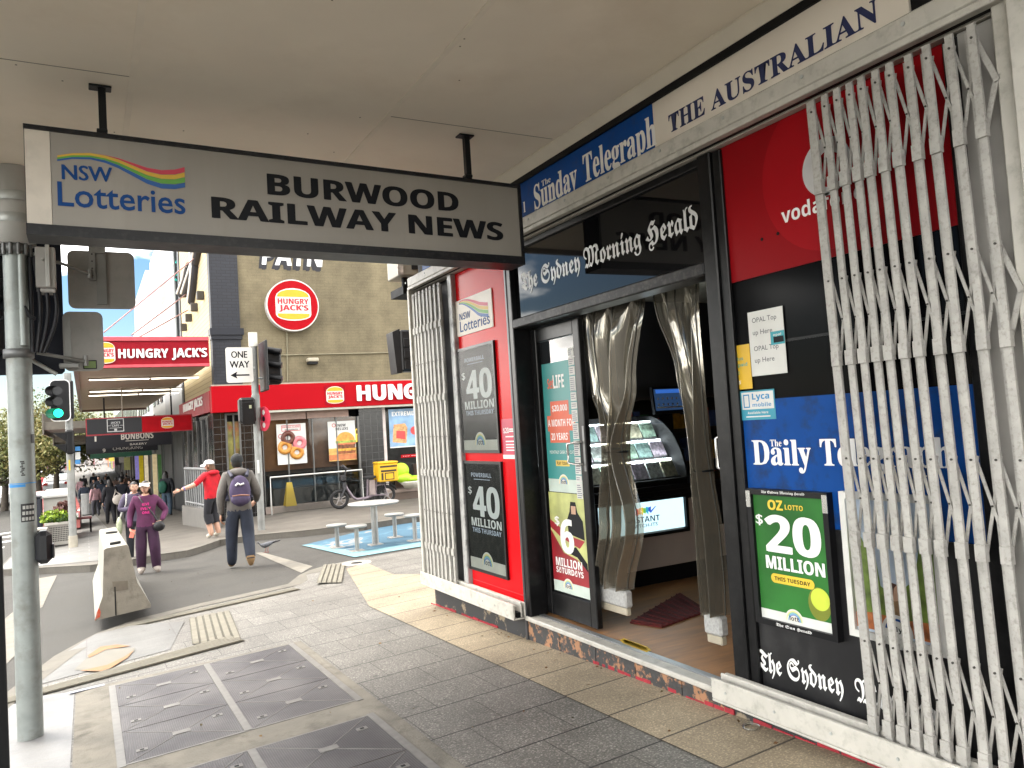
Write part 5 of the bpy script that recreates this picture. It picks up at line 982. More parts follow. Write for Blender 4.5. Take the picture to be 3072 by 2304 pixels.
# black post at the left edge
g = G(8, 2330); t = thing('black_post', 'slim black metal post cut by the edge of the photo, beside the thick pole', 'post', (-.50, 4.55, gz(-.5, 4.55)))
FE = Fr((0, 4.55, CH), (1, 0, 0), (0, 0, 1)); a = FE.px(-14, 1610); b = FE.px(20, 1600); mb = MB(BLACKM); e = FE.px(24, 2290); s_ = FE.px(4, 1610)
mb.hexa([(FE.px(-6, 2340)[0], 4.53, gz(-.5, 4.55)), (FE.px(31, 2340)[0], 4.53, gz(-.5, 4.55)), (FE.px(31, 2340)[0], 4.57, gz(-.5, 4.55)), (FE.px(-6, 2340)[0], 4.57, gz(-.5, 4.55)), (FE.px(-30, 1600)[0], 4.53, CH+a[1]), (FE.px(5, 1600)[0], 4.53, CH+a[1]), (FE.px(5, 1600)[0], 4.57, CH+a[1]), (FE.px(-30, 1600)[0], 4.57, CH+a[1])])
mb.build('upright', t); mb = MB(BLACKM)
for y in (2010, 2200): p = FE.px(0, y); mb.box((-.95, 4.54, CH+p[1]-.03), (p[0], 4.56, CH+p[1]+.02))
mb.build('rail', t)
# ================================================================== concrete barrier
yb = 9.75; F = Fr((0, yb, CH), (1, 0, 0), (0, 0, 1)); P0 = [F.px(*p) for p in ((285, 1862), (292, 1835), (308, 1790), (312, 1650), (318, 1645), (380, 1634), (386, 1640), (412, 1748), (452, 1812), (452, 1822))]
base = CH+P0[0][1]; t = thing('concrete_barrier', 'weathered white concrete barrier with a red foot beside the crossing', 'barrier', (.3, yb, base)); Lb = 3.9
CB = mat('barrier_concrete', (.22, .20, .165), .85, var=.2, scale=4, bump=.25, bscale=60, stain=((.07, .06, .05), .8, 3.4)); CBW = mat('barrier_white', (.25, .243, .21), .75, var=.1, scale=6, stain=((.35, .33, .28), .5, 5))
n = len(P0); mb = MB(CB); dz = gz(.3, yb+Lb)-gz(.3, yb); A = [F.p(u, v, 0) for u, v in P0]; B = [p+Vector((0, Lb, dz)) for p in A]
mb.add(A+B, [list(range(n))]); mb.add(A+B, [list(range(2*n-1, n-1, -1))]); mb.use(CBW)
for i in range(n): mb.add([A[i], B[i], B[(i+1) % n], A[(i+1) % n]], [(0, 1, 2, 3)])
mb.build('body', t)
mb = MB(mat('barrier_red', (.5, .06, .02), .7, stain=((.3, .28, .24), .8, 10))); q = [F.px(*p) for p in ((284, 1861), (300, 1850), (302, 1836), (297, 1822), (290, 1838))]; mb.fpoly(F, q, .004, 0); mb.build('red_paint', t)
mb = MB(mat('barrier_rust', (.14, .12, .095), .8, var=.3)); q = [F.px(*p) for p in ((337, 1745), (383, 1742), (384, 1768), (340, 1775))]; mb.fpoly(F, q, .004, 0); mb.use(DK); mb.frect(F, (F.px(343, 1770)[0], F.px(350, 1846)[1], F.px(347, 1770)[0], F.px(345, 1760)[1]), .0045, 0); mb.build('stain', t)
mb = MB(DK); zt = base+P0[3][1]-P0[0][1]; tp = A[5]; tp2 = A[4]; mb.tube([(tp2.x+.05, yb+.35, tp2.z+.005), (tp.x-.05, yb+.32, tp.z+.003)], .018, 6); mb.torus(Fr((.26, yb+1.7, tp.z-.03), (1, 0, 0), (0, 1, -.03)), (0, 0), .06, .012, .02, 20, 6); mb.build('lifting_eye', t)
# ================================================================== hamburger restaurant across the lane
YH = 22.5; HF = Fr((0, YH, CH), (1, 0, 0), (0, 0, 1)); hx = lambda x, y, d=0: HF.px(x, y, d)
hz = CH+hx(900, 1545)[1]; xc = hx(640, 1300)[0]; XW = 16.0
t = HJ = thing('hamburger_restaurant', 'olive brick hamburger restaurant with red fascia across the lane', 'building', (xc, YH, hz))
OLIVE = ubrick('olive_brick', (.158, .131, .079), (.166, .138, .083), (.143, .118, .070), .24, .086, .008, 'XZ', rough=.85, bump=.10, speck=.12, speck_scale=30, streak=.16)
NAVB = ubrick('navy_brick', (.010, .012, .019), (.014, .016, .024), (.005, .0055, .009), .24, .086, .010, 'XZ', rough=.6, bump=.5)
CREAMB = ubrick('cream_boards', (.46, .37, .20), (.48, .39, .215), (.32, .255, .135), 30, .13, .012, 'YZ', rough=.7, bump=.4)
TILE = ubrick('black_tile', (.004, .004, .005), (.006, .006, .007), (.04, .04, .04), .2, .2, .008, 'XZ', off=0, rough=.2, bump=.2)
TILEY = ubrick('black_tile_side', (.004, .004, .005), (.006, .006, .007), (.04, .04, .04), .2, .2, .008, 'YZ', off=0, rough=.2, bump=.2)
zf1, zf0 = CH+hx(900, 1153)[1], CH+hx(900, 1228)[1]; xp = hx(715, 900)[0]; ztop = CH+8.8
mb = MB(OLIVE); mb.box((xp, YH, zf1-.05), (XW, YH+.3, ztop)); mb.build('wall', t)
mb = MB(NAVB); mb.box((xc+.06, YH-.10, zf1-.05), (xp, YH+.3, ztop)); mb.use(mat('navy_trim', (.009, .0105, .017), .5)); 
zcn = CH+hx(680, 1000)[1]; mb.box((xc+.0, YH-.18, zcn-.06), (xp+.08, YH+.2, zcn+.12)); mb.box((xc+.03, YH-.14, zcn-.18), (xp+.04, YH+.2, zcn-.061)); mb.build('corner_pillar', t)
mb = MB(CREAMB); mb.box((xc+.08, YH+.3, zf1-.1), (xc+.3, YH+7.2, ztop)); mb.use(mat('navy_trim')); mb.box((xc+.05, YH+7.2, zf1-.1), (xc+.3, YH+7.8, ztop)); mb.build('street_wall', t)
mb = MB(mat('facade_lamp', (.05, .045, .04), .5))
for k in range(4): mb.bbox((xc-.12, YH+1.2+k*1.5, zf1+2.6-.1*k), (xc+.079, YH+1.38+k*1.5, zf1+2.85-.1*k), .02)
mb.build('facade_lamp', t)
mb = MB(mat('roof_grey', (.2, .2, .2), .8)); mb.box((xc+.35, YH+.35, ztop-.5), (XW, YH+9, ztop-.3)); mb.box((XW-.3, YH+.3, hz), (XW, YH+9, ztop-.5)); mb.build('roof', t)
FRED = mat('fascia_red', (.33, .001, .006), .5, spec=.12, var=.05, scale=.7); FREDD = mat('fascia_red_deep', (.26, .002, .010), .5, spec=.12, var=.05)
mb = MB(FRED); mb.bbox((xc-.05, YH-.32, zf0), (XW, YH-.001, zf1), .01); mb.use(mat('flashing', (.3, .25, .2), .6)); mb.box((xc-.05, YH-.3, zf1+.001), (XW, YH-.002, zf1+.04)); mb.build('fascia', t)
# shopfront under the fascia: tiled columns, panels, windows
HW = Fr((0, YH-.02, CH), (1, 0, 0), (0, 0, 1)); hw = lambda x, y: HW.px(x, y)
zb_ = hz-.1; mb = MB(TILE); 
xt0, xt1 = hw(697, 1450)[0], hw(793, 1450)[0]; mb.box((xc, YH-.02, zb_), (xc+.3, YH+.3, zf0)); mb.build('tiled_column', t); mb = MB(TILE); mb.box((xt1-.55, YH-.02, zb_), (xt1, YH+.25, zf0)); mb.build('tiled_column', t); mb = MB(TILE); xa0, xa1 = hw(1084, 1400)[0], hw(1154, 1400)[0]; mb.box((xa0, YH-.05, zb_), (xa1, YH+.25, zf0)); mb.build('tiled_column', t)
zs = CH+hw(900, 1512)[1]; zh = CH+hw(900, 1300)[1]
mb = MB(mat('base_tile', (.11, .078, .06), .55, var=.1)); mb.box((xt1+.001, YH-.06, zb_), (xa0-.001, YH+.25, zs-.20)); mb.box((xa1+.001, YH-.06, zb_), (XW-.3, YH+.25, CH+hw(1200, 1478)[1])); mb.use(mat('sill_pink', (.30, .24, .21), .6)); mb.bbox((xt1+.001, YH-.075, zs-.199), (xa0-.001, YH+.25, zs), .01); zs2 = CH+hw(1200, 1466)[1]; mb.bbox((xa1+.001, YH-.075, CH+hw(1200, 1477)[1]), (XW-.3, YH+.25, zs2), .01); mb.build('base', t)
mb = MB(mat('head_pink', (.28, .19, .155), .5)); x = xt1+.01
while x < xa0-.3: mb.frect(HW, (x, hw(900, 1257)[1], min(xa0, x+1.22), hw(900, 1232)[1]), .0, .1); x += 1.25
mb.use(mat('soffit_strip', (.4, .38, .33), .6)); mb.box((xt1, YH-.3, zf0-.06), (XW, YH+.05, zf0-.001)); mb.build('head_panel', t)
GL = glass('restaurant_glass', alpha=.15, tint=(.8, .82, .8)); ALU = mat('alu_frame', (.13, .13, .125), .4, metal=.4)
zg = hw(900, 1257)[1]-.005
mb = MB(GL); mb.frect(HW, (xt1, zs-CH, xa0, zg), -.06, 0); mb.frect(HW, (xa1, zs2-CH, XW-.3, hw(1200, 1232)[1]), -.06, 0); mb.build('window_glass', t)
mb = MB(ALU)
for f in (0, .245, .5, .75): x = xt1+(xa0-xt1)*f; mb.frect(HW, (x, zs-CH, x+.035, zg), -.02, .07)
mb.frect(HW, (xa0-.06, zs-CH, xa0-.0, zg), .02, .1); mb.use(mat('pale_mullion', (.5, .44, .42), .5)); mb.frect(HW, (xa1, zs2-CH, xa1+.10, zf0-CH-.06), .01, .07); mb.build('mullion', t)
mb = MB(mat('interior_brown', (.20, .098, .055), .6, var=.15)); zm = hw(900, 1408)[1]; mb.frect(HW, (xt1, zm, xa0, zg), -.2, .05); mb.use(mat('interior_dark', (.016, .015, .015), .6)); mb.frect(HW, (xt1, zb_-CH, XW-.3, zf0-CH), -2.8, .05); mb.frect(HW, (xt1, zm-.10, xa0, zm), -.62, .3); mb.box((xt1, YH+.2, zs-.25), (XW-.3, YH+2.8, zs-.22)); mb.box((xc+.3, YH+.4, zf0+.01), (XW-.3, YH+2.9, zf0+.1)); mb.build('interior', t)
mb = MB(mat('counter_blue', (.01, .02, .03), .4)); mb.box((xt1+.5, YH+1.2, zs-.2), (xa0-.4, YH+1.6, CH+hw(900, 1470)[1])); mb.use(mat('chair_brown', (.12, .05, .03), .5)); 
for x in (8.4, 9.2, 10.2): mb.box((x, YH+.8, zs-.2), (x+.45, YH+1.3, zs+.35)); mb.box((x, YH+1.2, zs+.351), (x+.45, YH+1.3, zs+.8))
mb.build('interior_furniture', t)
# street side of the corner: tiles, doors
mb = MB(TILEY); mb.box((xc-.01, YH+.31, zb_-.4), (xc+.14, YH+.9, zf0)); mb.box((xc-.01, YH+3.6, zb_-.6), (xc+.14, YH+4.4, zf0+.4)); mb.build('tiled_pier', t)
mb = MB(mat('entry_dark', (.006, .0065, .008), .25)); mb.box((xc+.06, YH+.901, zb_-.5), (xc+.12, YH+3.599, zf0)); mb.box((xc+.06, YH+4.401, zb_-.6), (xc+.12, YH+7.8, zf0)); mb.use(ALU)
for y in (YH+1.0, YH+2.2, YH+3.4, YH+4.6, YH+6.0): mb.bbox((xc-.02, y, zb_-.5), (xc+.059, y+.08, zf0-.1), .005)
mb.build('entry', t)
mb = MB(FREDD); mb.box((xc-.06, YH-.0, zf0+.05), (xc+.059, YH+7.8, zf1-.1)); mb.build('street_fascia', t); mb = MB(TXW); SFm = Fr((xc-.06, 0, CH), (0, -1, 0), (0, 0, 1)); mb.text(SFm, 'HUNGRY JACKS', (-(YH+6.4), zf0-CH+.22, -(YH+1.4), zf0-CH+.55), .02, 'bold', .02, .015); mb.build('lettering', t)
# yellow brown tiled window pieces near the corner
mb = MB(mat('menu_mosaic', (.13, .12, .03), .4, var=.9, scale=2.6, stain=((.25, .02, .02), .8, 2.2))); mb.frect(HW, (xc+.32, zs-CH+.3, xt1-.56, zf0-CH-.25), -.03, .05); mb.use(BLACKM); mb.frect(HW, (xc+.3, zb_-CH, xt1-.55, zf0-CH), -.09, .05); mb.build('mosaic_window', t)
mb = MB(ALU); mb.frame(HW, (xc+.31, zs-CH+.28, xt1-.555, zf0-CH-.02), .05, .0, .06); mb.frect(HW, ((xc+.3+xt1-.55)/2, zs-CH+.33, (xc+.3+xt1-.55)/2+.04, zf0-CH-.07), .0, .05); mb.build('window_frame', t)
# small things on the wall
def burger(mb, F, r, d):
    u0, v0, u1, v1 = r; c = lambda a, b: (u0+(u1-u0)*a, v0+(v1-v0)*b)
    def rr(x0, y0, x1, y1, kt, kb): 
        pts = []
        for i in range(9): a = math.pi*i/8; pts.append(c(x1-(x1-x0)*(0.5-0.5*math.cos(a)), y1-kt+kt*math.sin(a)))
        for i in range(9): a = math.pi*i/8; pts.append(c(x0+(x1-x0)*(0.5-0.5*math.cos(a)), y0+kb-kb*math.sin(a)))
        return pts
    mb.use(mat('burger_white', (.66, .63, .58), .4, var=.02)); mb.fpoly(F, rr(0, 0, 1, 1, .3, .18), d, 0); mb.use(mat('burger_bun', (.66, .33, .01), .45, var=.06)); mb.fpoly(F, rr(.05, .73, .95, .96, .2, .0), d+.006, 0); mb.fpoly(F, rr(.05, .04, .95, .22, .0, .12), d+.006, 0)
    mb.use(mat('burger_red', (.45, .015, .03), .45, var=.03)); mb.text(F, 'HUNGRY', (c(.06, 0)[0], c(0, .51)[1], c(.94, 0)[0], c(0, .68)[1]), d+.008, 'bold', .03); mb.text(F, "JACK'S", (c(.09, 0)[0], c(0, .27)[1], c(.93, 0)[0], c(0, .48)[1]), d+.008, 'bold', .04)
cc = hx(873, 920); rad = hx(950, 920)[0]-cc[0]
t = thing('round_logo_sign', 'round red sign with a white ring and a burger emblem on the olive wall', 'sign', HF.p(cc[0], cc[1]-rad, 0)); d = .25
mb = MB(mat('sign_rim', (.6, .57, .55), .4)); mb.disc(HF, cc, rad, d, d-.01, 48); mb.build('rim', t); mb = MB(FRED); mb.disc(HF, cc, rad*.955, d+.006, .005, 48); mb.build('face', t); mb = MB(); burger(mb, HF, (cc[0]-rad*.66, cc[1]-rad*.60, cc[0]+rad*.68, cc[1]+rad*.66), d+.012); mb.build('emblem', t)
t = thing('fascia_logo', 'square burger emblem on the red fascia beside the white HUNG letters', 'sign', HF.p(*hx(1006, 1215), .32)); q = hx(980, 1212, .33); q2 = hx(1030, 1158, .33); mb = MB(FREDD); mb.frect(HF, (q[0]-.04, q[1]-.03, q2[0]+.04, q2[1]+.03), .333, .012); burger(mb, HF, (*q, *q2), .336); mb.build('emblem', t)
t = thing('fascia_letters', 'big white raised letters along the red fascia, starting HUNG', 'sign', HF.p(*hx(1070, 1205), .33)); mb = MB(mat('letter_white', (.72, .74, .74), .4)); a, b, c_ = hx(1072, 1203, .36), hx(1241, 1194, .36), hx(1072, 1156, .36); w1 = b[0]-a[0]; mb.text(HF, 'HUNGRY', (a[0], a[1], a[0]+w1*1.55, c_[1]), .38, 'bold', .04, .055); mb.text(HF, "JACK'S", (a[0]+w1*1.62, a[1], a[0]+w1*3.0, c_[1]), .38, 'bold', .04, .055); mb.build('lettering', t)
t = thing('graffiti_lettering', 'white block graffiti with black shadow on the olive wall above the round sign', 'graffiti', HF.p(*hx(870, 790), 0)); a = hx(782, 793, .01); b = hx(962, 800, .01); hgt = hx(870, 735, .01)[1]-a[1]
mb = MB(mat('graffiti_black', (.025, .025, .03), .7)); mb.text(HF, 'PATN', (a[0]-.06, a[1]-.12, b[0]-.0, a[1]+hgt-.05), .006, 'bold', .12, shear=.12); mb.use(mat('graffiti_white', (.75, .75, .75), .7)); mb.text(HF, 'PATN', (a[0]+.03, a[1], b[0]+.04, a[1]+hgt), .012, 'bold', .02, shear=.12); mb.build('lettering', t)
t = thing('wall_light', 'small pale box light on the olive wall above the red fascia', 'light', HF.p(*hx(933, 1090), 0)); a, b = hx(918, 1076), hx(950, 1086); mb = MB(mat('box_pale', (.4, .36, .28), .6)); mb.bbox(tuple(HF.p(a[0], b[1], 0)), tuple(HF.p(b[0], a[1], .25)), .02); mb.use(DK); mb.box(tuple(HF.p(a[0]+.02, b[1]-.07, 0)), tuple(HF.p(b[0]-.02, b[1]-.001, .22))); mb.build('case', t)
t = thing('wall_conduit', 'thin grey pipe running along the olive wall below the round sign', 'pipe', HF.p(*hx(860, 1065), 0)); mb = MB(mat('conduit_grey', (.19, .17, .11), .6)); mb.tube([HF.p(*hx(860, 990), .03), HF.p(*hx(862, 1145), .03)], .02, 6); mb.tube([HF.p(*hx(840, 1066), .03), HF.p(*hx(1190, 1058), .03), HF.p(14, hx(1190, 1058)[1], .03)], .02, 6); mb.build('pipe', t)
# posters in the windows
def wposter(label, quad, kind, d=.0):
    q = [HW.px(*p) for p in quad]; r = ((q[0][0]+q[3][0])/2, (q[2][1]+q[3][1])/2, (q[1][0]+q[2][0])/2, (q[0][1]+q[1][1])/2); t = thing('window_poster', label, 'poster', HW.p(r[0], r[1], -.05)); c = lambda a, b: (r[0]+(r[2]-r[0])*a, r[1]+(r[3]-r[1])*b); dd = -.03; Wd = r[2]-r[0]
    mb = MB(mat('poster_paper', (.55, .55, .53), .45, var=.03)); mb.frect(HW, r, dd, .01)
    if kind == 'donut':
        for (x, y), col in (((.38, .65), (.10, .03, .018)), ((.76, .51), (.55, .16, .18)), ((.26, .42), (.50, .22, .04)), ((.66, .28), (.50, .22, .04))):
            m = mat('donut_%d' % int(x*100), col, .35, var=.2, scale=8); mb.use(m); mb.torus(HW, c(x, y), Wd*.165, Wd*.085, dd, 24, 8)
        mb.use(mat('burger_red')); mb.text(HW, 'ORIGINAL GLAZED', c(.2, .90)+c(.78, .94), dd+.003, 'bold'); mb.frame(HW, c(.17, .82)+c(.82, .965), .015, dd+.002, .001); mb.disc(HW, c(.13, .7), Wd*.08, dd+.003, n=16, r0=Wd*.06); mb.use(TXK); mb.text(HW, 'DOUGHNUTS', c(.28, .835)+c(.72, .87), dd+.003, 'bold')
    elif kind == 'burger':
        mb.use(mat('poster_warm', (.5, .3, .08), .4, var=.3)); mb.frect(HW, c(0, 0)+c(1, .32), dd+.002, 0); mb.use(mat('poster_brownstripe', (.42, .14, .05), .4, var=.3)); mb.frect(HW, c(0, .02)+c(1, .16), dd+.004, 0)
        for y0, y1, w_, col in ((.30, .42, .36, (.14, .05, .02)), (.40, .46, .38, (.45, .12, .05)), (.44, .50, .40, (.25, .32, .06)), (.24, .31, .35, (.5, .26, .03)), (.17, .25, .36, (.2, .06, .02))):
            mb.use(mat('bl_%d' % int(y0*100), col, .45, var=.5, scale=16)); mb.fpoly(HW, [c(.66-w_, y0), c(.66+w_*.85, y0), c(.66+w_*.9, y1), c(.66-w_, y1)], dd+.006+y0*.004, 0)
        mb.use(mat('bun_top', (.55, .27, .05), .4, var=.25, scale=10)); mb.fpoly(HW, [c(.62+.34*math.cos(R(a)), .50+.22*math.sin(R(a))) for a in range(0, 181, 12)], dd+.012, 0)
        mb.use(TXK); mb.text(HW, 'NEW', c(.36, .86)+c(.66, .93), dd+.004, 'bold'); mb.text(HW, 'DELUXE', c(.28, .77)+c(.74, .84), dd+.004, 'bold'); mb.use(mat('burger_red')); mb.disc(HW, c(.22, .9), Wd*.07, dd+.004, n=16, r0=Wd*.05)
    else:
        mb.use(mat('poster_blue', (.2, .33, .5), .4, var=.35, scale=3)); mb.frect(HW, c(0, .03)+c(1, 1), dd+.002, 0); mb.use(mat('fries_box', (.5, .28, .12), .45, var=.4, scale=12)); mb.fpoly(HW, [c(.08, .15), c(.52, .1), (c(.58, .5)), c(.5, .62), c(.14, .6)], dd+.005, 0); mb.use(mat('fries_red', (.5, .05, .05), .5, var=.2)); mb.fpoly(HW, [c(.2, .25), c(.5, .2), c(.5, .42), c(.22, .44)], dd+.007, 0); mb.disc(HW, c(.8, .42), Wd*.13, dd+.006, .001, 14); mb.use(TXW); mb.text(HW, 'EXTREME', c(.1, .82)+c(.8, .93), dd+.006, 'bold', .02)
    mb.build('print', t)
wposter('white window poster with four doughnuts', [(830, 1272), (918, 1270), (922, 1390), (834, 1394)], 'donut'); wposter('window poster showing a large layered burger', [(985, 1264), (1066, 1262), (1070, 1380), (987, 1383)], 'burger'); wposter('blue window poster with a red and yellow food packet, near the yellow box', [(1166, 1230), (1262, 1222), (1262, 1338), (1172, 1345)], 'bag')
t = thing('neon_sign', 'small yellow lit window sign beside the burger poster', 'sign', HW.p(*hw(1075, 1310), -.2)); mb = MB(mat('neon_yellow', (.6, .4, .05), .5, var=0, emit=(.9, .55, .06), estr=.15)); a, b = hw(1068, 1326), hw(1083, 1285); mb.text(HW, 'ON', (a[0], (a[1]+b[1])/2, b[0], b[1]), -.03, 'bold'); mb.frect(HW, (a[0], a[1], a[0]+.05, a[1]+.2), -.03, .01); mb.frect(HW, (a[0]+.07, a[1], a[0]+.14, a[1]+.14), -.03, .01); mb.build('lettering', t)
t = thing('window_sticker', 'red strip sticker with white letters in the right window', 'sticker', HW.p(*hw(1230, 1370), 0)); a, b = hw(1204, 1374), hw(1290, 1358); mb = MB(FRED); mb.frect(HW, (*a, *b), -.02, .005); mb.use(TXW); mb.text(HW, 'THE BURGERS', (a[0]+.05, a[1]+.04, b[0]-.05, b[1]-.04), -.017, 'bold'); mb.build('print', t)
# hand rail in front of the window
t = thing('hand_rail', 'low stainless hand rail in front of the restaurant window', 'rail', (hw(808, 1530)[0], YH-.5, hz)); RFm = Fr((0, YH-.5, CH), (1, 0, 0), (0, 0, 1)); SSM = mat('stainless', (.5, .5, .48), .3, metal=.8, var=.05)
a, b = RFm.px(811, 1434), RFm.px(1085, 1408); zr = CH+(a[1]+b[1])/2; mb = MB(SSM); mb.tube([(a[0], YH-.5, hz-.05), (a[0], YH-.5, zr), (b[0], YH-.5, zr), (b[0], YH-.5, hz)], .028, 8); mb.build('rail', t); mb = MB(glass('rail_glass', alpha=.3)); mb.frect(RFm, (a[0]+.05, hz-CH+.12, b[0]-.05, zr-CH-.05), 0, 0); mb.build('glass', t)
# caution sign and lime seat
c0 = HW.px(865, 1510); t = thing('caution_sign', 'yellow folding wet floor sign below the restaurant window', 'floor sign', HW.p(c0[0], zs-CH, -.25)); mb = MB(mat('caution_yellow', (.62, .40, .01), .45, var=.05)); x = c0[0]; y = YH-.24; h_ = CH+HW.px(865, 1446)[1]-zs
for s in (-1, 1): mb.hexa([(x-.15, y+s*.16-.01, zs), (x+.15, y+s*.16-.01, zs), (x+.15, y+s*.16+.01, zs), (x-.15, y+s*.16+.01, zs), (x-.07, y+s*.02-.01, zs+h_), (x+.07, y+s*.02-.01, zs+h_), (x+.07, y+s*.02+.01, zs+h_), (x-.07, y+s*.02+.01, zs+h_)])
mb.build('panel', t); mb = MB(TXK); F_ = Fr((x, y-.13, zs), (1, 0, 0), (0, .14, h_)); mb.fpoly(F_, [(-.08, .12), (.08, .12), (0, .3)], .02, 0); mb.build('mark', t)
c0 = HW.px(1222, 1440); x, y = c0[0], YH-.32; z = zs2; t = thing('lime_chair', 'lime green moulded chair with a pale foot by the right window', 'chair', (x, y, z)); mb = MB(mat('lime_plastic', (.33, .55, .02), .45, var=.12)); s = 1.0
zz = CH+HW.px(1210, 1388)[1]-z; mb.ball((x-.28, y+.05, z+zz*.72), (.26, .14, zz*.3), 14, 10); mb.ball((x+.12, y, z+zz*.36), (.36, .26, zz*.14), 14, 8); mb.ball((x-.2, y, z+zz*.42), (.26, .2, zz*.2), 12, 8); mb.build('seat', t); mb = MB(mat('pale_shell', (.48, .46, .40), .5, var=.1)); mb.lathe([(.02, z), (.2, z+.01), (.24, z+zz*.12), (.36, z+zz*.26), (.3, z+zz*.3)], (x, y, 0), 16); mb.build('foot', t)
# ================================================================== restaurant awning over the main street footpath
YA = YH-.4; AF = Fr((0, YA, CH), (1, 0, 0), (0, 0, 1)); ax = lambda x, y: AF.px(x, y)
a0 = ax(215, 1105); a1 = ax(654, 1098); a2 = ax(654, 1010); xl = ax(218, 1060)[0]; xr = xc-.07
t = thing('restaurant_awning', 'red fronted awning of the restaurant with lit tubes under it', 'awning', (xl, YA, CH+a1[1])); za, zb2 = CH+(a1[1]+ax(320, 1105)[1])/2, CH+a2[1]
mb = MB(mat('awning_red', (.24, .005, .013), .45, spec=.15, var=.05)); mb.bbox((xl, YA, za), (xr, YA+.12, zb2), .01); mb.use(mat('awning_red_edge', (.5, .07, .09), .4)); mb.bbox((xl, YA-.04, zb2-.11), (xr, YA-.001, zb2-.0), .01); mb.bbox((xl, YA-.03, za), (xr, YA-.001, za+.08), .01); mb.build('fascia', t)
LA = PZ(400, 1224, za+.06).y-YA; mb = MB(ubrick('awning_boards', (.40, .32, .24), (.43, .345, .26), (.24, .19, .14), 40, .34, .012, 'XY', rough=.7)); mb.box((xl+.1, YA+.121, za+.06), (xr, YA+LA, za+.12)); mb.build('soffit', t); mb = MB(mat('awning_side', (.2, .13, .11), .6)); mb.box((xl, YA+.121, za-.05), (xl+.09, YA+LA, zb2)); mb.box((xl+.1, YA+LA, za-.05), (xr, YA+LA+.1, zb2)); mb.build('edge', t)
TUBE = mat('tube_lit', (.9, .88, .8), .4, var=0, emit=(1, .92, .76), estr=.9); TB = mat('tube_batten', (.42, .38, .32), .5)
for (x0, y0, x1, y1) in ((264, 1137, 620, 1134), (267, 1173, 575, 1168), (264, 1185, 555, 1180)):
    p = PZ(x0, y0, za+.0); q = PZ(x1, y1, za+.0); y = (p.y+q.y)/2; mb = MB(TB); mb.box((p.x, y-.05, za+.005), (q.x, y+.08, za+.059)); mb.use(TUBE); m_ = (p.x+q.x)/2; mb.box((p.x+.03, y-.04, za-.02), (m_-.03, y, za+.004)); mb.box((m_+.03, y-.04, za-.02), (q.x-.03, y, za+.004)); mb.build('light_tube', t)
mb = MB(TB); 
for x_ in (374, 532): p = PZ(x_, 1150, za); mb.tube([(p.x, p.y+2.5, za+.05), (p.x, p.y+2.5, za-1.1)], .025, 6)
mb.build('hanger', t)
mb = MB(mat('tie_rod', (.30, .16, .16), .5, metal=.3))
for (xa, ya), (xb, yb2) in (((312, 997), (628, 768)), ((395, 1005), (552, 880)), ((420, 1010), (545, 930))): p = PY(xa, ya, YA+.3); q = PY(xb, yb2, YH+2.0 if xb > 600 else YH+5); q.x = xc+.05; mb.tube([p, q], .017, 6)
mb.build('tie_rod', t)
t = thing('awning_sign', 'white HUNGRY JACKS letters and burger emblem on the red awning front', 'sign', AF.p(*ax(480, 1070), 0)); mb = MB(MATS['letter_white']); mb.ptext(AF, 'HUNGRY', ax and (355, 1074), (506, 1072), (355, 1047), .05, 'bold', .03, .04); mb.ptext(AF, "JACK'S", (516, 1072), (622, 1070), (516, 1045), .05, 'bold', .03, .04); mb.build('lettering', t); mb = MB(); p, q = ax(288, 1092), ax(344, 1026); burger(mb, AF, (*p, *q), .05); mb.build('emblem', t)
# signs hung under the awnings down the street
def under(name, label, Y, quad, m, parts):
    F = Fr((0, Y, CH), (1, 0, 0), (0, 0, 1)); r = F.rect(quad); t = thing(name, label, 'sign', F.p((r[0]+r[2])/2, r[1], 0), 'signs hung under the street awnings'); parts(t, F, r, m); mb = MB(BLACKM)
    for f in (.17, .8): mb = MB(BLACKM); mb.box((r[0]+(r[2]-r[0])*f-.02, Y+.05, CH+r[3]), (r[0]+(r[2]-r[0])*f+.02, Y+.09, CH+r[3]+.55)); mb.build('hanger', t)
    return t
CHAR = mat('sign_charcoal', (.014, .015, .018), .4); REDL = mat('sign_red_line', (.3, .03, .04), .4)
def jc(t, F, r, m):
    mb = MB(REDL); mb.frect(F, r, -.01, .2); mb.build('frame', t); mid = r[0]+(r[2]-r[0])*.51; mb = MB(CHAR); mb.frect(F, (r[0]+.03, r[1]+.04, mid, r[3]-.03), .005, .014); mb.use(mat('sign_red_bright', (.36, .003, .008), .45, spec=.12)); mb.frect(F, (mid+.01, r[1]+.03, r[2]-.03, r[3]-.03), .005, .014); mb.build('face', t)
    mb = MB(mat('print_grey', (.5, .5, .5), .5)); b = (r[0]+(r[2]-r[0])*.19, r[1]+.08, r[0]+(r[2]-r[0])*.345, r[3]-.04); mb.frame(F, b, .02, .012, .005); mb.text(F, "JACK'S", at(b, .22, .58, .78, .78), .009, 'bold'); mb.text(F, 'CAFE', at(b, .3, .40, .7, .56), .009, 'bold'); mb.frect(F, at(b, .02, .46, .25, .49), .009, 0); mb.frect(F, at(b, .75, .46, .98, .49), .009, 0); mb.frect(F, at(b, .15, .28, .85, .31), .009, 0); mb.frect(F, at(b, .42, .08, .58, .24), .009, 0); mb.build('lettering', t)
    mb = MB(); burger(mb, F, (mid+(r[2]-mid)*.38, r[1]+.1, mid+(r[2]-mid)*.62, r[3]-.06), .012); mb.build('emblem', t)
under('under_awning_sign', 'charcoal and red cafe and burger sign under the restaurant awning', YA+2.3, [(256, 1254), (577, 1243), (578, 1292), (258, 1308)], None, jc)
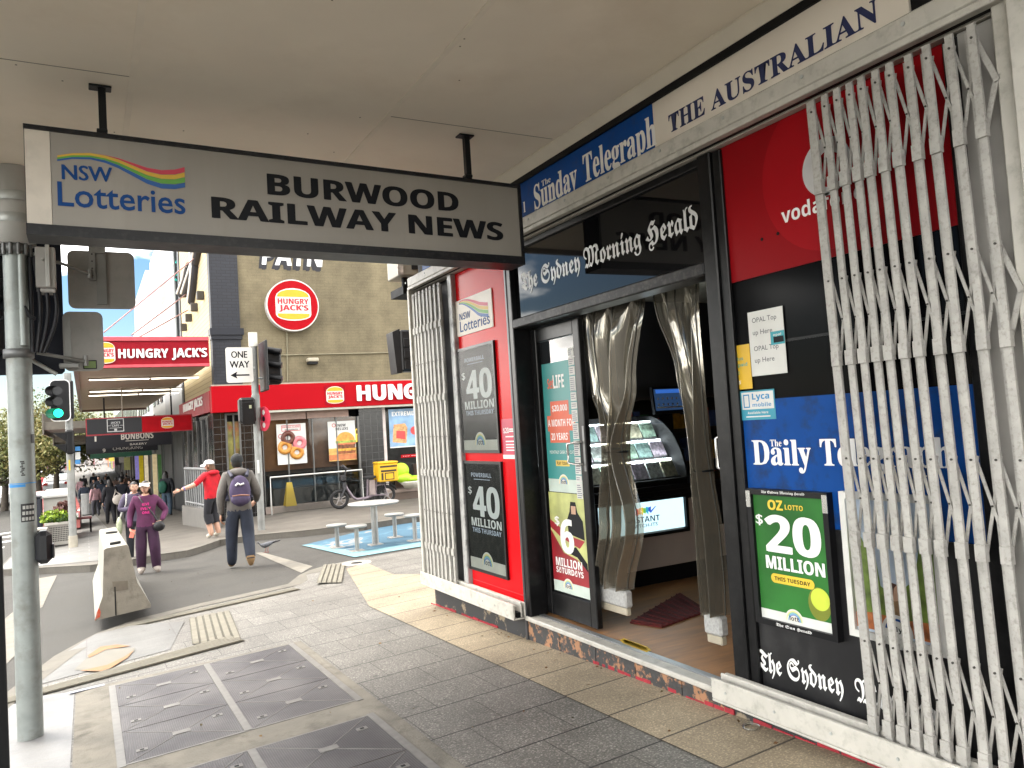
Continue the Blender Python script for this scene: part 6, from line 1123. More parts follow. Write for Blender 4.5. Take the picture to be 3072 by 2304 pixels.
def simple(txts, col=None):
    def f(t, F, r, m):
        mb = MB(m); mb.frect(F, r, 0, .18); mb.build('box', t); mb = MB(mat('print_offwhite', (.55, .53, .48), .5))
        for s, a, st in txts: mb.text(F, s, at(r, *a), .01, st, .02 if st == 'bold' else 0)
        if txts: mb.build('lettering', t)
    return f
def bon(t, F, r, m):
    simple([('BONBONS', (.40, .52, .78, .96), 'bold'), ('BAKERY', (.5, .1, .70, .24), 'plain')])(t, F, r, m); mb = MB(MATS['print_offwhite']); mb.frect(F, at(r, .45, .40, .72, .44), .01, 0); mb.frect(F, at(r, .10, .5, .12, .85), .01, 0); mb.build('underline', t)
under('under_awning_sign', 'dark BONBONS bakery sign hanging behind the cafe sign', YA+6.5, [(256, 1302), (515, 1293), (516, 1336), (258, 1345)], mat('sign_darkblue', (.007, .0085, .014), .4), bon)
under('under_awning_sign', 'dark CHUNGKING sign hanging behind the bakery sign', YA+10.6, [(258, 1336), (473, 1330), (474, 1351), (260, 1362)], mat('sign_darkblue'), simple([('CHUNGKING', (.36, .3, .78, .68), 'plain'), ('9', (.22, .15, .26, .6), 'bold')]))
under('under_awning_sign', 'thin green sign hanging lowest, behind the CHUNGKING sign', YA+15, [(270, 1360), (455, 1354), (456, 1366), (271, 1376)], mat('sign_green', (.03, .12, .07), .45), simple([]))
# ---------------------------------------------------------------- shops down the street (right side, behind the restaurant)
def shop(label, y0, y1, h, col, aw, facecol, lit=None, sgn=None):
    zg = gz(1, y0); t = thing('street_shop', label, 'shop', (xc+.3, y0, zg), 'shops along the street beyond the restaurant')
    mb = MB(mat('shopwall_%d' % int(y0), col, .75, var=.08)); mb.box((xc+.25, y0, zg-.6), (xc+9, y1-.02, zg+h)); mb.build('wall', t)
    mb = MB(mat('shopfront_%d' % int(y0), facecol, .4, var=.3, scale=1.5)); mb.box((xc+.12, y0+.1, zg-.5), (xc+.249, y1-.1, zg+3.1)); mb.build('shopfront', t)
    mb = MB(mat('shopawn_%d' % int(y0), aw, .6)); mb.box((-1.2, y0+.1, zg+3.35), (xc+.24, y1-.05, zg+3.6)); mb.box((-1.25, y0+.05, zg+3.2), (-1.2, y1, zg+3.9)); mb.build('awning', t)
    mb = MB(mat('win_dark', (.03, .035, .04), .15))
    y = y0+1
    while y < y1-1.5: mb.box((xc+.2, y, zg+5), (xc+.249, y+1.1, zg+6.8)); y += 2.2
    mb.build('window', t); mb = MB(MATS['alu_frame']); y = y0+.6
    while y < y1-.3: mb.box((xc+.05, y, zg-.5), (xc+.119, y+.09, zg+3)); y += 4.2
    mb.build('mullion', t)
    if sgn:
        for (yy, w_, hh, z0, c, e) in sgn:
            mb = MB(mat('shopsign_%d_%d' % (int(y0), int(yy*10)), c, .5, var=.15, emit=c if e else None, estr=e*.06)); mb.box((xc-.05-w_*.035, y0+yy, zg+z0), (xc+.1, y0+yy+.12, zg+z0+hh)); mb.build('sign', t)
    return t
shop('pale stucco shop with dark doors next to the restaurant', YH+7.85, YH+17, 9, (.30, .30, .30), (.16, .145, .12), (.008, .009, .011))
shop('shop with a teal and green window poster farther along', YH+17, YH+26, 10.5, (.4, .4, .39), (.13, .11, .085), (.03, .045, .04), sgn=[(1, .8, 2.3, .2, (.1, .25, .08), 0), (4, 1.6, 2.2, .3, (.75, .6, .35), .6)])
shop('shop with tall lit panels and a yellow sign', YH+26, YH+38, 13, (.42, .43, .44), (.17, .155, .13), (.07, .045, .025), sgn=[(1, 2.2, 2.6, .1, (.8, .68, .5), .8), (5, 4, 2.6, .3, (.6, .45, .02), .5), (8, 6, 1.6, .9, (.35, .3, .75), .8)])
shop('far shop with yellow and white light boxes', YH+38, YH+56, 11, (.45, .45, .45), (.16, .115, .045), (.06, .045, .035), sgn=[(2, 8, .8, 2.4, (.65, .45, .05), .4), (6, 9, .7, 2.3, (.8, .8, .78), .6), (10, 9, 1.0, 1.2, (.5, .48, .2), .3)])
shop('farthest low shop at the bend of the street', YH+56, YH+90, 10, (.4, .4, .41), (.12, .12, .12), (.06, .06, .06), sgn=[(4, 8, 1.2, 1.6, (.6, .55, .5), .3), (14, 10, 1.2, 1.2, (.3, .3, .35), .0)])
# tower block behind and dark graffiti tower sign
t = thing('tower_building', 'pale ribbed tower building behind the restaurant, against the sky', 'building', (8, 95, gz(8, 60))); TF = Fr((0, 92, CH), (1, 0, 0), (0, 0, 1)); a, b = TF.px(470, 828), TF.px(545, 828); mb = MB(ubrick('tower_white', (.66, .68, .7), (.7, .72, .74), (.42, .45, .48), 1.6, 1.1, .28, 'XZ', off=0, rough=.5)); mb.box((a[0], 92, -4), (b[0]+6, 110, CH+a[1])); mb.build('wall', t); mb = MB(mat('tower_cap', (.5, .52, .54), .6)); mb.box((a[0]-.4, 91.6, CH+a[1]), (b[0]+6, 110, CH+a[1]+.9)); mb.build('roof', t)
t = thing('tall_building', 'white tall building edge between the tower and the dark graffiti wall', 'building', (6, 60, gz(6, 42))); TF2 = Fr((0, 62, CH), (1, 0, 0), (0, 0, 1)); a = TF2.px(506, 760); mb = MB(ubrick('tall_white', (.74, .74, .74), (.78, .78, .78), (.5, .5, .5), 3, .8, .1, 'XZ', rough=.6)); mb.box((a[0], 62, -3), (a[0]+8, 80, CH+a[1]+3)); mb.build('wall', t)
t = thing('dark_side_wall', 'dark parapet wall with turquoise graffiti above the restaurant', 'wall', (xc+.4, YH+7.9, CH+3)); GF = Fr((0, YH+7.82, CH), (1, 0, 0), (0, 0, 1)); a, b = GF.px(521, 740), GF.px(545, 860); mb = MB(mat('parapet_dark', (.035, .042, .045), .7, var=.2)); mb.frect(GF, (a[0], b[1]-3, GF.px(575, 860)[0], GF.px(540, 690)[1]), .0, .4); mb.build('wall', t)
mb = MB(mat('graffiti_teal', (.02, .5, .42), .6)); pts = [(528, 790), (545, 757), (550, 775), (532, 800), (552, 790), (556, 806), (534, 812), (555, 818), (552, 832), (530, 826), (545, 812)]
mb.tube([GF.p(*GF.px(x+0, y), .03) for x, y in pts], .045, 6); mb.tube([GF.p(*GF.px(x, y), .03) for x, y in ((524, 838), (540, 846), (562, 836))], .04, 6); mb.build('graffiti', t)
t = thing('black_graffiti', 'black and white graffiti loops on the cream street wall', 'graffiti', (xc, YH+4, CH+6)); CFm = Fr((xc+.05, 0, CH), (0, -1, 0), (0, 0, 1))
for nm, m, w_ in (('black_stroke', mat('graffiti_black'), .17), ('white_stroke', mat('graffiti_white'), .05)):
    mb = MB(m)
    for pts in (((600, 740), (592, 780), (575, 830), (558, 880)), ((585, 750), (590, 800), (584, 860), (578, 905)), ((570, 800), (560, 840), (545, 880))):
        mb.tube([CFm.p(*CFm.px(x, y), .0 if w_ > .1 else .14) for x, y in pts], w_, 6)
    mb.build(nm, t)
# ================================================================== traffic poles across the lane
SB = mat('signal_black', (.006, .006, .007), .35, spec=.3, var=.2); LENS = mat('lens_dark', (.02, .02, .022), .2)
gp_ = G(220, 1642, .06); t = thing('traffic_light', 'traffic light showing green on a grey pole beside the planter box', 'traffic light', gp_); Yp = gp_.y; TFr = Fr((0, Yp-.25, CH), (1, 0, 0), (0, 0, 1)); PG = mat('pole_grey', (.25, .255, .245), .5, metal=.4, var=.18, scale=7)
ztop = PY(205, 1120, Yp).z; mb = MB(PG); xb = gp_.x; mb.tube([gp_-Vector((0, 0, .1)), Vector((xb, Yp, ztop))], .085, 14); mb.use(mat('pole_foot', (.36, .33, .27), .7)); mb.tube([gp_-Vector((0, 0, .08)), gp_+Vector((0, 0, .28))], .10, 14); mb.build('pole', t)
q = [TFr.px(*p) for p in ((145, 1140), (222, 1137), (218, 1262), (152, 1266))]; r = ((q[0][0]+q[3][0])/2, (q[2][1]+q[3][1])/2, (q[1][0]+q[2][0])/2-.06, (q[0][1]+q[1][1])/2)
def rrect(r, c, n=5):
    pts = []
    for (x, y), a0 in (((r[2]-c, r[3]-c), 0), ((r[0]+c, r[3]-c), 90), ((r[0]+c, r[1]+c), 180), ((r[2]-c, r[1]+c), 270)): pts += [(x+c*math.cos(R(a0+k*90/n)), y+c*math.sin(R(a0+k*90/n))) for k in range(n+1)]
    return pts
mb = MB(mat('board_white_edge', (.66, .66, .66), .5)); mb.fpoly(TFr, rrect(r, .11), 0, .012); mb.use(SB); mb.fpoly(TFr, rrect((r[0]+.022, r[1]+.022, r[2]-.022, r[3]-.022), .10), .005, .02); mb.bbox(tuple(TFr.p(r[0]+.12, r[1]+.1, -.014)), tuple(TFr.p(r[2]-.1, r[3]-.1, -.2)), .03); mb.bbox(tuple(TFr.p(r[2]+.001, r[1]+.05, .0)), tuple(TFr.p(r[2]+.07, r[3]-.03, -.16)), .02); tb_ = mb.build('target_board', t)
cxm = r[0]+(r[2]-r[0])*.40
for k, (yy, m) in enumerate(((1172, LENS), (1204, LENS), (1239, None))):
    cy = TFr.px(185, yy)[1]; m = m or mat('lens_green', (.02, .5, .3), .3, var=0, emit=(.0, 1, .45), estr=.5); mb = MB(m); mb.disc(TFr, (cxm, cy), .10, .012, .006, 20); mb.build('lens', tb_)
    mb = MB(SB if k < 2 else mat('visor_lit', (.012, .05, .035), .4)); n = 14; vs = []
    for d_ in (.006, .2):
        for i in range(n+1): a_ = R(95+170*i/n); vs.append(TFr.p(cxm-.14*(d_ > .1)+.115*math.cos(a_), cy-.01*(d_ > .1)+.115*math.sin(a_), d_))
    mb.add(vs, [[i, i+1, i+n+2, i+n+1] for i in range(n)], True); mb.build('visor', tb_)
a, b = TFr.px(196, 1290), TFr.px(224, 1362); mb = MB(SB); mb.bbox((a[0], Yp-.35, CH+b[1]), (b[0], Yp-.09, CH+a[1]), .04)
for y in (1298, 1332):
    c_ = TFr.px(196, y); zt, z2_ = CH+TFr.px(196, y)[1], CH+TFr.px(196, y+26)[1]; mb.hexa([(a[0], Yp-.33, z2_), (a[0]+.01, Yp-.33, z2_), (a[0]+.01, Yp-.1, z2_), (a[0], Yp-.1, z2_), (a[0]-.26, Yp-.33, zt), (a[0]+.01, Yp-.33, zt), (a[0]+.01, Yp-.1, zt), (a[0]-.26, Yp-.1, zt)])
mb.build('pedestrian_signal', t)
mb = MB(mat('plate_blue', (.04, .18, .4), .5)); 
for y0, y1, m in ((1340, 1352, 'plate_blue'), (1357, 1378, 'plate_white'), (1380, 1392, 'plate_blue')):
    p, q_ = TFr.px(225, y0), TFr.px(241, y1); mb.use(mat(m, (.5, .5, .48), .5)); mb.frect(TFr, (p[0], q_[1], q_[0], p[1]), -.1, .01)
mb.use(mat('plate_yellow', (.55, .42, .03), .5)); p, q_ = TFr.px(206, 1380), TFr.px(212, 1410); mb.frect(TFr, (p[0], q_[1], q_[0], p[1]), .17, .01); mb.build('plate', t)
# one way pole
g1 = G(785, 1590, .06); Yo = g1.y; OF = Fr((0, Yo-.12, CH), (1, 0, 0), (0, 0, 1)); t = thing('signal_pole', 'grey signal pole with a cream cap at the restaurant corner', 'pole', g1); ztop = PY(757, 1040, Yo).z
mb = MB(PG); mb.tube([g1-Vector((0, 0, .1)), Vector((g1.x, Yo, ztop))], .075, 14); mb.use(mat('pole_sleeve', (.2, .21, .2), .5)); mb.tube([(g1.x, Yo, PY(765, 1255, Yo).z), (g1.x, Yo, PY(765, 1185, Yo).z)], .09, 12); mb.use(mat('sticker_white', (.6, .6, .58), .5)); p = PY(775, 1420, Yo-.08); mb.bbox((g1.x-.045, Yo-.083, p.z), (g1.x+.0, Yo-.07, PY(772, 1380, Yo).z), .003); mb.build('shaft', t); mb = MB(mat('cap_cream', (.55, .53, .47), .5)); mb.tube([(g1.x, Yo, ztop), (g1.x, Yo, PY(757, 998, Yo).z)], .095, 14); mb.build('cap', t)
q = [OF.px(*p) for p in ((674, 1043), (758, 1041), (760, 1145), (682, 1150))]; r = ((q[0][0]+q[3][0])/2, (q[2][1]+q[3][1])/2, (q[1][0]+q[2][0])/2, (q[0][1]+q[1][1])/2)
t = thing('one_way_sign', 'white ONE WAY sign with a black arrow pointing along the lane', 'road sign', OF.p((r[0]+r[2])/2, r[1], 0)); mb = MB(mat('road_sign_white', (.60, .58, .54), .45, var=.05)); mb.fpoly(OF, rrect(r, .05), 0, .012); mb.build('plate', t)
mb = MB(TXK); mb.text(OF, 'ONE', at(r, .2, .70, .80, .89), .003, 'plain', .035); mb.text(OF, 'WAY', at(r, .13, .42, .87, .61), .003, 'plain', .035); mb.frect(OF, at(r, .3, .19, .85, .23), .003, 0); c_ = lambda a, b: (r[0]+(r[2]-r[0])*a, r[1]+(r[3]-r[1])*b); mb.fpoly(OF, [c_(.14, .21), c_(.4, .11), c_(.35, .21), c_(.4, .31)], .004, 0); mb.build('lettering', t)
mb = MB(STEEL); mb.box((r[0]+.1, Yo-.11, CH+r[1]+.3), (g1.x, Yo-.08, CH+r[1]+.34)); mb.build('bracket', t)
def sighead(label, quad, rz):
    p = [PY(x, y, Yo) for x, y in quad]; t = thing('traffic_signal', label, 'traffic signal', ((p[0].x+p[1].x)/2, Yo, p[2].z)); x0, x1 = p[0].x, p[1].x; z0, z1 = p[2].z, p[0].z; mb = MB(SB); return t, x0, x1, z0, z1, mb
t, x0, x1, z0, z1, mb = sighead('black traffic signal head seen side-on beside the ONE WAY sign', [(782, 1040), (838, 1048), (836, 1160)], 0)
mb.bbox((x0, Yo-.5, z0-.1), (x0+.05, Yo+.3, z1+.1), .02); mb.bbox((x0+.051, Yo-.17, z0+.05), (x1, Yo+.15, z1-.06), .04); mb.build('housing', t); mb = MB(SB)
for k in range(3):
    z = z0+.16+(z1-z0-.3)*k/2; mb.tube([(x0+.10, Yo-.172, z+.05), (x1-.03, Yo-.30, z-.01)], .07, 10)
mb.build('visor', t); mb = MB(STEEL); mb.tube([(g1.x, Yo, z0+.2), (x0+.1, Yo, z0+.2)], .02, 6); mb.build('bracket', t)
t, x0, x1, z0, z1, mb = sighead('hooded black signal head on the near side of the corner pole', [(712, 1195), (760, 1195), (758, 1270)], 0)
mb.bbox((x0, Yo-.25, z0), (x1, Yo+.05, z1), .05); mb.bbox((x0+.04, Yo-.27, z0-.02), (x1-.03, Yo-.251, z1-.1), .01); mb.build('housing', t); mb = MB(mat('tag_pale', (.3, .31, .2), .5)); mb.box((x0+.19, Yo-.276, z0+.32), (x0+.24, Yo-.271, z0+.39)); mb.build('tag', t)
RF2 = Fr((g1.x+.10, 0, CH), (.25, -1, 0), (0, 0, 1)); c_ = PY(788, 1257, Yo); t = thing('round_road_sign', 'round red and white road sign seen edge-on, on the corner pole', 'road sign', (c_.x, Yo, c_.z)); RO = Fr((c_.x, Yo-.12, c_.z), (.32, -1, 0), (0, 0, 1)); rr_ = .27; RO.n = RO.u.cross(RO.v); mb = MB(mat('road_sign_red', (.5, .03, .06), .5)); mb.disc(RO, (0, 0), rr_, 0, .01, 28); mb.use(MATS['road_sign_white']); mb.disc(RO, (0, .14), .06, .002, .001, 10); mb.disc(RO, (0, -.14), .06, .002, .001, 10); mb.use(TXK); mb.disc(RO, (0, 0), .06, .003, .001, 10); mb.build('plate', t)
t, x0, x1, z0, z1, mb = sighead('black signal head poking out behind the far folding gate', [(1178, 988), (1250, 985), (1245, 1118)], 0)
t.location = (PY(1215, 1060, 13.2).x, 13.2, PY(1215, 1115, 13.2).z); Ys = 13.2; p0, p1 = PY(1178, 990, Ys), PY(1262, 1118, Ys); t['_w'] = list(t.location); mb = MB(SB); xm = p0.x+.12
mb.hexa([(p0.x+.03, Ys-.03, p1.z), (xm, Ys-.03, p1.z), (xm, Ys+.3, p1.z), (p0.x+.03, Ys+.3, p1.z), (p0.x-.02, Ys-.03, p0.z-.04), (xm, Ys-.03, p0.z+.02), (xm, Ys+.3, p0.z+.02), (p0.x-.02, Ys+.3, p0.z-.04)]); mb.build('visor', t); mb = MB(SB); mb.bbox((xm+.001, Ys-.05, p1.z+.03), (p1.x+.2, Ys+.3, p0.z), .03)
for k in range(3): mb.bbox((xm+.05, Ys-.07, p1.z+.06+.2*k), (p1.x+.15, Ys-.051, p1.z+.22+.2*k), .01)
mb.build('housing', t); mb = MB(PG); mb.tube([(p1.x+.2, Ys+.2, gz(p1.x, Ys)), (p1.x+.2, Ys+.2, p0.z+.3)], .07, 10); mb.build('pole', t)
# air conditioner and box above the far gate
t = thing('air_conditioner', 'pale air conditioner unit on a bracket above the far folding gate', 'air conditioner', (W+.3, 7.9, xyz(1.7))); AC = Fr((0, 7.62, CH), (1, 0, 0), (0, 0, 1)); p, q = AC.px(1200, 825), AC.px(1300, 770); mb = MB(mat('ac_cream', (.34, .32, .27), .6, var=.1)); mb.bbox((p[0], 7.62, CH+p[1]), (q[0]+.3, 8.0, CH+q[1]+.18), .01); mb.use(DK); a, b = AC.px(1235, 808), AC.px(1254, 786); mb.box((a[0], 7.612, CH+a[1]), (b[0], 7.619, CH+b[1])); mb.build('case', t); mb = MB(mat('ac_notice', (.6, .55, .5), .5, var=.5, scale=30)); mb.bbox((p[0]-.03, 7.6, CH+p[1]+.0), (p[0]+.035, 7.615, CH+q[1]+.1), .002); mb.build('notice', t); mb = MB(BLACKM); mb.tube([(p[0]+.1, 7.75, CH+p[1]), (p[0]+.1, 7.75, CH+p[1]-.14)], .035, 10); mb.box((W-.05, 7.335, xyz(1.36)), (W+.4, 7.7, xyz(1.44))); mb.build('bracket', t)
# ================================================================== tables and stools on the painted area
TOPW = mat('table_white', (.29, .29, .28), .35, var=.05); LEGS = mat('leg_steel', (.36, .36, .35), .4, metal=.6)
def stool(topq, foot, rad, label, name='stool', cat='stool', grp='white stools round the table'):
    f = G(*foot, -.05); zt = PY(*topq, f.y).z; t = thing(name, label, cat, f, grp); mb = MB(TOPW); mb.lathe([(0, zt-.035), (rad*.93, zt-.035), (rad, zt-.02), (rad, zt-.008), (rad*.98, zt), (0, zt)], (f.x, f.y, 0), 36); mb.build('seat' if name == 'stool' else 'top', t); mb = MB(LEGS); rr = .035 if name == 'stool' else .055; mb.tube([(f.x, f.y, f.z+.012), (f.x, f.y, zt-.036)], rr, 14); mb.build('leg', t); mb = MB(LEGS); mb.bbox((f.x-.11, f.y-.11, f.z-.01), (f.x+.11, f.y+.11, f.z+.012), .004); mb.build('base', t)
stool((1008, 1573), (1013, 1643), .17, 'white round stool on the corner of the blue paint nearest the pigeon'); stool((1066, 1576), (1072, 1653), .17, 'white round stool beside the table leg, nearest the camera'); stool((1179, 1541), (1186, 1612), .17, 'white round stool between the table leg and the gate-side stool'); stool((1240, 1543), (1246, 1622), .17, 'white round stool partly hidden by the far folding gate'); stool((1120, 1506), (1127, 1634), .42, 'tall white round table on the blue painted ground', 'table', 'table', 'white table furniture')
# ================================================================== pigeon
pg = G(800, 1657, -.05); t = thing('pigeon', 'grey pigeon walking on the road near the blue painted area', 'pigeon', pg); mb = MB(mat('pigeon_grey', (.10, .105, .12), .6, var=.3, scale=30)); s = .82
def pj(x, y, z):
    a = R(20) if z > .08 else 0; z2 = z-.12; return (pg.x+(-x*math.cos(a)-z2*math.sin(a)*.6)*s, pg.y+y*s, pg.z+(.12+z2*math.cos(a)-x*math.sin(a))*s)
mb.smooth = True; ring = [(-.22, .14, .012), (-.14, .15, .03), (-.05, .155, .055), (.04, .165, .06), (.09, .19, .045), (.115, .225, .03), (.125, .26, .028), (.14, .285, .026), (.155, .285, .012)]
vs = []; n = 10
for x, z, r_ in ring: vs += [pj(x, r_*math.cos(2*math.pi*k/n), z+r_*math.sin(2*math.pi*k/n)) for k in range(n)]
mb.add(vs, [[i*n+k, i*n+(k+1) % n, (i+1)*n+(k+1) % n, (i+1)*n+k] for i in range(len(ring)-1) for k in range(n)]+[list(range(n)), list(range(len(vs)-1, len(vs)-n-1, -1))], True); mb.build('body', t)
mb = MB(mat('pigeon_dark', (.03, .03, .035), .5)); mb.add([pj(-.14, .035, .17), pj(-.32, .03, .12), pj(-.32, -.03, .12), pj(-.14, -.035, .17), pj(-.14, .03, .13), pj(-.3, .03, .108), pj(-.3, -.03, .108), pj(-.14, -.03, .13)], [(0, 1, 2, 3), (7, 6, 5, 4), (0, 4, 5, 1), (1, 5, 6, 2), (2, 6, 7, 3)]); mb.tube([pj(.158, 0, .282), pj(.19, 0, .272)], .008, 6, .002); mb.build('tail', t)
for sy in (-.02, .025):
    mb = MB(mat('pigeon_leg', (.25, .06, .05), .6)); mb.tube([pj(-.02+sy*.6, sy, .11), pj(.0+sy, sy, .05), pj(-.01+sy, sy, .004)], .006*s, 6); mb.tube([pj(-.03+sy, sy, .004), pj(.035+sy, sy, .004)], .005*s, 5); mb.build('leg', t)
# ================================================================== delivery e-bike
eb = G(1018, 1537, .06); eb.y = 21.0; wf = PY(1019, 1510, 21.0); wr_ = PY(1160, 1498, 21.0); zg = gz(5.5, 21)+.06; r_ = .265; xf, xr2 = wf.x, wr_.x; ym = 21.0
t = thing('delivery_bike', 'grey step through delivery e-bike parked before the restaurant window', 'bicycle', ((xf+xr2)/2, ym, zg)); BKF = Fr((0, ym, 0), (1, 0, 0), (0, 0, 1)); FRG = mat('bike_grey', (.20, .165, .19), .35, metal=.3, var=.08); TYR = mat('tyre', (.012, .012, .013), .75)
for x in (xf, xr2):
    mb = MB(TYR); mb.torus(BKF, (x, zg+r_), r_-.045, .045, 0, 32, 8); wh = mb.build('wheel', t); mb = MB(mat('hub_alloy', (.3, .28, .27), .4, metal=.5)); mb.disc(BKF, (x, zg+r_), .06, .05, .1, 16)
    for k in range(5): a = R(k*72+20); mb.tube([BKF.p(x+.05*math.cos(a), zg+r_+.05*math.sin(a), 0), BKF.p(x+.19*math.cos(a), zg+r_+.19*math.sin(a), 0)], .016, 6)
    mb.torus(BKF, (x, zg+r_), .185, .012, 0, 28, 6); mb.build('rim', wh)
bz = lambda y: PY(1090, y, ym).z; bxp = lambda x: PY(x, 1450, ym).x
hd = (bxp(1032), ym, bz(1442)); mb = MB(FRG); mb.tube([hd, (bxp(1040), ym, bz(1462)), (bxp(1056), ym, bz(1488)), (bxp(1068), ym, bz(1496)), (bxp(1095), ym, bz(1495)), (bxp(1122), ym, bz(1488))], .038, 10); mb.tube([(bxp(1100), ym, bz(1494)), (bxp(1104), ym, bz(1430))], .028, 8); mb.tube([(bxp(1126), ym, bz(1490)), (bxp(1130), ym, bz(1440))], .025, 8)
for sy in (-.08, .08): mb.tube([(bxp(1104), ym+sy*.4, bz(1488)), (xr2, ym+sy, zg+r_)], .018, 8); mb.tube([(bxp(1104), ym+sy*.5, bz(1462)), (bxp(1150), ym+sy, bz(1458)), (xr2, ym+sy, zg+r_)], .014, 8)
mb.build('frame', t); mb = MB(mat('fork_dark', (.05, .05, .055), .4, metal=.3))
for sy in (-.075, .075): mb.tube([(bxp(1033), ym+sy, bz(1458)), (xf, ym+sy, zg+r_)], .02, 8)
mb.bbox((bxp(1028), ym-.07, bz(1466)), (bxp(1038), ym+.07, bz(1440)), .02); mb.tube([(bxp(1030), ym, bz(1445)), (bxp(1040), ym, bz(1402))], .018, 8); mb.tube([(bxp(1040), ym-.32, bz(1400)), (bxp(1042), ym, bz(1404)), (bxp(1040), ym+.32, bz(1400))], .016, 8); mb.tube([(bxp(1026), ym-.1, bz(1392)), (bxp(1040), ym-.05, bz(1404))], .05, 8); mb.build('handlebar', t)
mb = MB(mat('bike_black', (.014, .014, .016), .5)); mb.bbox((bxp(1020), ym-.12, bz(1440)), (bxp(1038), ym+.12, bz(1420)), .04); mb.build('front_bag', t)
mb = MB(MATS['bike_black']); mb.bbox((bxp(1092), ym-.11, bz(1437)), (bxp(1126), ym+.11, bz(1429)), .02); mb.build('seat', t); mb = MB(mat('battery_grey', (.27, .22, .21), .45)); mb.bbox((bxp(1106), ym-.07, bz(1487)), (bxp(1124), ym+.07, bz(1442)), .015); mb.build('battery', t)
mb = MB(TYR); n = 14
for i in range(n):
    a, b = R(20+140*i/n), R(20+140*(i+1)/n); mb.hexa([BKF.p(xr2+q_*math.cos(c_), zg+r_+q_*math.sin(c_), d_) for c_ in (a, b) for q_, d_ in ((r_+.03, .06), (r_+.03, -.06), (r_+.045, -.06), (r_+.045, .06))])
mb.build('mudguard', t)
x0, x1, z0, z1 = bxp(1130), bxp(1188), bz(1450), bz(1396); t2 = thing('delivery_box', 'yellow delivery box with black lettering strapped on the e-bike rack', 'box', ((x0+x1)/2, ym, z0)); mb = MB(mat('box_yellow', (.62, .36, .01), .5, var=.08)); mb.bbox((x0, ym-.24, z0), (x1, ym+.24, z1-.001), .025); mb.build('body', t2); mb = MB(mat('box_yellow')); mb.bbox((x0-.01, ym-.25, z1-.0), (x1+.01, ym+.25, z1+.06), .03); mb.build('lid', t2); BX = Fr((x0, ym-.241, z0), (1, 0, 0), (0, 0, 1)); mb = MB(mat('box_black', (.03, .022, .01), .5)); w_, h_ = x1-x0, z1-z0
for f in ((.06, .80, .95, .90), (.10, .55, .9, .66)): mb.frect(BX, (w_*f[0], h_*f[1], w_*f[2], h_*f[3]), .004, .003)
mb.frame(BX, (w_*.3, h_*.1, w_*.78, h_*.5), .025, .004, .003); mb.frect(BX, (w_*.12, h_*.1, w_*.22, h_*.5), .004, .003); mb.build('print', t2)
# ================================================================== planter, bench wall, bins at the far kerb
def leaves(mb, c, rad, n, size, flat=1.0):
    for _ in range(n):
        while True:
            v = Vector((random.uniform(-1, 1), random.uniform(-1, 1), random.uniform(-1, 1)))
            if .25 < v.length < 1: break
        p = Vector(c)+Vector((v.x*rad[0], v.y*rad[1], v.z*rad[2])); a = Vector((random.gauss(0, 1), random.gauss(0, 1), random.gauss(0, 1)*flat)).normalized(); b = a.cross(Vector((random.random()-.5, random.random()-.5, random.random()-.5))).normalized(); s = size*random.uniform(.6, 1.3)
        mb.add([p-a*s, p-b*s*.5, p+a*s, p+b*s*.5], [(0, 1, 2, 3)])
pq = G(178, 1640, .06); Yq = pq.y; x0, x1 = PY(138, 1600, Yq).x, PY(216, 1600, Yq).x; zt = PY(178, 1570, Yq).z
t = thing('planter_box', 'white lattice planter box with lime green shrubs by the far kerb', 'planter', (pq.x, Yq, pq.z)); mb = MB(mat('planter_white', (.36, .34, .305), .6, var=.06)); mb.box((x0+.03, Yq+.03, pq.z+.03), (x1-.03, Yq+.6, zt-.02)); PF = Fr((x0, Yq, pq.z), (1, 0, 0), (0, 0, 1)); mb.frame(PF, (0, .05, x1-x0, zt-pq.z), .05, .0, .03); mb.box((x0-.03, Yq-.03, zt-.03), (x1+.03, Yq+.64, zt+.03)); mb.use(DK); nx_, nz2 = 12, 8
for i in range(nx_):
    for j in range(nz2): u = .07+(x1-x0-.14)*(i+.5)/nx_; v = .12+(zt-pq.z-.2)*(j+.5)/nz2; mb.frect(PF, (u-.011, v-.014, u+.011, v+.014), -.026, .002)
mb.build('box', t); mb = MB(mat('shrub_lime', (.22, .32, .02), .6, var=.5, scale=9)); leaves(mb, (x0+(x1-x0)*.38, Yq+.3, zt+.13), (.36, .3, .2), 700, .05); mb.build('shrub', t); mb = MB(mat('shrub_dark', (.05, .1, .02), .6, var=.5)); leaves(mb, (x0+(x1-x0)*.55, Yq+.25, zt+.08), (.4, .3, .14), 500, .05); mb.build('shrub', t); mb = MB(mat('shrub_bronze', (.12, .05, .04), .6, var=.6)); leaves(mb, (x0+(x1-x0)*.72, Yq+.45, zt+.3), (.26, .25, .22), 400, .06); mb.build('shrub', t)
Yb = Yq+1.6; x0, x1 = PY(124, 1500, Yb).x, PY(212, 1500, Yb).x; zt = PY(170, 1482, Yb).z; zg = gz(x0, Yb)+.06; t = thing('white_cabinet', 'white flat topped kiosk cabinet behind the planter', 'cabinet', (x0, Yb, zg)); mb = MB(mat('cabinet_white', (.30, .29, .265), .5, var=.05)); mb.box((x0+.04, Yb+.03, zg), (x1, Yb+3.4, zt-.09)); mb.build('body', t); mb = MB(mat('cabinet_top', (.5, .49, .47), .4)); mb.bbox((x0-.02, Yb-.06, zt-.088), (x1+.06, Yb+3.5, zt), .02); mb.build('top', t)
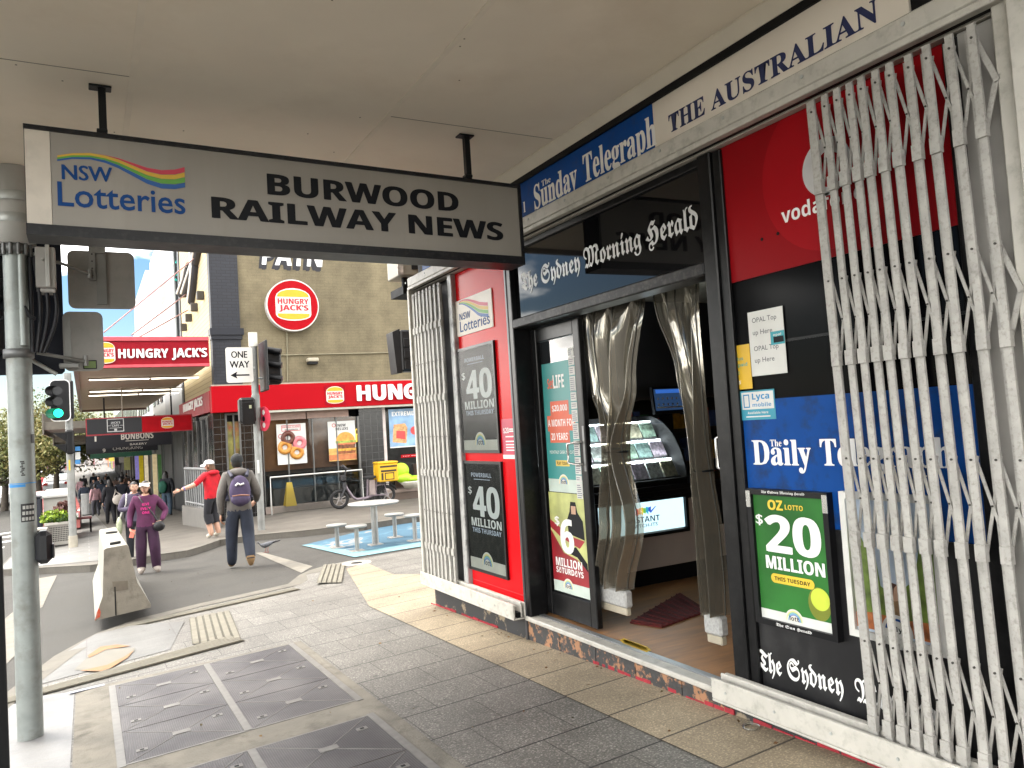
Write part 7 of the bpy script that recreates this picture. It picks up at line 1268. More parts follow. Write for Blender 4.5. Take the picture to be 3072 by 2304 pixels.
t = thing('waste_bin', 'narrow black bin standing at the end of the white cabinet', 'bin', (x0-.25, Yb, zg)); a, b = PY(99, 1500, Yb), PY(127, 1500, Yb); mb = MB(mat('bin_navy', (.016, .018, .028), .45)); mb.bbox((a.x, Yb-.05, zg), (b.x-.02, Yb+.6, zt-.06), .02); mb.build('body', t); mb = MB(mat('bin_lid', (.03, .03, .04), .4)); mb.bbox((a.x-.03, Yb-.08, zt-.059), (b.x+.0, Yb+.62, zt-.01), .015); mb.build('lid', t)
t = thing('seat_base', 'low black kerbside seat end below the planter', 'seat', (pq.x-.6, Yq-.4, pq.z)); a, b = PY(104, 1600, Yq-.3), PY(140, 1600, Yq-.3); mb = MB(BLACKM); mb.bbox((a.x, Yq-.35, PY(120, 1648, Yq-.3).z), (b.x, Yq+.1, PY(120, 1592, Yq-.3).z), .03); mb.use(mat('planter_white')); mb.bbox((a.x, Yq-.36, PY(120, 1592, Yq-.3).z+.002), (b.x+.02, Yq+.12, PY(120, 1586, Yq-.3).z), .01); mb.build('body', t)
gb = G(270, 1545, .06); Yg = gb.y; x0, x1 = PY(243, 1500, Yg).x, PY(290, 1500, Yg).x; zt = PY(270, 1480, Yg).z; t = thing('slatted_bin', 'tall round slatted steel litter bin on the sunny footpath', 'bin', ((x0+x1)/2, Yg, gb.z)); cx_ = (x0+x1)/2; rad = (x1-x0)/2; mb = MB(mat('bin_core', (.05, .05, .05), .7)); mb.lathe([(0, gb.z), (rad*.9, gb.z), (rad*.9, zt-.03), (0, zt-.03)], (cx_, Yg, 0), 20); mb.build('core', t); mb = MB(mat('bin_slat', (.22, .22, .215), .45, metal=.4)); mb.lathe([(rad, zt-.06), (rad*1.04, zt-.04), (rad*1.04, zt), (rad*.6, zt+.01), (rad*.6, zt-.03)], (cx_, Yg, 0), 20)
for k in range(22): a = 2*math.pi*k/22; mb.M = Tm((cx_+rad*.97*math.cos(a), Yg+rad*.97*math.sin(a), 0), a); mb.box((-.012, -.05, gb.z+.06), (.012, .05, zt-.061))
mb.M = None; mb.build('slats', t)
# bench with red slats beside traffic pole
c_ = G(245, 1600, .06); t = thing('street_bench', 'dark street bench with red slats just behind the traffic light pole', 'bench', c_); mb = MB(mat('bench_red', (.16, .035, .04), .5)); 
for k in range(4): mb.box((c_.x-.22, c_.y-.1+.14*k, c_.z+.42), (c_.x+.28, c_.y+.0+.14*k, c_.z+.46)); 
for k in range(3): mb.box((c_.x-.24, c_.y-.1, c_.z+.54+.14*k), (c_.x-.21, c_.y+1.5, c_.z+.64+.14*k))
mb.build('seat', t); mb = MB(BLACKM)
for y in (-.1, .5): mb.box((c_.x-.22, c_.y+y, c_.z), (c_.x-.17, c_.y+y+.05, c_.z+.9)); mb.box((c_.x+.22, c_.y+y, c_.z), (c_.x+.27, c_.y+y+.05, c_.z+.42))
mb.build('leg', t)
# hand rail and ramp wall in the restaurant entry
t = thing('entry_balustrade', 'pale steel balustrade on a low wall at the restaurant corner entry', 'balustrade', (2.5, YH+1, gz(2.5, YH))); mb = MB(mat('balustrade_grey', (.26, .265, .265), .45, metal=.3)); a, b = PY(582, 1500, YH-.6), PY(640, 1500, YH-1.9); zt1, zb1 = PY(600, 1412, YH-1).z, PY(600, 1530, YH-1).z
p0, p1 = Vector((a.x, YH+1.2, zb1)), Vector((PY(650, 1540, YH-2.4).x, YH-2.2, zb1+.02)); zt_ = p0.z+1.02
mb.tube([p0+Vector((0, 0, 1.02)), p1+Vector((0, 0, 1.02))], .04, 8); mb.tube([p0+Vector((0, 0, .1)), p1+Vector((0, 0, .1))], .025, 8)
for k in range(14): q_ = p0.lerp(p1, k/13); mb.tube([q_, q_+Vector((0, 0, 1.02))], .03 if k % 13 == 0 else .016, 6)
mb.build('rail', t); mb = MB(mat('low_wall', (.17, .16, .145), .7)); d_ = Vector((.12, 0, 0)); mb.hexa([p0-d_-Vector((0, 0, .6)), p1-d_-Vector((0, 0, .6)), p1+d_-Vector((0, 0, .6)), p0+d_-Vector((0, 0, .6)), p0-d_, p1-d_, p1+d_, p0+d_]); mb.build('wall', t)
gq_ = G(562, 1556, .06); t = thing('entry_post', 'short steel post at the end of the entry hand rail', 'post', gq_); mb = MB(MATS['balustrade_grey']); zt = PY(556, 1465, gq_.y).z; mb.tube([gq_-Vector((0, 0, .05)), (gq_.x, gq_.y, zt)], .05, 10); mb.tube([(gq_.x, gq_.y, zt-.06), (gq_.x+.3, gq_.y+2.2, zt-.02)], .035, 8); mb.build('post', t)
# ================================================================== people
def skinned(verts, edges, radii, root=0, lv=3):
    me = D.meshes.new('sk'); me.from_pydata(verts, edges, []); o = D.objects.new('sk', me); COL.objects.link(o)
    md = o.modifiers.new('s', 'SKIN'); md.use_smooth_shade = True; o.modifiers.new('u', 'SUBSURF').levels = lv
    for i, sv in enumerate(me.skin_vertices[0].data): sv.radius = radii[i]; sv.use_root = (i == root)
    dg = bpy.context.evaluated_depsgraph_get(); ev = D.meshes.new_from_object(o.evaluated_get(dg)); vs = [v.co.copy() for v in ev.vertices]; fs = [tuple(p.vertices) for p in ev.polygons]
    D.objects.remove(o); D.meshes.remove(me); D.meshes.remove(ev); return vs, fs
SKIN1 = mat('skin_light', (.46, .27, .19), .55, var=.08); SKIN2 = mat('skin_tan', (.36, .19, .12), .55, var=.08)
def cloth(n, c, v=.2): return mat(n, c, .85, var=v, scale=10, bump=.9, bscale=11)
def segd(p, a, b):
    ab = b-a; t = max(0, min(1, (p-a).dot(ab)/max(1e-9, ab.length_squared))); return (p-(a+ab*t)).length
def person(label, foot, rz, H, top, bot, shoe, skin, J=None, fat=1.0, legw=1.0, sleeve=True, short=False, hairm=None, hair='short', group=None, bald=False, headturn=0):
    """local axes: +Y is where the person faces, +X their right"""
    J0 = dict(pel=(0, 0, .525), spi=(0, .0, .62), che=(0, .005, .735), nb=(0, .0, .82), nk=(0, .012, .862), hd=(0, .022, .925),
              ls=(-.105, 0, .80), le=(-.145, -.02, .635), lw=(-.15, .03, .485), lh=(-.15, .05, .44), rs=(.105, 0, .80), re=(.145, -.02, .635), rw=(.15, .03, .485), rh=(.15, .05, .44),
              lhip=(-.052, 0, .50), lk=(-.06, .02, .28), la=(-.06, -.01, .05), lt=(-.068, .075, .018), rhip=(.052, 0, .50), rk=(.06, .02, .28), ra=(.06, -.01, .05), rt=(.068, .075, .018))
    if J: J0.update(J)
    Jv = {k: Vector(v)*H for k, v in J0.items()}
    order = ['pel', 'spi', 'che', 'nb', 'nk', 'ls', 'le', 'lw', 'rs', 're', 'rw', 'lhip', 'lk', 'la', 'lt', 'rhip', 'rk', 'ra', 'rt']
    rad = dict(pel=(.09*fat, .068*fat), spi=(.086*fat, .066*fat), che=(.098*fat, .068*fat), nb=(.058, .048), nk=(.034, .034), ls=(.05*fat, .048*fat), le=(.036*fat, .036*fat), lw=(.026, .024), rs=(.05*fat, .048*fat), re=(.036*fat, .036*fat), rw=(.026, .024),
               lhip=(.064*fat, .062*fat), lk=(.046*legw, .046*legw), la=(.036*legw, .036*legw), lt=(.026, .018), rhip=(.064*fat, .062*fat), rk=(.046*legw, .046*legw), ra=(.036*legw, .036*legw), rt=(.026, .018))
    ix = {k: i for i, k in enumerate(order)}; E = [('pel', 'spi'), ('spi', 'che'), ('che', 'nb'), ('nb', 'nk'), ('che', 'ls'), ('ls', 'le'), ('le', 'lw'), ('che', 'rs'), ('rs', 're'), ('re', 'rw'), ('pel', 'lhip'), ('lhip', 'lk'), ('lk', 'la'), ('la', 'lt'), ('pel', 'rhip'), ('rhip', 'rk'), ('rk', 'ra'), ('ra', 'rt')]
    vs, fs = skinned([Jv[k] for k in order], [(ix[a], ix[b]) for a, b in E], [(rad[k][0]*H, rad[k][1]*H) for k in order])
    t = thing('person', label, 'person', foot, group, rz); mb = MB(skin); mb.use(top); mb.use(bot); mb.use(shoe); slot = {'skin': 0, 'top': 1, 'bot': 2, 'shoe': 3}
    arm = 'top' if sleeve else 'skin'
    cls = [('nb', 'nk', 'skin', 1.0), ('spi', 'che', 'top', 1), ('che', 'nb', 'top', .8), ('pel', 'spi', 'top', 1), ('che', 'ls', 'top', 1), ('che', 'rs', 'top', 1), ('ls', 'le', 'top', 1), ('rs', 're', 'top', 1), ('le', 'lw', arm, 1), ('re', 'rw', arm, 1), ('pel', 'lhip', 'bot', 1), ('pel', 'rhip', 'bot', 1), ('lhip', 'lk', 'bot', 1), ('rhip', 'rk', 'bot', 1), ('lk', 'la', 'skin' if short else 'bot', 1), ('rk', 'ra', 'skin' if short else 'bot', 1), ('la', 'lt', 'shoe', 1), ('ra', 'rt', 'shoe', 1)]
    b = len(mb.v); mb.v += vs
    for f in fs:
        c = sum((vs[i] for i in f), Vector())/len(f); best = min(cls, key=lambda s: segd(c, Jv[s[0]], Jv[s[1]])*s[3])[2]
        if best in ('top', 'bot') and abs(c.x) < .13*H:
            hem = .50*H if best == 'top' or True else 0
            if best == 'bot' and c.z > .505*H: best = 'top'
            elif best == 'top' and c.z < .505*H and segd(c, Jv['pel'], Jv['spi']) < .12*H and min(segd(c, Jv['le'], Jv['lw']), segd(c, Jv['re'], Jv['rw'])) > .05*H: best = 'bot'
        mb.f.append([b+i for i in f]); mb.mi.append(slot[best]); mb.sm.append(True)
    # head with face
    hd = Jv['hd']; HM = Matrix.Rotation(headturn, 3, 'Z'); mb.use(skin); s = H
    def hp(x, y, z): return hd+HM @ Vector((x*s, y*s, z*s))
    n, m = 16, 12; hv = []
    for i in range(m+1):
        th = math.pi*i/m
        for k in range(n):
            a = 2*math.pi*k/n; x, y, z = math.sin(th)*math.cos(a), math.sin(th)*math.sin(a), math.cos(th); w_ = 1-.26*max(0, -z)**1.4
            hv.append(hp(x*.044*w_, y*.055*(1-.1*max(0, -z))+(.006 if z < 0 and y > 0 else 0), z*.067))
    mb.add(hv, [[i*n+k, (i+1)*n+k, (i+1)*n+(k+1) % n, i*n+(k+1) % n] for i in range(m) for k in range(n)], True)
    mb.add([hp(0, .054, .008), hp(-.009, .053, -.016), hp(.009, .053, -.016), hp(0, .069, -.014), hp(0, .052, -.02)], [(0, 1, 3), (0, 3, 2), (1, 4, 3), (4, 2, 3)], True)
    for sx in (-1, 1): mb.ball(hp(sx*.045, -.002, -.004), (.006*s, .012*s, .018*s), 8, 6)
    mb.use(mat('eye_dark', (.02, .015, .012), .3))
    for sx in (-1, 1): mb.ball(hp(sx*.018, .0495, .006), (.0075*s, .004*s, .0035*s), 8, 6); mb.ball(hp(sx*.018, .050, .016), (.010*s, .003*s, .002*s), 6, 4)
    mb.use(mat('lip', (.32, .10, .09), .5)); mb.ball(hp(0, .0515, -.032), (.013*s, .005*s, .0045*s), 8, 6)
    # hands
    mb.use(skin)
    for sd_ in ('l', 'r'):
        wv, hv_ = Jv[sd_+'w'], Jv[sd_+'h']; dv = (hv_-wv).normalized(); sx = 1 if sd_ == 'r' else -1
        side = dv.cross(Vector((sx, 0, 0))); side = (Vector((0, 1, 0)) if side.length < .2 else side).normalized(); nrm = dv.cross(side).normalized()
        if nrm.x*sx > 0: nrm = -nrm
        pc = wv+dv*.028*s; M3 = Matrix((side, nrm, dv)).transposed(); mb.ball(pc+dv*.004*s, (.021*s, .010*s, .030*s), 10, 8, M3)
        for k, L in enumerate((.038, .043, .040, .031)):
            b0 = pc+dv*.022*s+side*(.0145-.0095*k)*s; b1 = b0+dv*L*.45*s+nrm*.006*s; b2 = b1+dv*L*.32*s+nrm*.012*s; b3 = b2+dv*L*.2*s+nrm*.014*s; mb.tube([b0-dv*.008*s, b0, b1, b2, b3], [.0056*s, .0056*s, .0052*s, .0047*s, .0036*s], 6)
        tb = pc-dv*.004*s+side*.017*s; mb.tube([tb, tb+side*.012*s+dv*.014*s+nrm*.006*s, tb+side*.014*s+dv*.030*s+nrm*.012*s], [.0066*s, .006*s, .0045*s], 6)
    bd = mb.build('body', t, local=True)
    if hairm:
        hm = MB(hairm); hv = []; n, m = 18, 12
        for i in range(m+1):
            th = math.pi*i/m
            for k in range(n):
                a = 2*math.pi*k/n; x, y, z = math.sin(th)*math.cos(a), math.sin(th)*math.sin(a), math.cos(th); q = 1+.03*math.sin(k*5.1+i*3.3)
                hv.append(hp(x*.050*q, y*.060*q-.004, z*.073+.002))
        fsx = []
        for i in range(m):
            for k in range(n):
                a = 2*math.pi*(k+.5)/n; th = math.pi*(i+.5)/m; y, z = math.sin(th)*math.sin(a), math.cos(th)
                if not (y > .25 and z < .42) and z > -.62: fsx.append([i*n+k, (i+1)*n+k, (i+1)*n+(k+1) % n, i*n+(k+1) % n])
        hm.add(hv, fsx, True)
        if hair == 'long':
            for k in range(11):
                a = R(200+k*14); hm.tube([hp(.047*math.cos(a), .05*math.sin(a)-.006, -.01), hp(.055*math.cos(a), .055*math.sin(a)-.012, -.07), hp(.052*math.cos(a+.1), .05*math.sin(a)-.022, -.13-.01*(k % 3))], [.014*s, .015*s, .007*s], 6)
        hm.build('hair', t, local=True)
    return t, hp, Jv
def hat(t, hp, s, m, kind, m2=None):
    mb = MB(m); n = 18; vs = []
    prof = {'beanie': [(1.14, -.05), (1.18, .1), (1.16, .4), (1.0, .75), (.6, 1.0), (.05, 1.1)], 'cap': [(1.12, .28), (1.14, .5), (1.0, .8), (.6, 1.03), (.05, 1.1)], 'visor': [(1.15, .50), (1.17, .62), (1.14, .78)]}[kind]
    for r_, z in prof: vs += [hp(.046*r_*math.cos(2*math.pi*k/n), .057*r_*math.sin(2*math.pi*k/n)-.003, .067*z) for k in range(n)]
    mb.add(vs, [[i*n+k, i*n+(k+1) % n, (i+1)*n+(k+1) % n, (i+1)*n+k] for i in range(len(prof)-1) for k in range(n)], True)
    if kind != 'beanie':
        pts = []; L = .062 if kind == 'visor' else .05
        for f, dz in ((1.1, .30), (1.6, .22), (2.0, .05)) if kind != 'visor' else ((1.1, .52), (1.6, .50), (2.05, .38)):
            for k in range(9): a = R(20+140*k/8); pts.append(hp(.046*math.cos(a)*(1.14+.12*(f-1)), .057*math.sin(a)*(1+(f-1)*1.0)-.003, .067*dz-.006*(f-1)*abs(math.cos(a))*3))
        mb.add(pts, [[i*9+k, i*9+k+1, (i+1)*9+k+1, (i+1)*9+k] for i in range(2) for k in range(8)], True)
    mb.build('hat' if kind == 'beanie' else ('visor' if kind == 'visor' else 'cap'), t, local=True)
def place(foot, top, off):
    g = G(*foot, off); return g, PY(*top, g.y).z-g.z
HB = mat('hair_black', (.012, .010, .009), .45, var=.3); HBR = mat('hair_brown', (.10, .05, .022), .5, var=.4, scale=30)
# man in the grey hoodie, walking away
g, H = place((726, 1702), (695, 1361), -.055)
HG = cloth('hoodie_grey', (.11, .10, .092)); JN = cloth('jeans_navy', (.022, .028, .045))
t, hp, Jv = person('man in a grey hoodie and dark beanie walking away with a purple backpack', g, R(-4), H, HG, JN, mat('boot_tan', (.27, .17, .08), .7, var=.3), SKIN2, dict(hd=(0, .03, .925), le=(-.155, -.03, .63), lw=(-.155, .0, .475), lh=(-.157, .01, .43), re=(.155, -.02, .64), rw=(.155, .10, .56), rh=(.13, .13, .54), lhip=(-.055, 0, .5), lk=(-.07, .05, .28), la=(-.075, .06, .045), lt=(-.08, .14, .02), rk=(.065, -.0, .28), ra=(.062, -.14, .10), rt=(.065, -.12, .025)), 1.1, 1.25, hairm=HB)
hat(t, hp, H, mat('beanie_black', (.012, .013, .014), .9, bump=.3), 'beanie')
mb = MB(HG); s = H; mb.ball((0, -.055*s, .835*s), (.085*s, .05*s, .04*s), 14, 8); mb.build('hood', t, local=True)
BP = cloth('backpack_purple', (.055, .04, .085), .25); mb = MB(BP); mb.ball((0.0, -.125*s, .675*s), (.088*s, .062*s, .135*s), 18, 14); mb.ball((0, -.165*s, .605*s), (.082*s, .045*s, .055*s), 14, 8); bp_ = mb.build('backpack', t, local=True)
mb = MB(mat('strap_navy', (.03, .03, .05), .7))
for sx in (-1, 1): mb.tube([(sx*.06*s, -.13*s, .80*s), (sx*.075*s, -.05*s, .845*s), (sx*.078*s, .055*s, .80*s), (sx*.09*s, .06*s, .70*s), (sx*.10*s, -.06*s, .60*s)], .016*s, 6)
mb.use(mat('zip_tan', (.3, .14, .08), .5)); mb.tube([(-.07*s, -.185*s, .64*s), (0, -.205*s, .645*s), (.07*s, -.185*s, .635*s)], .005*s, 5); mb.use(mat('tag_white', (.6, .6, .6), .5)); mb.tube([(-.04*s, -.188*s, .725*s), (-.02*s, -.19*s, .745*s), (.0, -.19*s, .73*s), (.03*s, -.188*s, .74*s)], .009*s, 6); mb.build('strap', bp_, local=True)
# woman in purple with visor, walking to us
g, H = place((445, 1718), (438, 1441), -.055)
PH = cloth('hoodie_purple', (.085, .018, .058)); PP = cloth('trousers_purple', (.032, .009, .03))
t, hp, Jv = person('woman in a purple tracksuit and white visor carrying a phone', g, R(176), H, PH, PP, mat('shoe_white', (.3, .26, .23), .6), SKIN1, dict(re=(.155, -.03, .645), rw=(.165, .04, .50), rh=(.15, .075, .465), le=(-.20, -.05, .65), lw=(-.15, .06, .555), lh=(-.115, .075, .53), lk=(-.075, .045, .28), la=(-.085, .03, .045), lt=(-.1, .1, .02), rk=(.06, .03, .28), ra=(.065, .0, .045), rt=(.07, .08, .02)), 1.08, 1.35, hairm=HB, hair='long', headturn=R(-14))
hat(t, hp, H, mat('visor_white', (.62, .58, .52), .7), 'visor'); s = H
mb = MB(PH); mb.ball((0, -.03*s, .825*s), (.075*s, .06*s, .03*s), 14, 8); mb.build('hood', t, local=True)
ch = Fr((0, .084*s, .70*s), (-1, 0, 0), (0, .08, 1)); mb = MB(mat('print_pink', (.62, .03, .22), .6))
for tx, y, w_ in (('GIVE', .035, .07), ('EVERY', -.012, .10), ('ONE', -.055, .075)):
    mb.text(ch, tx, (-w_*s/2-.0, y*s, w_*s/2, (y+.028)*s), .012, 'bold', .02)
mb.build('lettering', t, local=True)
mb = MB(mat('bag_black', (.012, .012, .014), .4)); mb.ball((-.125*s, .10*s, .50*s), (.06*s, .03*s, .055*s), 14, 10); mb.tube([(-.12*s, .09*s, .54*s), (-.06*s, .088*s, .65*s), (.03*s, .085*s, .77*s), (.065*s, .03*s, .83*s), (.05*s, -.06*s, .80*s), (-.06*s, -.09*s, .66*s), (-.13*s, .03*s, .53*s)], .009*s, 6); mb.build('shoulder_bag', t, local=True)
mb = MB(mat('phone_red', (.5, .12, .08), .4)); mb.M = Tm((.14*s, .095*s, .445*s), 0, R(20), R(-15)); mb.bbox((-.022*s, -.004*s, -.045*s), (.022*s, .004*s, .045*s), .004); mb.build('phone', t, local=True)
# woman behind her looking at a phone
g, H = place((412, 1692), (402, 1443), -.055); g.y += .3
GP = cloth('top_greypurple', (.075, .062, .10)); BT = cloth('trousers_black', (.010, .011, .015))
t, hp, Jv = person('woman in a grey purple top looking down at her phone behind the purple tracksuit', g, R(184), H, GP, BT, mat('shoe_dark', (.05, .05, .05), .6), SKIN1, dict(hd=(0, .04, .915), re=(.16, .01, .65), rw=(.06, .13, .67), rh=(.03, .15, .69), le=(-.15, .0, .65), lw=(-.06, .13, .66), lh=(-.03, .15, .68)), 1.12, 1.05, hairm=HB)
s = H; mb = MB(mat('phone_dark', (.03, .03, .035), .3)); mb.M = Tm((0.0, .165*s, .70*s), 0, R(-40)); mb.bbox((-.02*s, -.003*s, -.04*s), (.02*s, .004*s, .04*s), .003); mb.build('phone', t, local=True)
mb = MB(cloth('tote_green', (.30, .33, .22))); mb.ball((.17*s, -.02*s, .46*s), (.035*s, .085*s, .11*s), 12, 10); mb.use(mat('strap_pale', (.4, .4, .38), .7)); mb.tube([(.16*s, -.04*s, .55*s), (.10*s, .07*s, .72*s), (.085*s, .04*s, .845*s), (.09*s, -.06*s, .78*s), (.16*s, -.02*s, .55*s)], .009*s, 6); mb.build('tote_bag', t, local=True)
# woman in red pointing
g, H = place((640, 1612), (637, 1378), .06)
RJ = cloth('jacket_red', (.46, .006, .016)); BS = cloth('shorts_black', (.014, .014, .018))
t, hp, Jv = person('woman in a red jacket and white cap pointing with a stretched arm', g, R(42), H, RJ, BS, mat('slide_cream', (.5, .47, .4), .6), SKIN1, dict(ls=(-.10, .02, .80), le=(-.21, .07, .695), lw=(-.34, .18, .645), lh=(-.38, .215, .632), re=(.14, -.05, .65), rw=(.13, .02, .53), rh=(.12, .05, .49), lk=(-.055, .04, .28), la=(-.05, -.02, .045), lt=(-.05, .06, .018), rk=(.05, .02, .28), ra=(.05, -.05, .05), rt=(.055, .03, .018)), .98, .95, sleeve=False, short=True, hairm=HBR, hair='long', headturn=R(25))
hat(t, hp, H, mat('cap_white', (.62, .62, .63), .7), 'cap'); s = H
mb = MB(RJ); mb.ball((0, -.05*s, .83*s), (.085*s, .06*s, .035*s), 14, 8); mb.build('hood', t, local=True)
mb = MB(BS); 
for sx in (-1, 1): mb.tube([(sx*.055*s, .02*s, .30*s), (sx*.054*s, .01*s, .24*s), (sx*.053*s, -.01*s, .18*s)], [.058*s, .058*s, .05*s], 12)
mb.build('trouser_leg', t, local=True)
mb = MB(mat('wristband', (.15, .15, .4), .5)); w_ = Jv['lw']; e_ = Jv['le']; a = e_.lerp(w_, .72); b = e_.lerp(w_, .8); mb.tube([a, b], .03*s, 10); mb.build('wristband', t, local=True)
# woman with the green bag by the wall
g, H = place((503, 1546), (500, 1413), .06)
t, hp, Jv = person('woman with long dark hair, jeans and a green bag beside the dark shopfront', g, R(-25), H, cloth('top_black', (.012, .014, .018)), cloth('jeans_blue', (.055, .085, .12)), mat('shoe_dark'), SKIN1, dict(hd=(-.02, .03, .925)), 1.12, 1.25, hairm=HB, hair='long'); s = H
mb = MB(cloth('bag_green', (.015, .085, .055))); mb.ball((-.05*s, -.10*s, .65*s), (.10*s, .05*s, .14*s), 14, 10); mb.build('bag', t, local=True)
# people farther along the footpath
fp = [('woman in black carrying a big white tote bag', (334, 1572), (322, 1438), R(10), (.012, .012, .016), (.012, .012, .015), 'long', 'tote'), ('person in a long navy coat walking away past the litter bin', (306, 1530), (303, 1438), R(0), (.02, .028, .045), (.02, .026, .04), 'short', None), ('person in a black jacket beside the woman with the white tote bag', (368, 1560), (362, 1432), R(8), (.012, .014, .022), (.015, .015, .02), 'short', None), ('person in a pale pink top behind the two women', (392, 1545), (388, 1440), R(180), (.42, .25, .27), (.05, .05, .06), 'short', None),
      ('person in dark clothes by the round litter bin, far off', (283, 1508), (280, 1438), R(180), (.03, .03, .035), (.03, .03, .04), 'short', None), ('person in a brown jacket far along the footpath', (350, 1505), (347, 1430), R(0), (.10, .06, .045), (.02, .02, .025), 'short', None), ('person in a grey top under the far yellow sign', (318, 1492), (316, 1428), R(180), (.13, .13, .14), (.03, .03, .05), 'short', None), ('person in black near the yellow shop sign, far off', (405, 1500), (402, 1428), R(0), (.012, .012, .014), (.02, .02, .02), 'short', None)]
for k, (lb, ft, tp, rz, c1, c2, hr, ex) in enumerate(fp):
    g, H = place(ft, tp, .06)
    t, hp, Jv = person(lb, g, rz, H, cloth('coat_%d' % k, c1), cloth('legs_%d' % k, c2), mat('shoe_dark'), SKIN1, dict(lk=(-.06, .05, .28), la=(-.06, .05, .045), lt=(-.065, .13, .018), ra=(.06, -.07, .06), rt=(.06, .0, .02)), 1.18, 1.1, hairm=HB, hair=hr); s = H
    if ex: mb = MB(mat('tote_white', (.52, .47, .42), .8, var=.1)); mb.ball((.15*s, -.09*s, .53*s), (.13*s, .06*s, .12*s), 14, 10); mb.tube([(.05*s, -.1*s, .60*s), (.09*s, -.08*s, .72*s), (.10*s, .0, .84*s), (.12*s, -.06*s, .7*s), (.24*s, -.1*s, .6*s)], .012*s, 6); mb.build('tote_bag', t, local=True)
pool = [o for o in D.objects if o.get('category') == 'person' and o.get('label', '').startswith(('person in', 'woman in black'))]
for k in range(14):
    src = pool[(k*3) % len(pool)]; x = random.uniform(-.7, 2.5); y = 36+k*1.9+random.random()
    c = dup(src, gp(x, y, .06), random.choice((0, math.pi))+random.uniform(-.4, .4), 'distant pedestrian among the crowd under the far street awnings'); c['group'] = 'distant pedestrians under the awnings'
# ================================================================== cars on the street
def car(label, loc, rz, col, L=4.4, Wd=1.78, Hh=1.48, suv=False):
    t = thing('parked_car' if False else 'car', label, 'car', loc, 'cars on the main street', rz); paint = mat('car_%d_%d_%d' % tuple(int(c*100) for c in col), col, .25, metal=.2, var=.03, coat=.6); mb = MB(paint); hw = Wd/2
    side = [(-L/2, .30), (-L/2, .62), (-L/2+.12, .85), (-L/2+.95, .93), (-L/2+1.6, Hh-.06), (-L/2+2.0, Hh), (L/2-.9 if not suv else L/2-.35, Hh-.03), (L/2-.2, .98), (L/2-.04, .8), (L/2, .32)]
    def ring(k): return [(y, x) for x, y in ()]
    cols = []
    for x, z in side:
        tw = hw*(1 if z < .95 else .80); cols.append([(-tw, x, z), (tw, x, z)])
    vs = [p for c in cols for p in c]; n = len(side); mb.add(vs, [[2*i, 2*i+1, 2*i+3, 2*i+2] for i in range(n-1)]+[[2*n-2, 2*n-1, 1, 0]])
    lo = [i for i in range(n)]; mb.add(vs, [[2*i for i in lo], [2*i+1 for i in reversed(lo)]]); mb.build('body', t, local=True)
    mb = MB(mat('car_glass', (.015, .018, .022), .05))
    for sx in (-1, 1):
        x = sx*(hw*.82+.012); mb.add([(sx*(hw*.955), -L/2+1.15, .97), (sx*(hw*.955), L/2-.55, .99), (x, L/2-1.0 if not suv else L/2-.5, Hh-.10), (x, -L/2+1.75, Hh-.10)], [(0, 1, 2, 3)])
    mb.add([(-hw*.86, -L/2+1.02, .965), (hw*.86, -L/2+1.02, .965), (hw*.74, -L/2+1.58, Hh-.10), (-hw*.74, -L/2+1.58, Hh-.10)], [(0, 1, 2, 3)]); mb.add([(-hw*.82, L/2-.19, 1.02), (hw*.82, L/2-.19, 1.02), (hw*.74, L/2-(.84 if not suv else .34), Hh-.08), (-hw*.74, L/2-(.84 if not suv else .34), Hh-.08)], [(0, 1, 2, 3)]); mb.build('window', t, local=True)
    for sx in (-1, 1):
        for y in (-L/2+.8, L/2-.8): m2 = MB(TYR); m2.tube([(sx*(hw-.2), y, .32), (sx*(hw+.01), y, .32)], .32, 18); m2.use(mat('wheel_alloy', (.35, .35, .35), .4, metal=.6)); m2.tube([(sx*(hw+.011), y, .32), (sx*(hw+.02), y, .32)], .2, 14); m2.build('wheel', t, local=True)
        m2 = MB(mat('tail_lamp', (.35, .02, .02), .3)); m2.box((sx*hw*.62, L/2-.06, .72), (sx*hw*.95, L/2+.005, .9)); m2.build('tail_lamp', t, local=True); m2 = MB(mat('head_lamp', (.7, .7, .7), .2)); m2.box((sx*hw*.6, -L/2-.01, .62), (sx*hw*.95, -L/2+.06, .78)); m2.build('headlight', t, local=True)
    mb = MB(mat('plate_pale', (.6, .6, .5), .5)); mb.box((-.22, L/2, .5), (.22, L/2+.015, .62)); mb.build('number_plate', t, local=True); return t
for lb, px, col, rz, sv in (('white hatchback close to the thick pole on the sunlit main street', (2, 1516), (.62, .62, .62), 0, True), ('red car driving away, between the two poles', (126, 1482), (.42, .03, .03), 0, False), ('pale silver car beside the red car', (172, 1478), (.5, .52, .54), math.pi, False), ('dark car just behind the white hatchback', (6, 1488), (.02, .025, .05), 0, True), ('pink red car farther up the street', (150, 1462), (.5, .16, .15), 0, False), ('white van farther up the street, below the tree', (166, 1448), (.62, .62, .6), math.pi, True), ('small dark car far up the street', (120, 1450), (.05, .05, .06), 0, False)):
    d = ray(*px); g = G(*px, -.05); 
    if g.y > 130 or g.y < 20: g = O+d*(90/d.y); 
    g.z = gz(g.x, g.y)-.06; car(lb, g, rz, col, suv=sv)
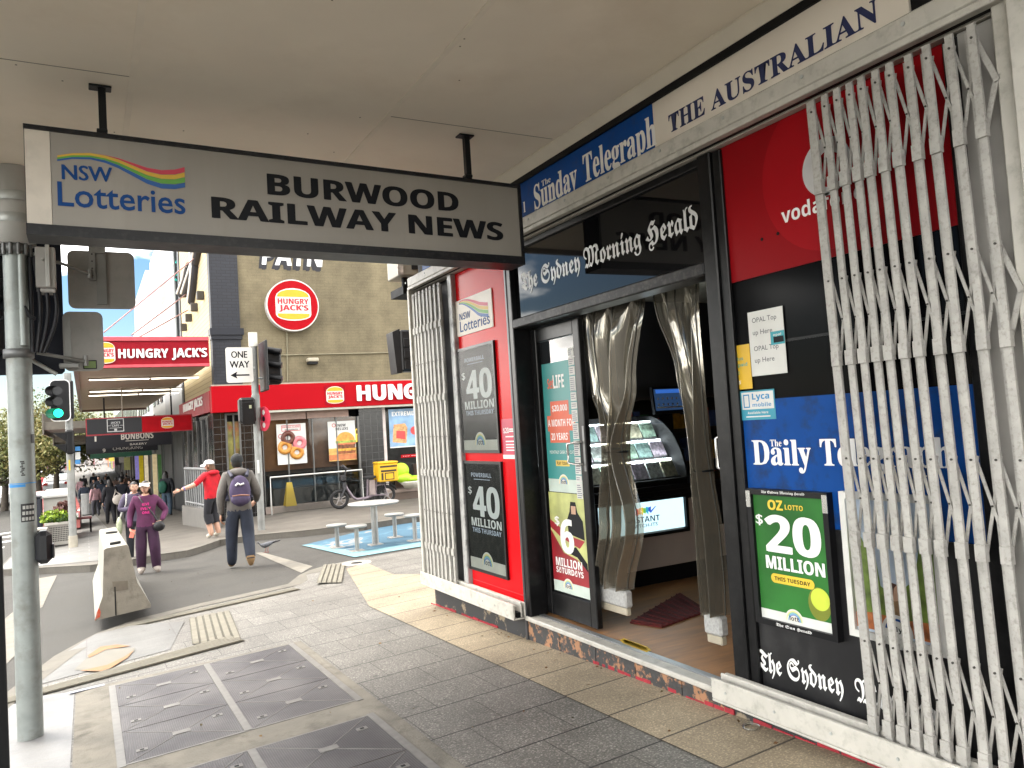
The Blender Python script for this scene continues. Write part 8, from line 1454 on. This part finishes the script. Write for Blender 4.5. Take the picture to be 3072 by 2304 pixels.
# ================================================================== street trees
TRK = mat('bark', (.09, .075, .06), .9, var=.3, bump=.5); 
def tree(label, base, h, cr, n, cols):
    t = thing('street_tree', label, 'tree', base, 'trees along the main street'); b = Vector(base); mb = MB(TRK); mb.tube([b-Vector((0, 0, .3)), b+Vector((.1, 0, h*.3)), b+Vector((.0, .1, h*.55))], [.22, .17, .1], 10)
    ends = []
    for k in range(9):
        a = k*2.4; e = b+Vector((math.cos(a)*cr*.62, math.sin(a)*cr*.62, h*random.uniform(.55, .92))); mb.tube([b+Vector((0, 0, h*random.uniform(.28, .5))), (b+e)/2+Vector((0, 0, h*.12)), e], [.09, .06, .02], 6); ends.append(e)
    mb.build('trunk', t); mb = MB(); 
    for e in ends+[b+Vector((0, 0, h*.95)), b+Vector((0, 0, h*.7))]:
        for q in range(3):
            c = e+Vector((random.uniform(-.35, .35), random.uniform(-.35, .35), random.uniform(-.25, .25)))*cr; mb.use(random.choice(cols)); leaves(mb, c, (cr*.42, cr*.42, cr*.32), n, .11)
    mb.build('crown', t)
LV = [mat('leaf_%d' % i, c, .6, var=.3, scale=3) for i, c in enumerate([(.10, .115, .03), (.15, .15, .04), (.06, .08, .02), (.18, .15, .045)])]
for lb, px, Y, top, cr in (('green street tree behind the green traffic light', (165, 1440), 62, 1255, 3.6), ('olive street tree between the thick pole and the traffic light', (110, 1450), 54, 1285, 3.2), ('yellowish street tree beyond the slim black post', (10, 1450), 56, 1290, 3.6), ('tall sparse tree rising behind the green street tree', (150, 1440), 85, 1205, 3.4)):
    d = ray(px[0], px[1]); p = O+d*(Y/d.y); g = (p.x, p.y, gz(p.x, p.y)-.05); zt = PY(px[0], top, Y).z; tree(lb, g, zt-g[2], cr, 230, LV)
# ================================================================== left side of the street and its end
def block(label, x0, x1, y0, y1, h, col, nw):
    zg = gz(x1, y0)-.3; t = thing('street_building', label, 'building', (x1, y0, zg), 'buildings across the main street'); mb = MB(mat('blk_%d_%d' % (int(y0), int(-x1)), col, .75, var=.08)); mb.box((x0, y0, zg), (x1, y1, zg+h)); mb.bbox((x0-.1, y0-.15, zg+h+.001), (x1+.25, y1+.15, zg+h+.35), .03); mb.build('wall', t); mb = MB(mat('win_dark'))
    for i in range(nw):
        y = y0+(y1-y0)*(i+.3)/nw; mb.box((x1+.001, y, zg+h*.55), (x1+.03, y+(y1-y0)/nw*.45, zg+h*.8)); mb.box((x1+.001, y-.2, zg+.4), (x1+.03, y+(y1-y0)/nw*.5, zg+2.8))
    n2 = max(1, int((x1-x0)/3))
    for i in range(n2): x = x0+(x1-x0)*(i+.3)/n2; mb.box((x, y0-.03, zg+h*.5), (x+1.1, y0-.001, zg+h*.78))
    mb.build('window', t); mb = MB(mat('blk_awning', (.4, .38, .35), .6)); mb.box((x1+.031, y0, zg+3.1), (x1+2.2, y1, zg+3.4)); mb.build('awning', t)
block('white two storey building across the street at the left edge', -22, -9.5, 62, 84, 6.5, (.66, .65, .62), 5)
block('pale brick building across the street, beyond the white one', -24, -10, 86, 118, 8, (.42, .33, .26), 6)
block('grey building at the far end of the street, across the road', -26, -10, 122, 170, 7, (.5, .5, .52), 8)
t = thing('far_shopfronts', 'jumble of bright signs and low shopfronts at the end of the street', 'building', (-3, 175, gz(0, 100))); mb = MB(mat('far_wall', (.5, .45, .42), .8, var=.2, scale=.3)); zg = gz(0, 100); mb.box((-9, 175, zg), (14, 190, zg+6.5)); mb.build('wall', t)
cs = [(.55, .2, .05), (.5, .05, .08), (.6, .5, .08), (.1, .2, .45), (.6, .6, .6), (.05, .05, .06), (.15, .25, .1)]
for k in range(26):
    mb = MB(mat('far_sign_%d' % (k % 7), cs[k % 7], .6, var=.1)); x = -8+16*random.random(); y = 120+50*random.random(); z = zg+random.uniform(.6, 4.6); mb.box((x, y, z), (x+random.uniform(.6, 2.2), y+.2, z+random.uniform(.4, 1.1))); mb.box((x+.3, y+.05, zg), (x+.4, y+.15, z)); mb.build('sign', t)
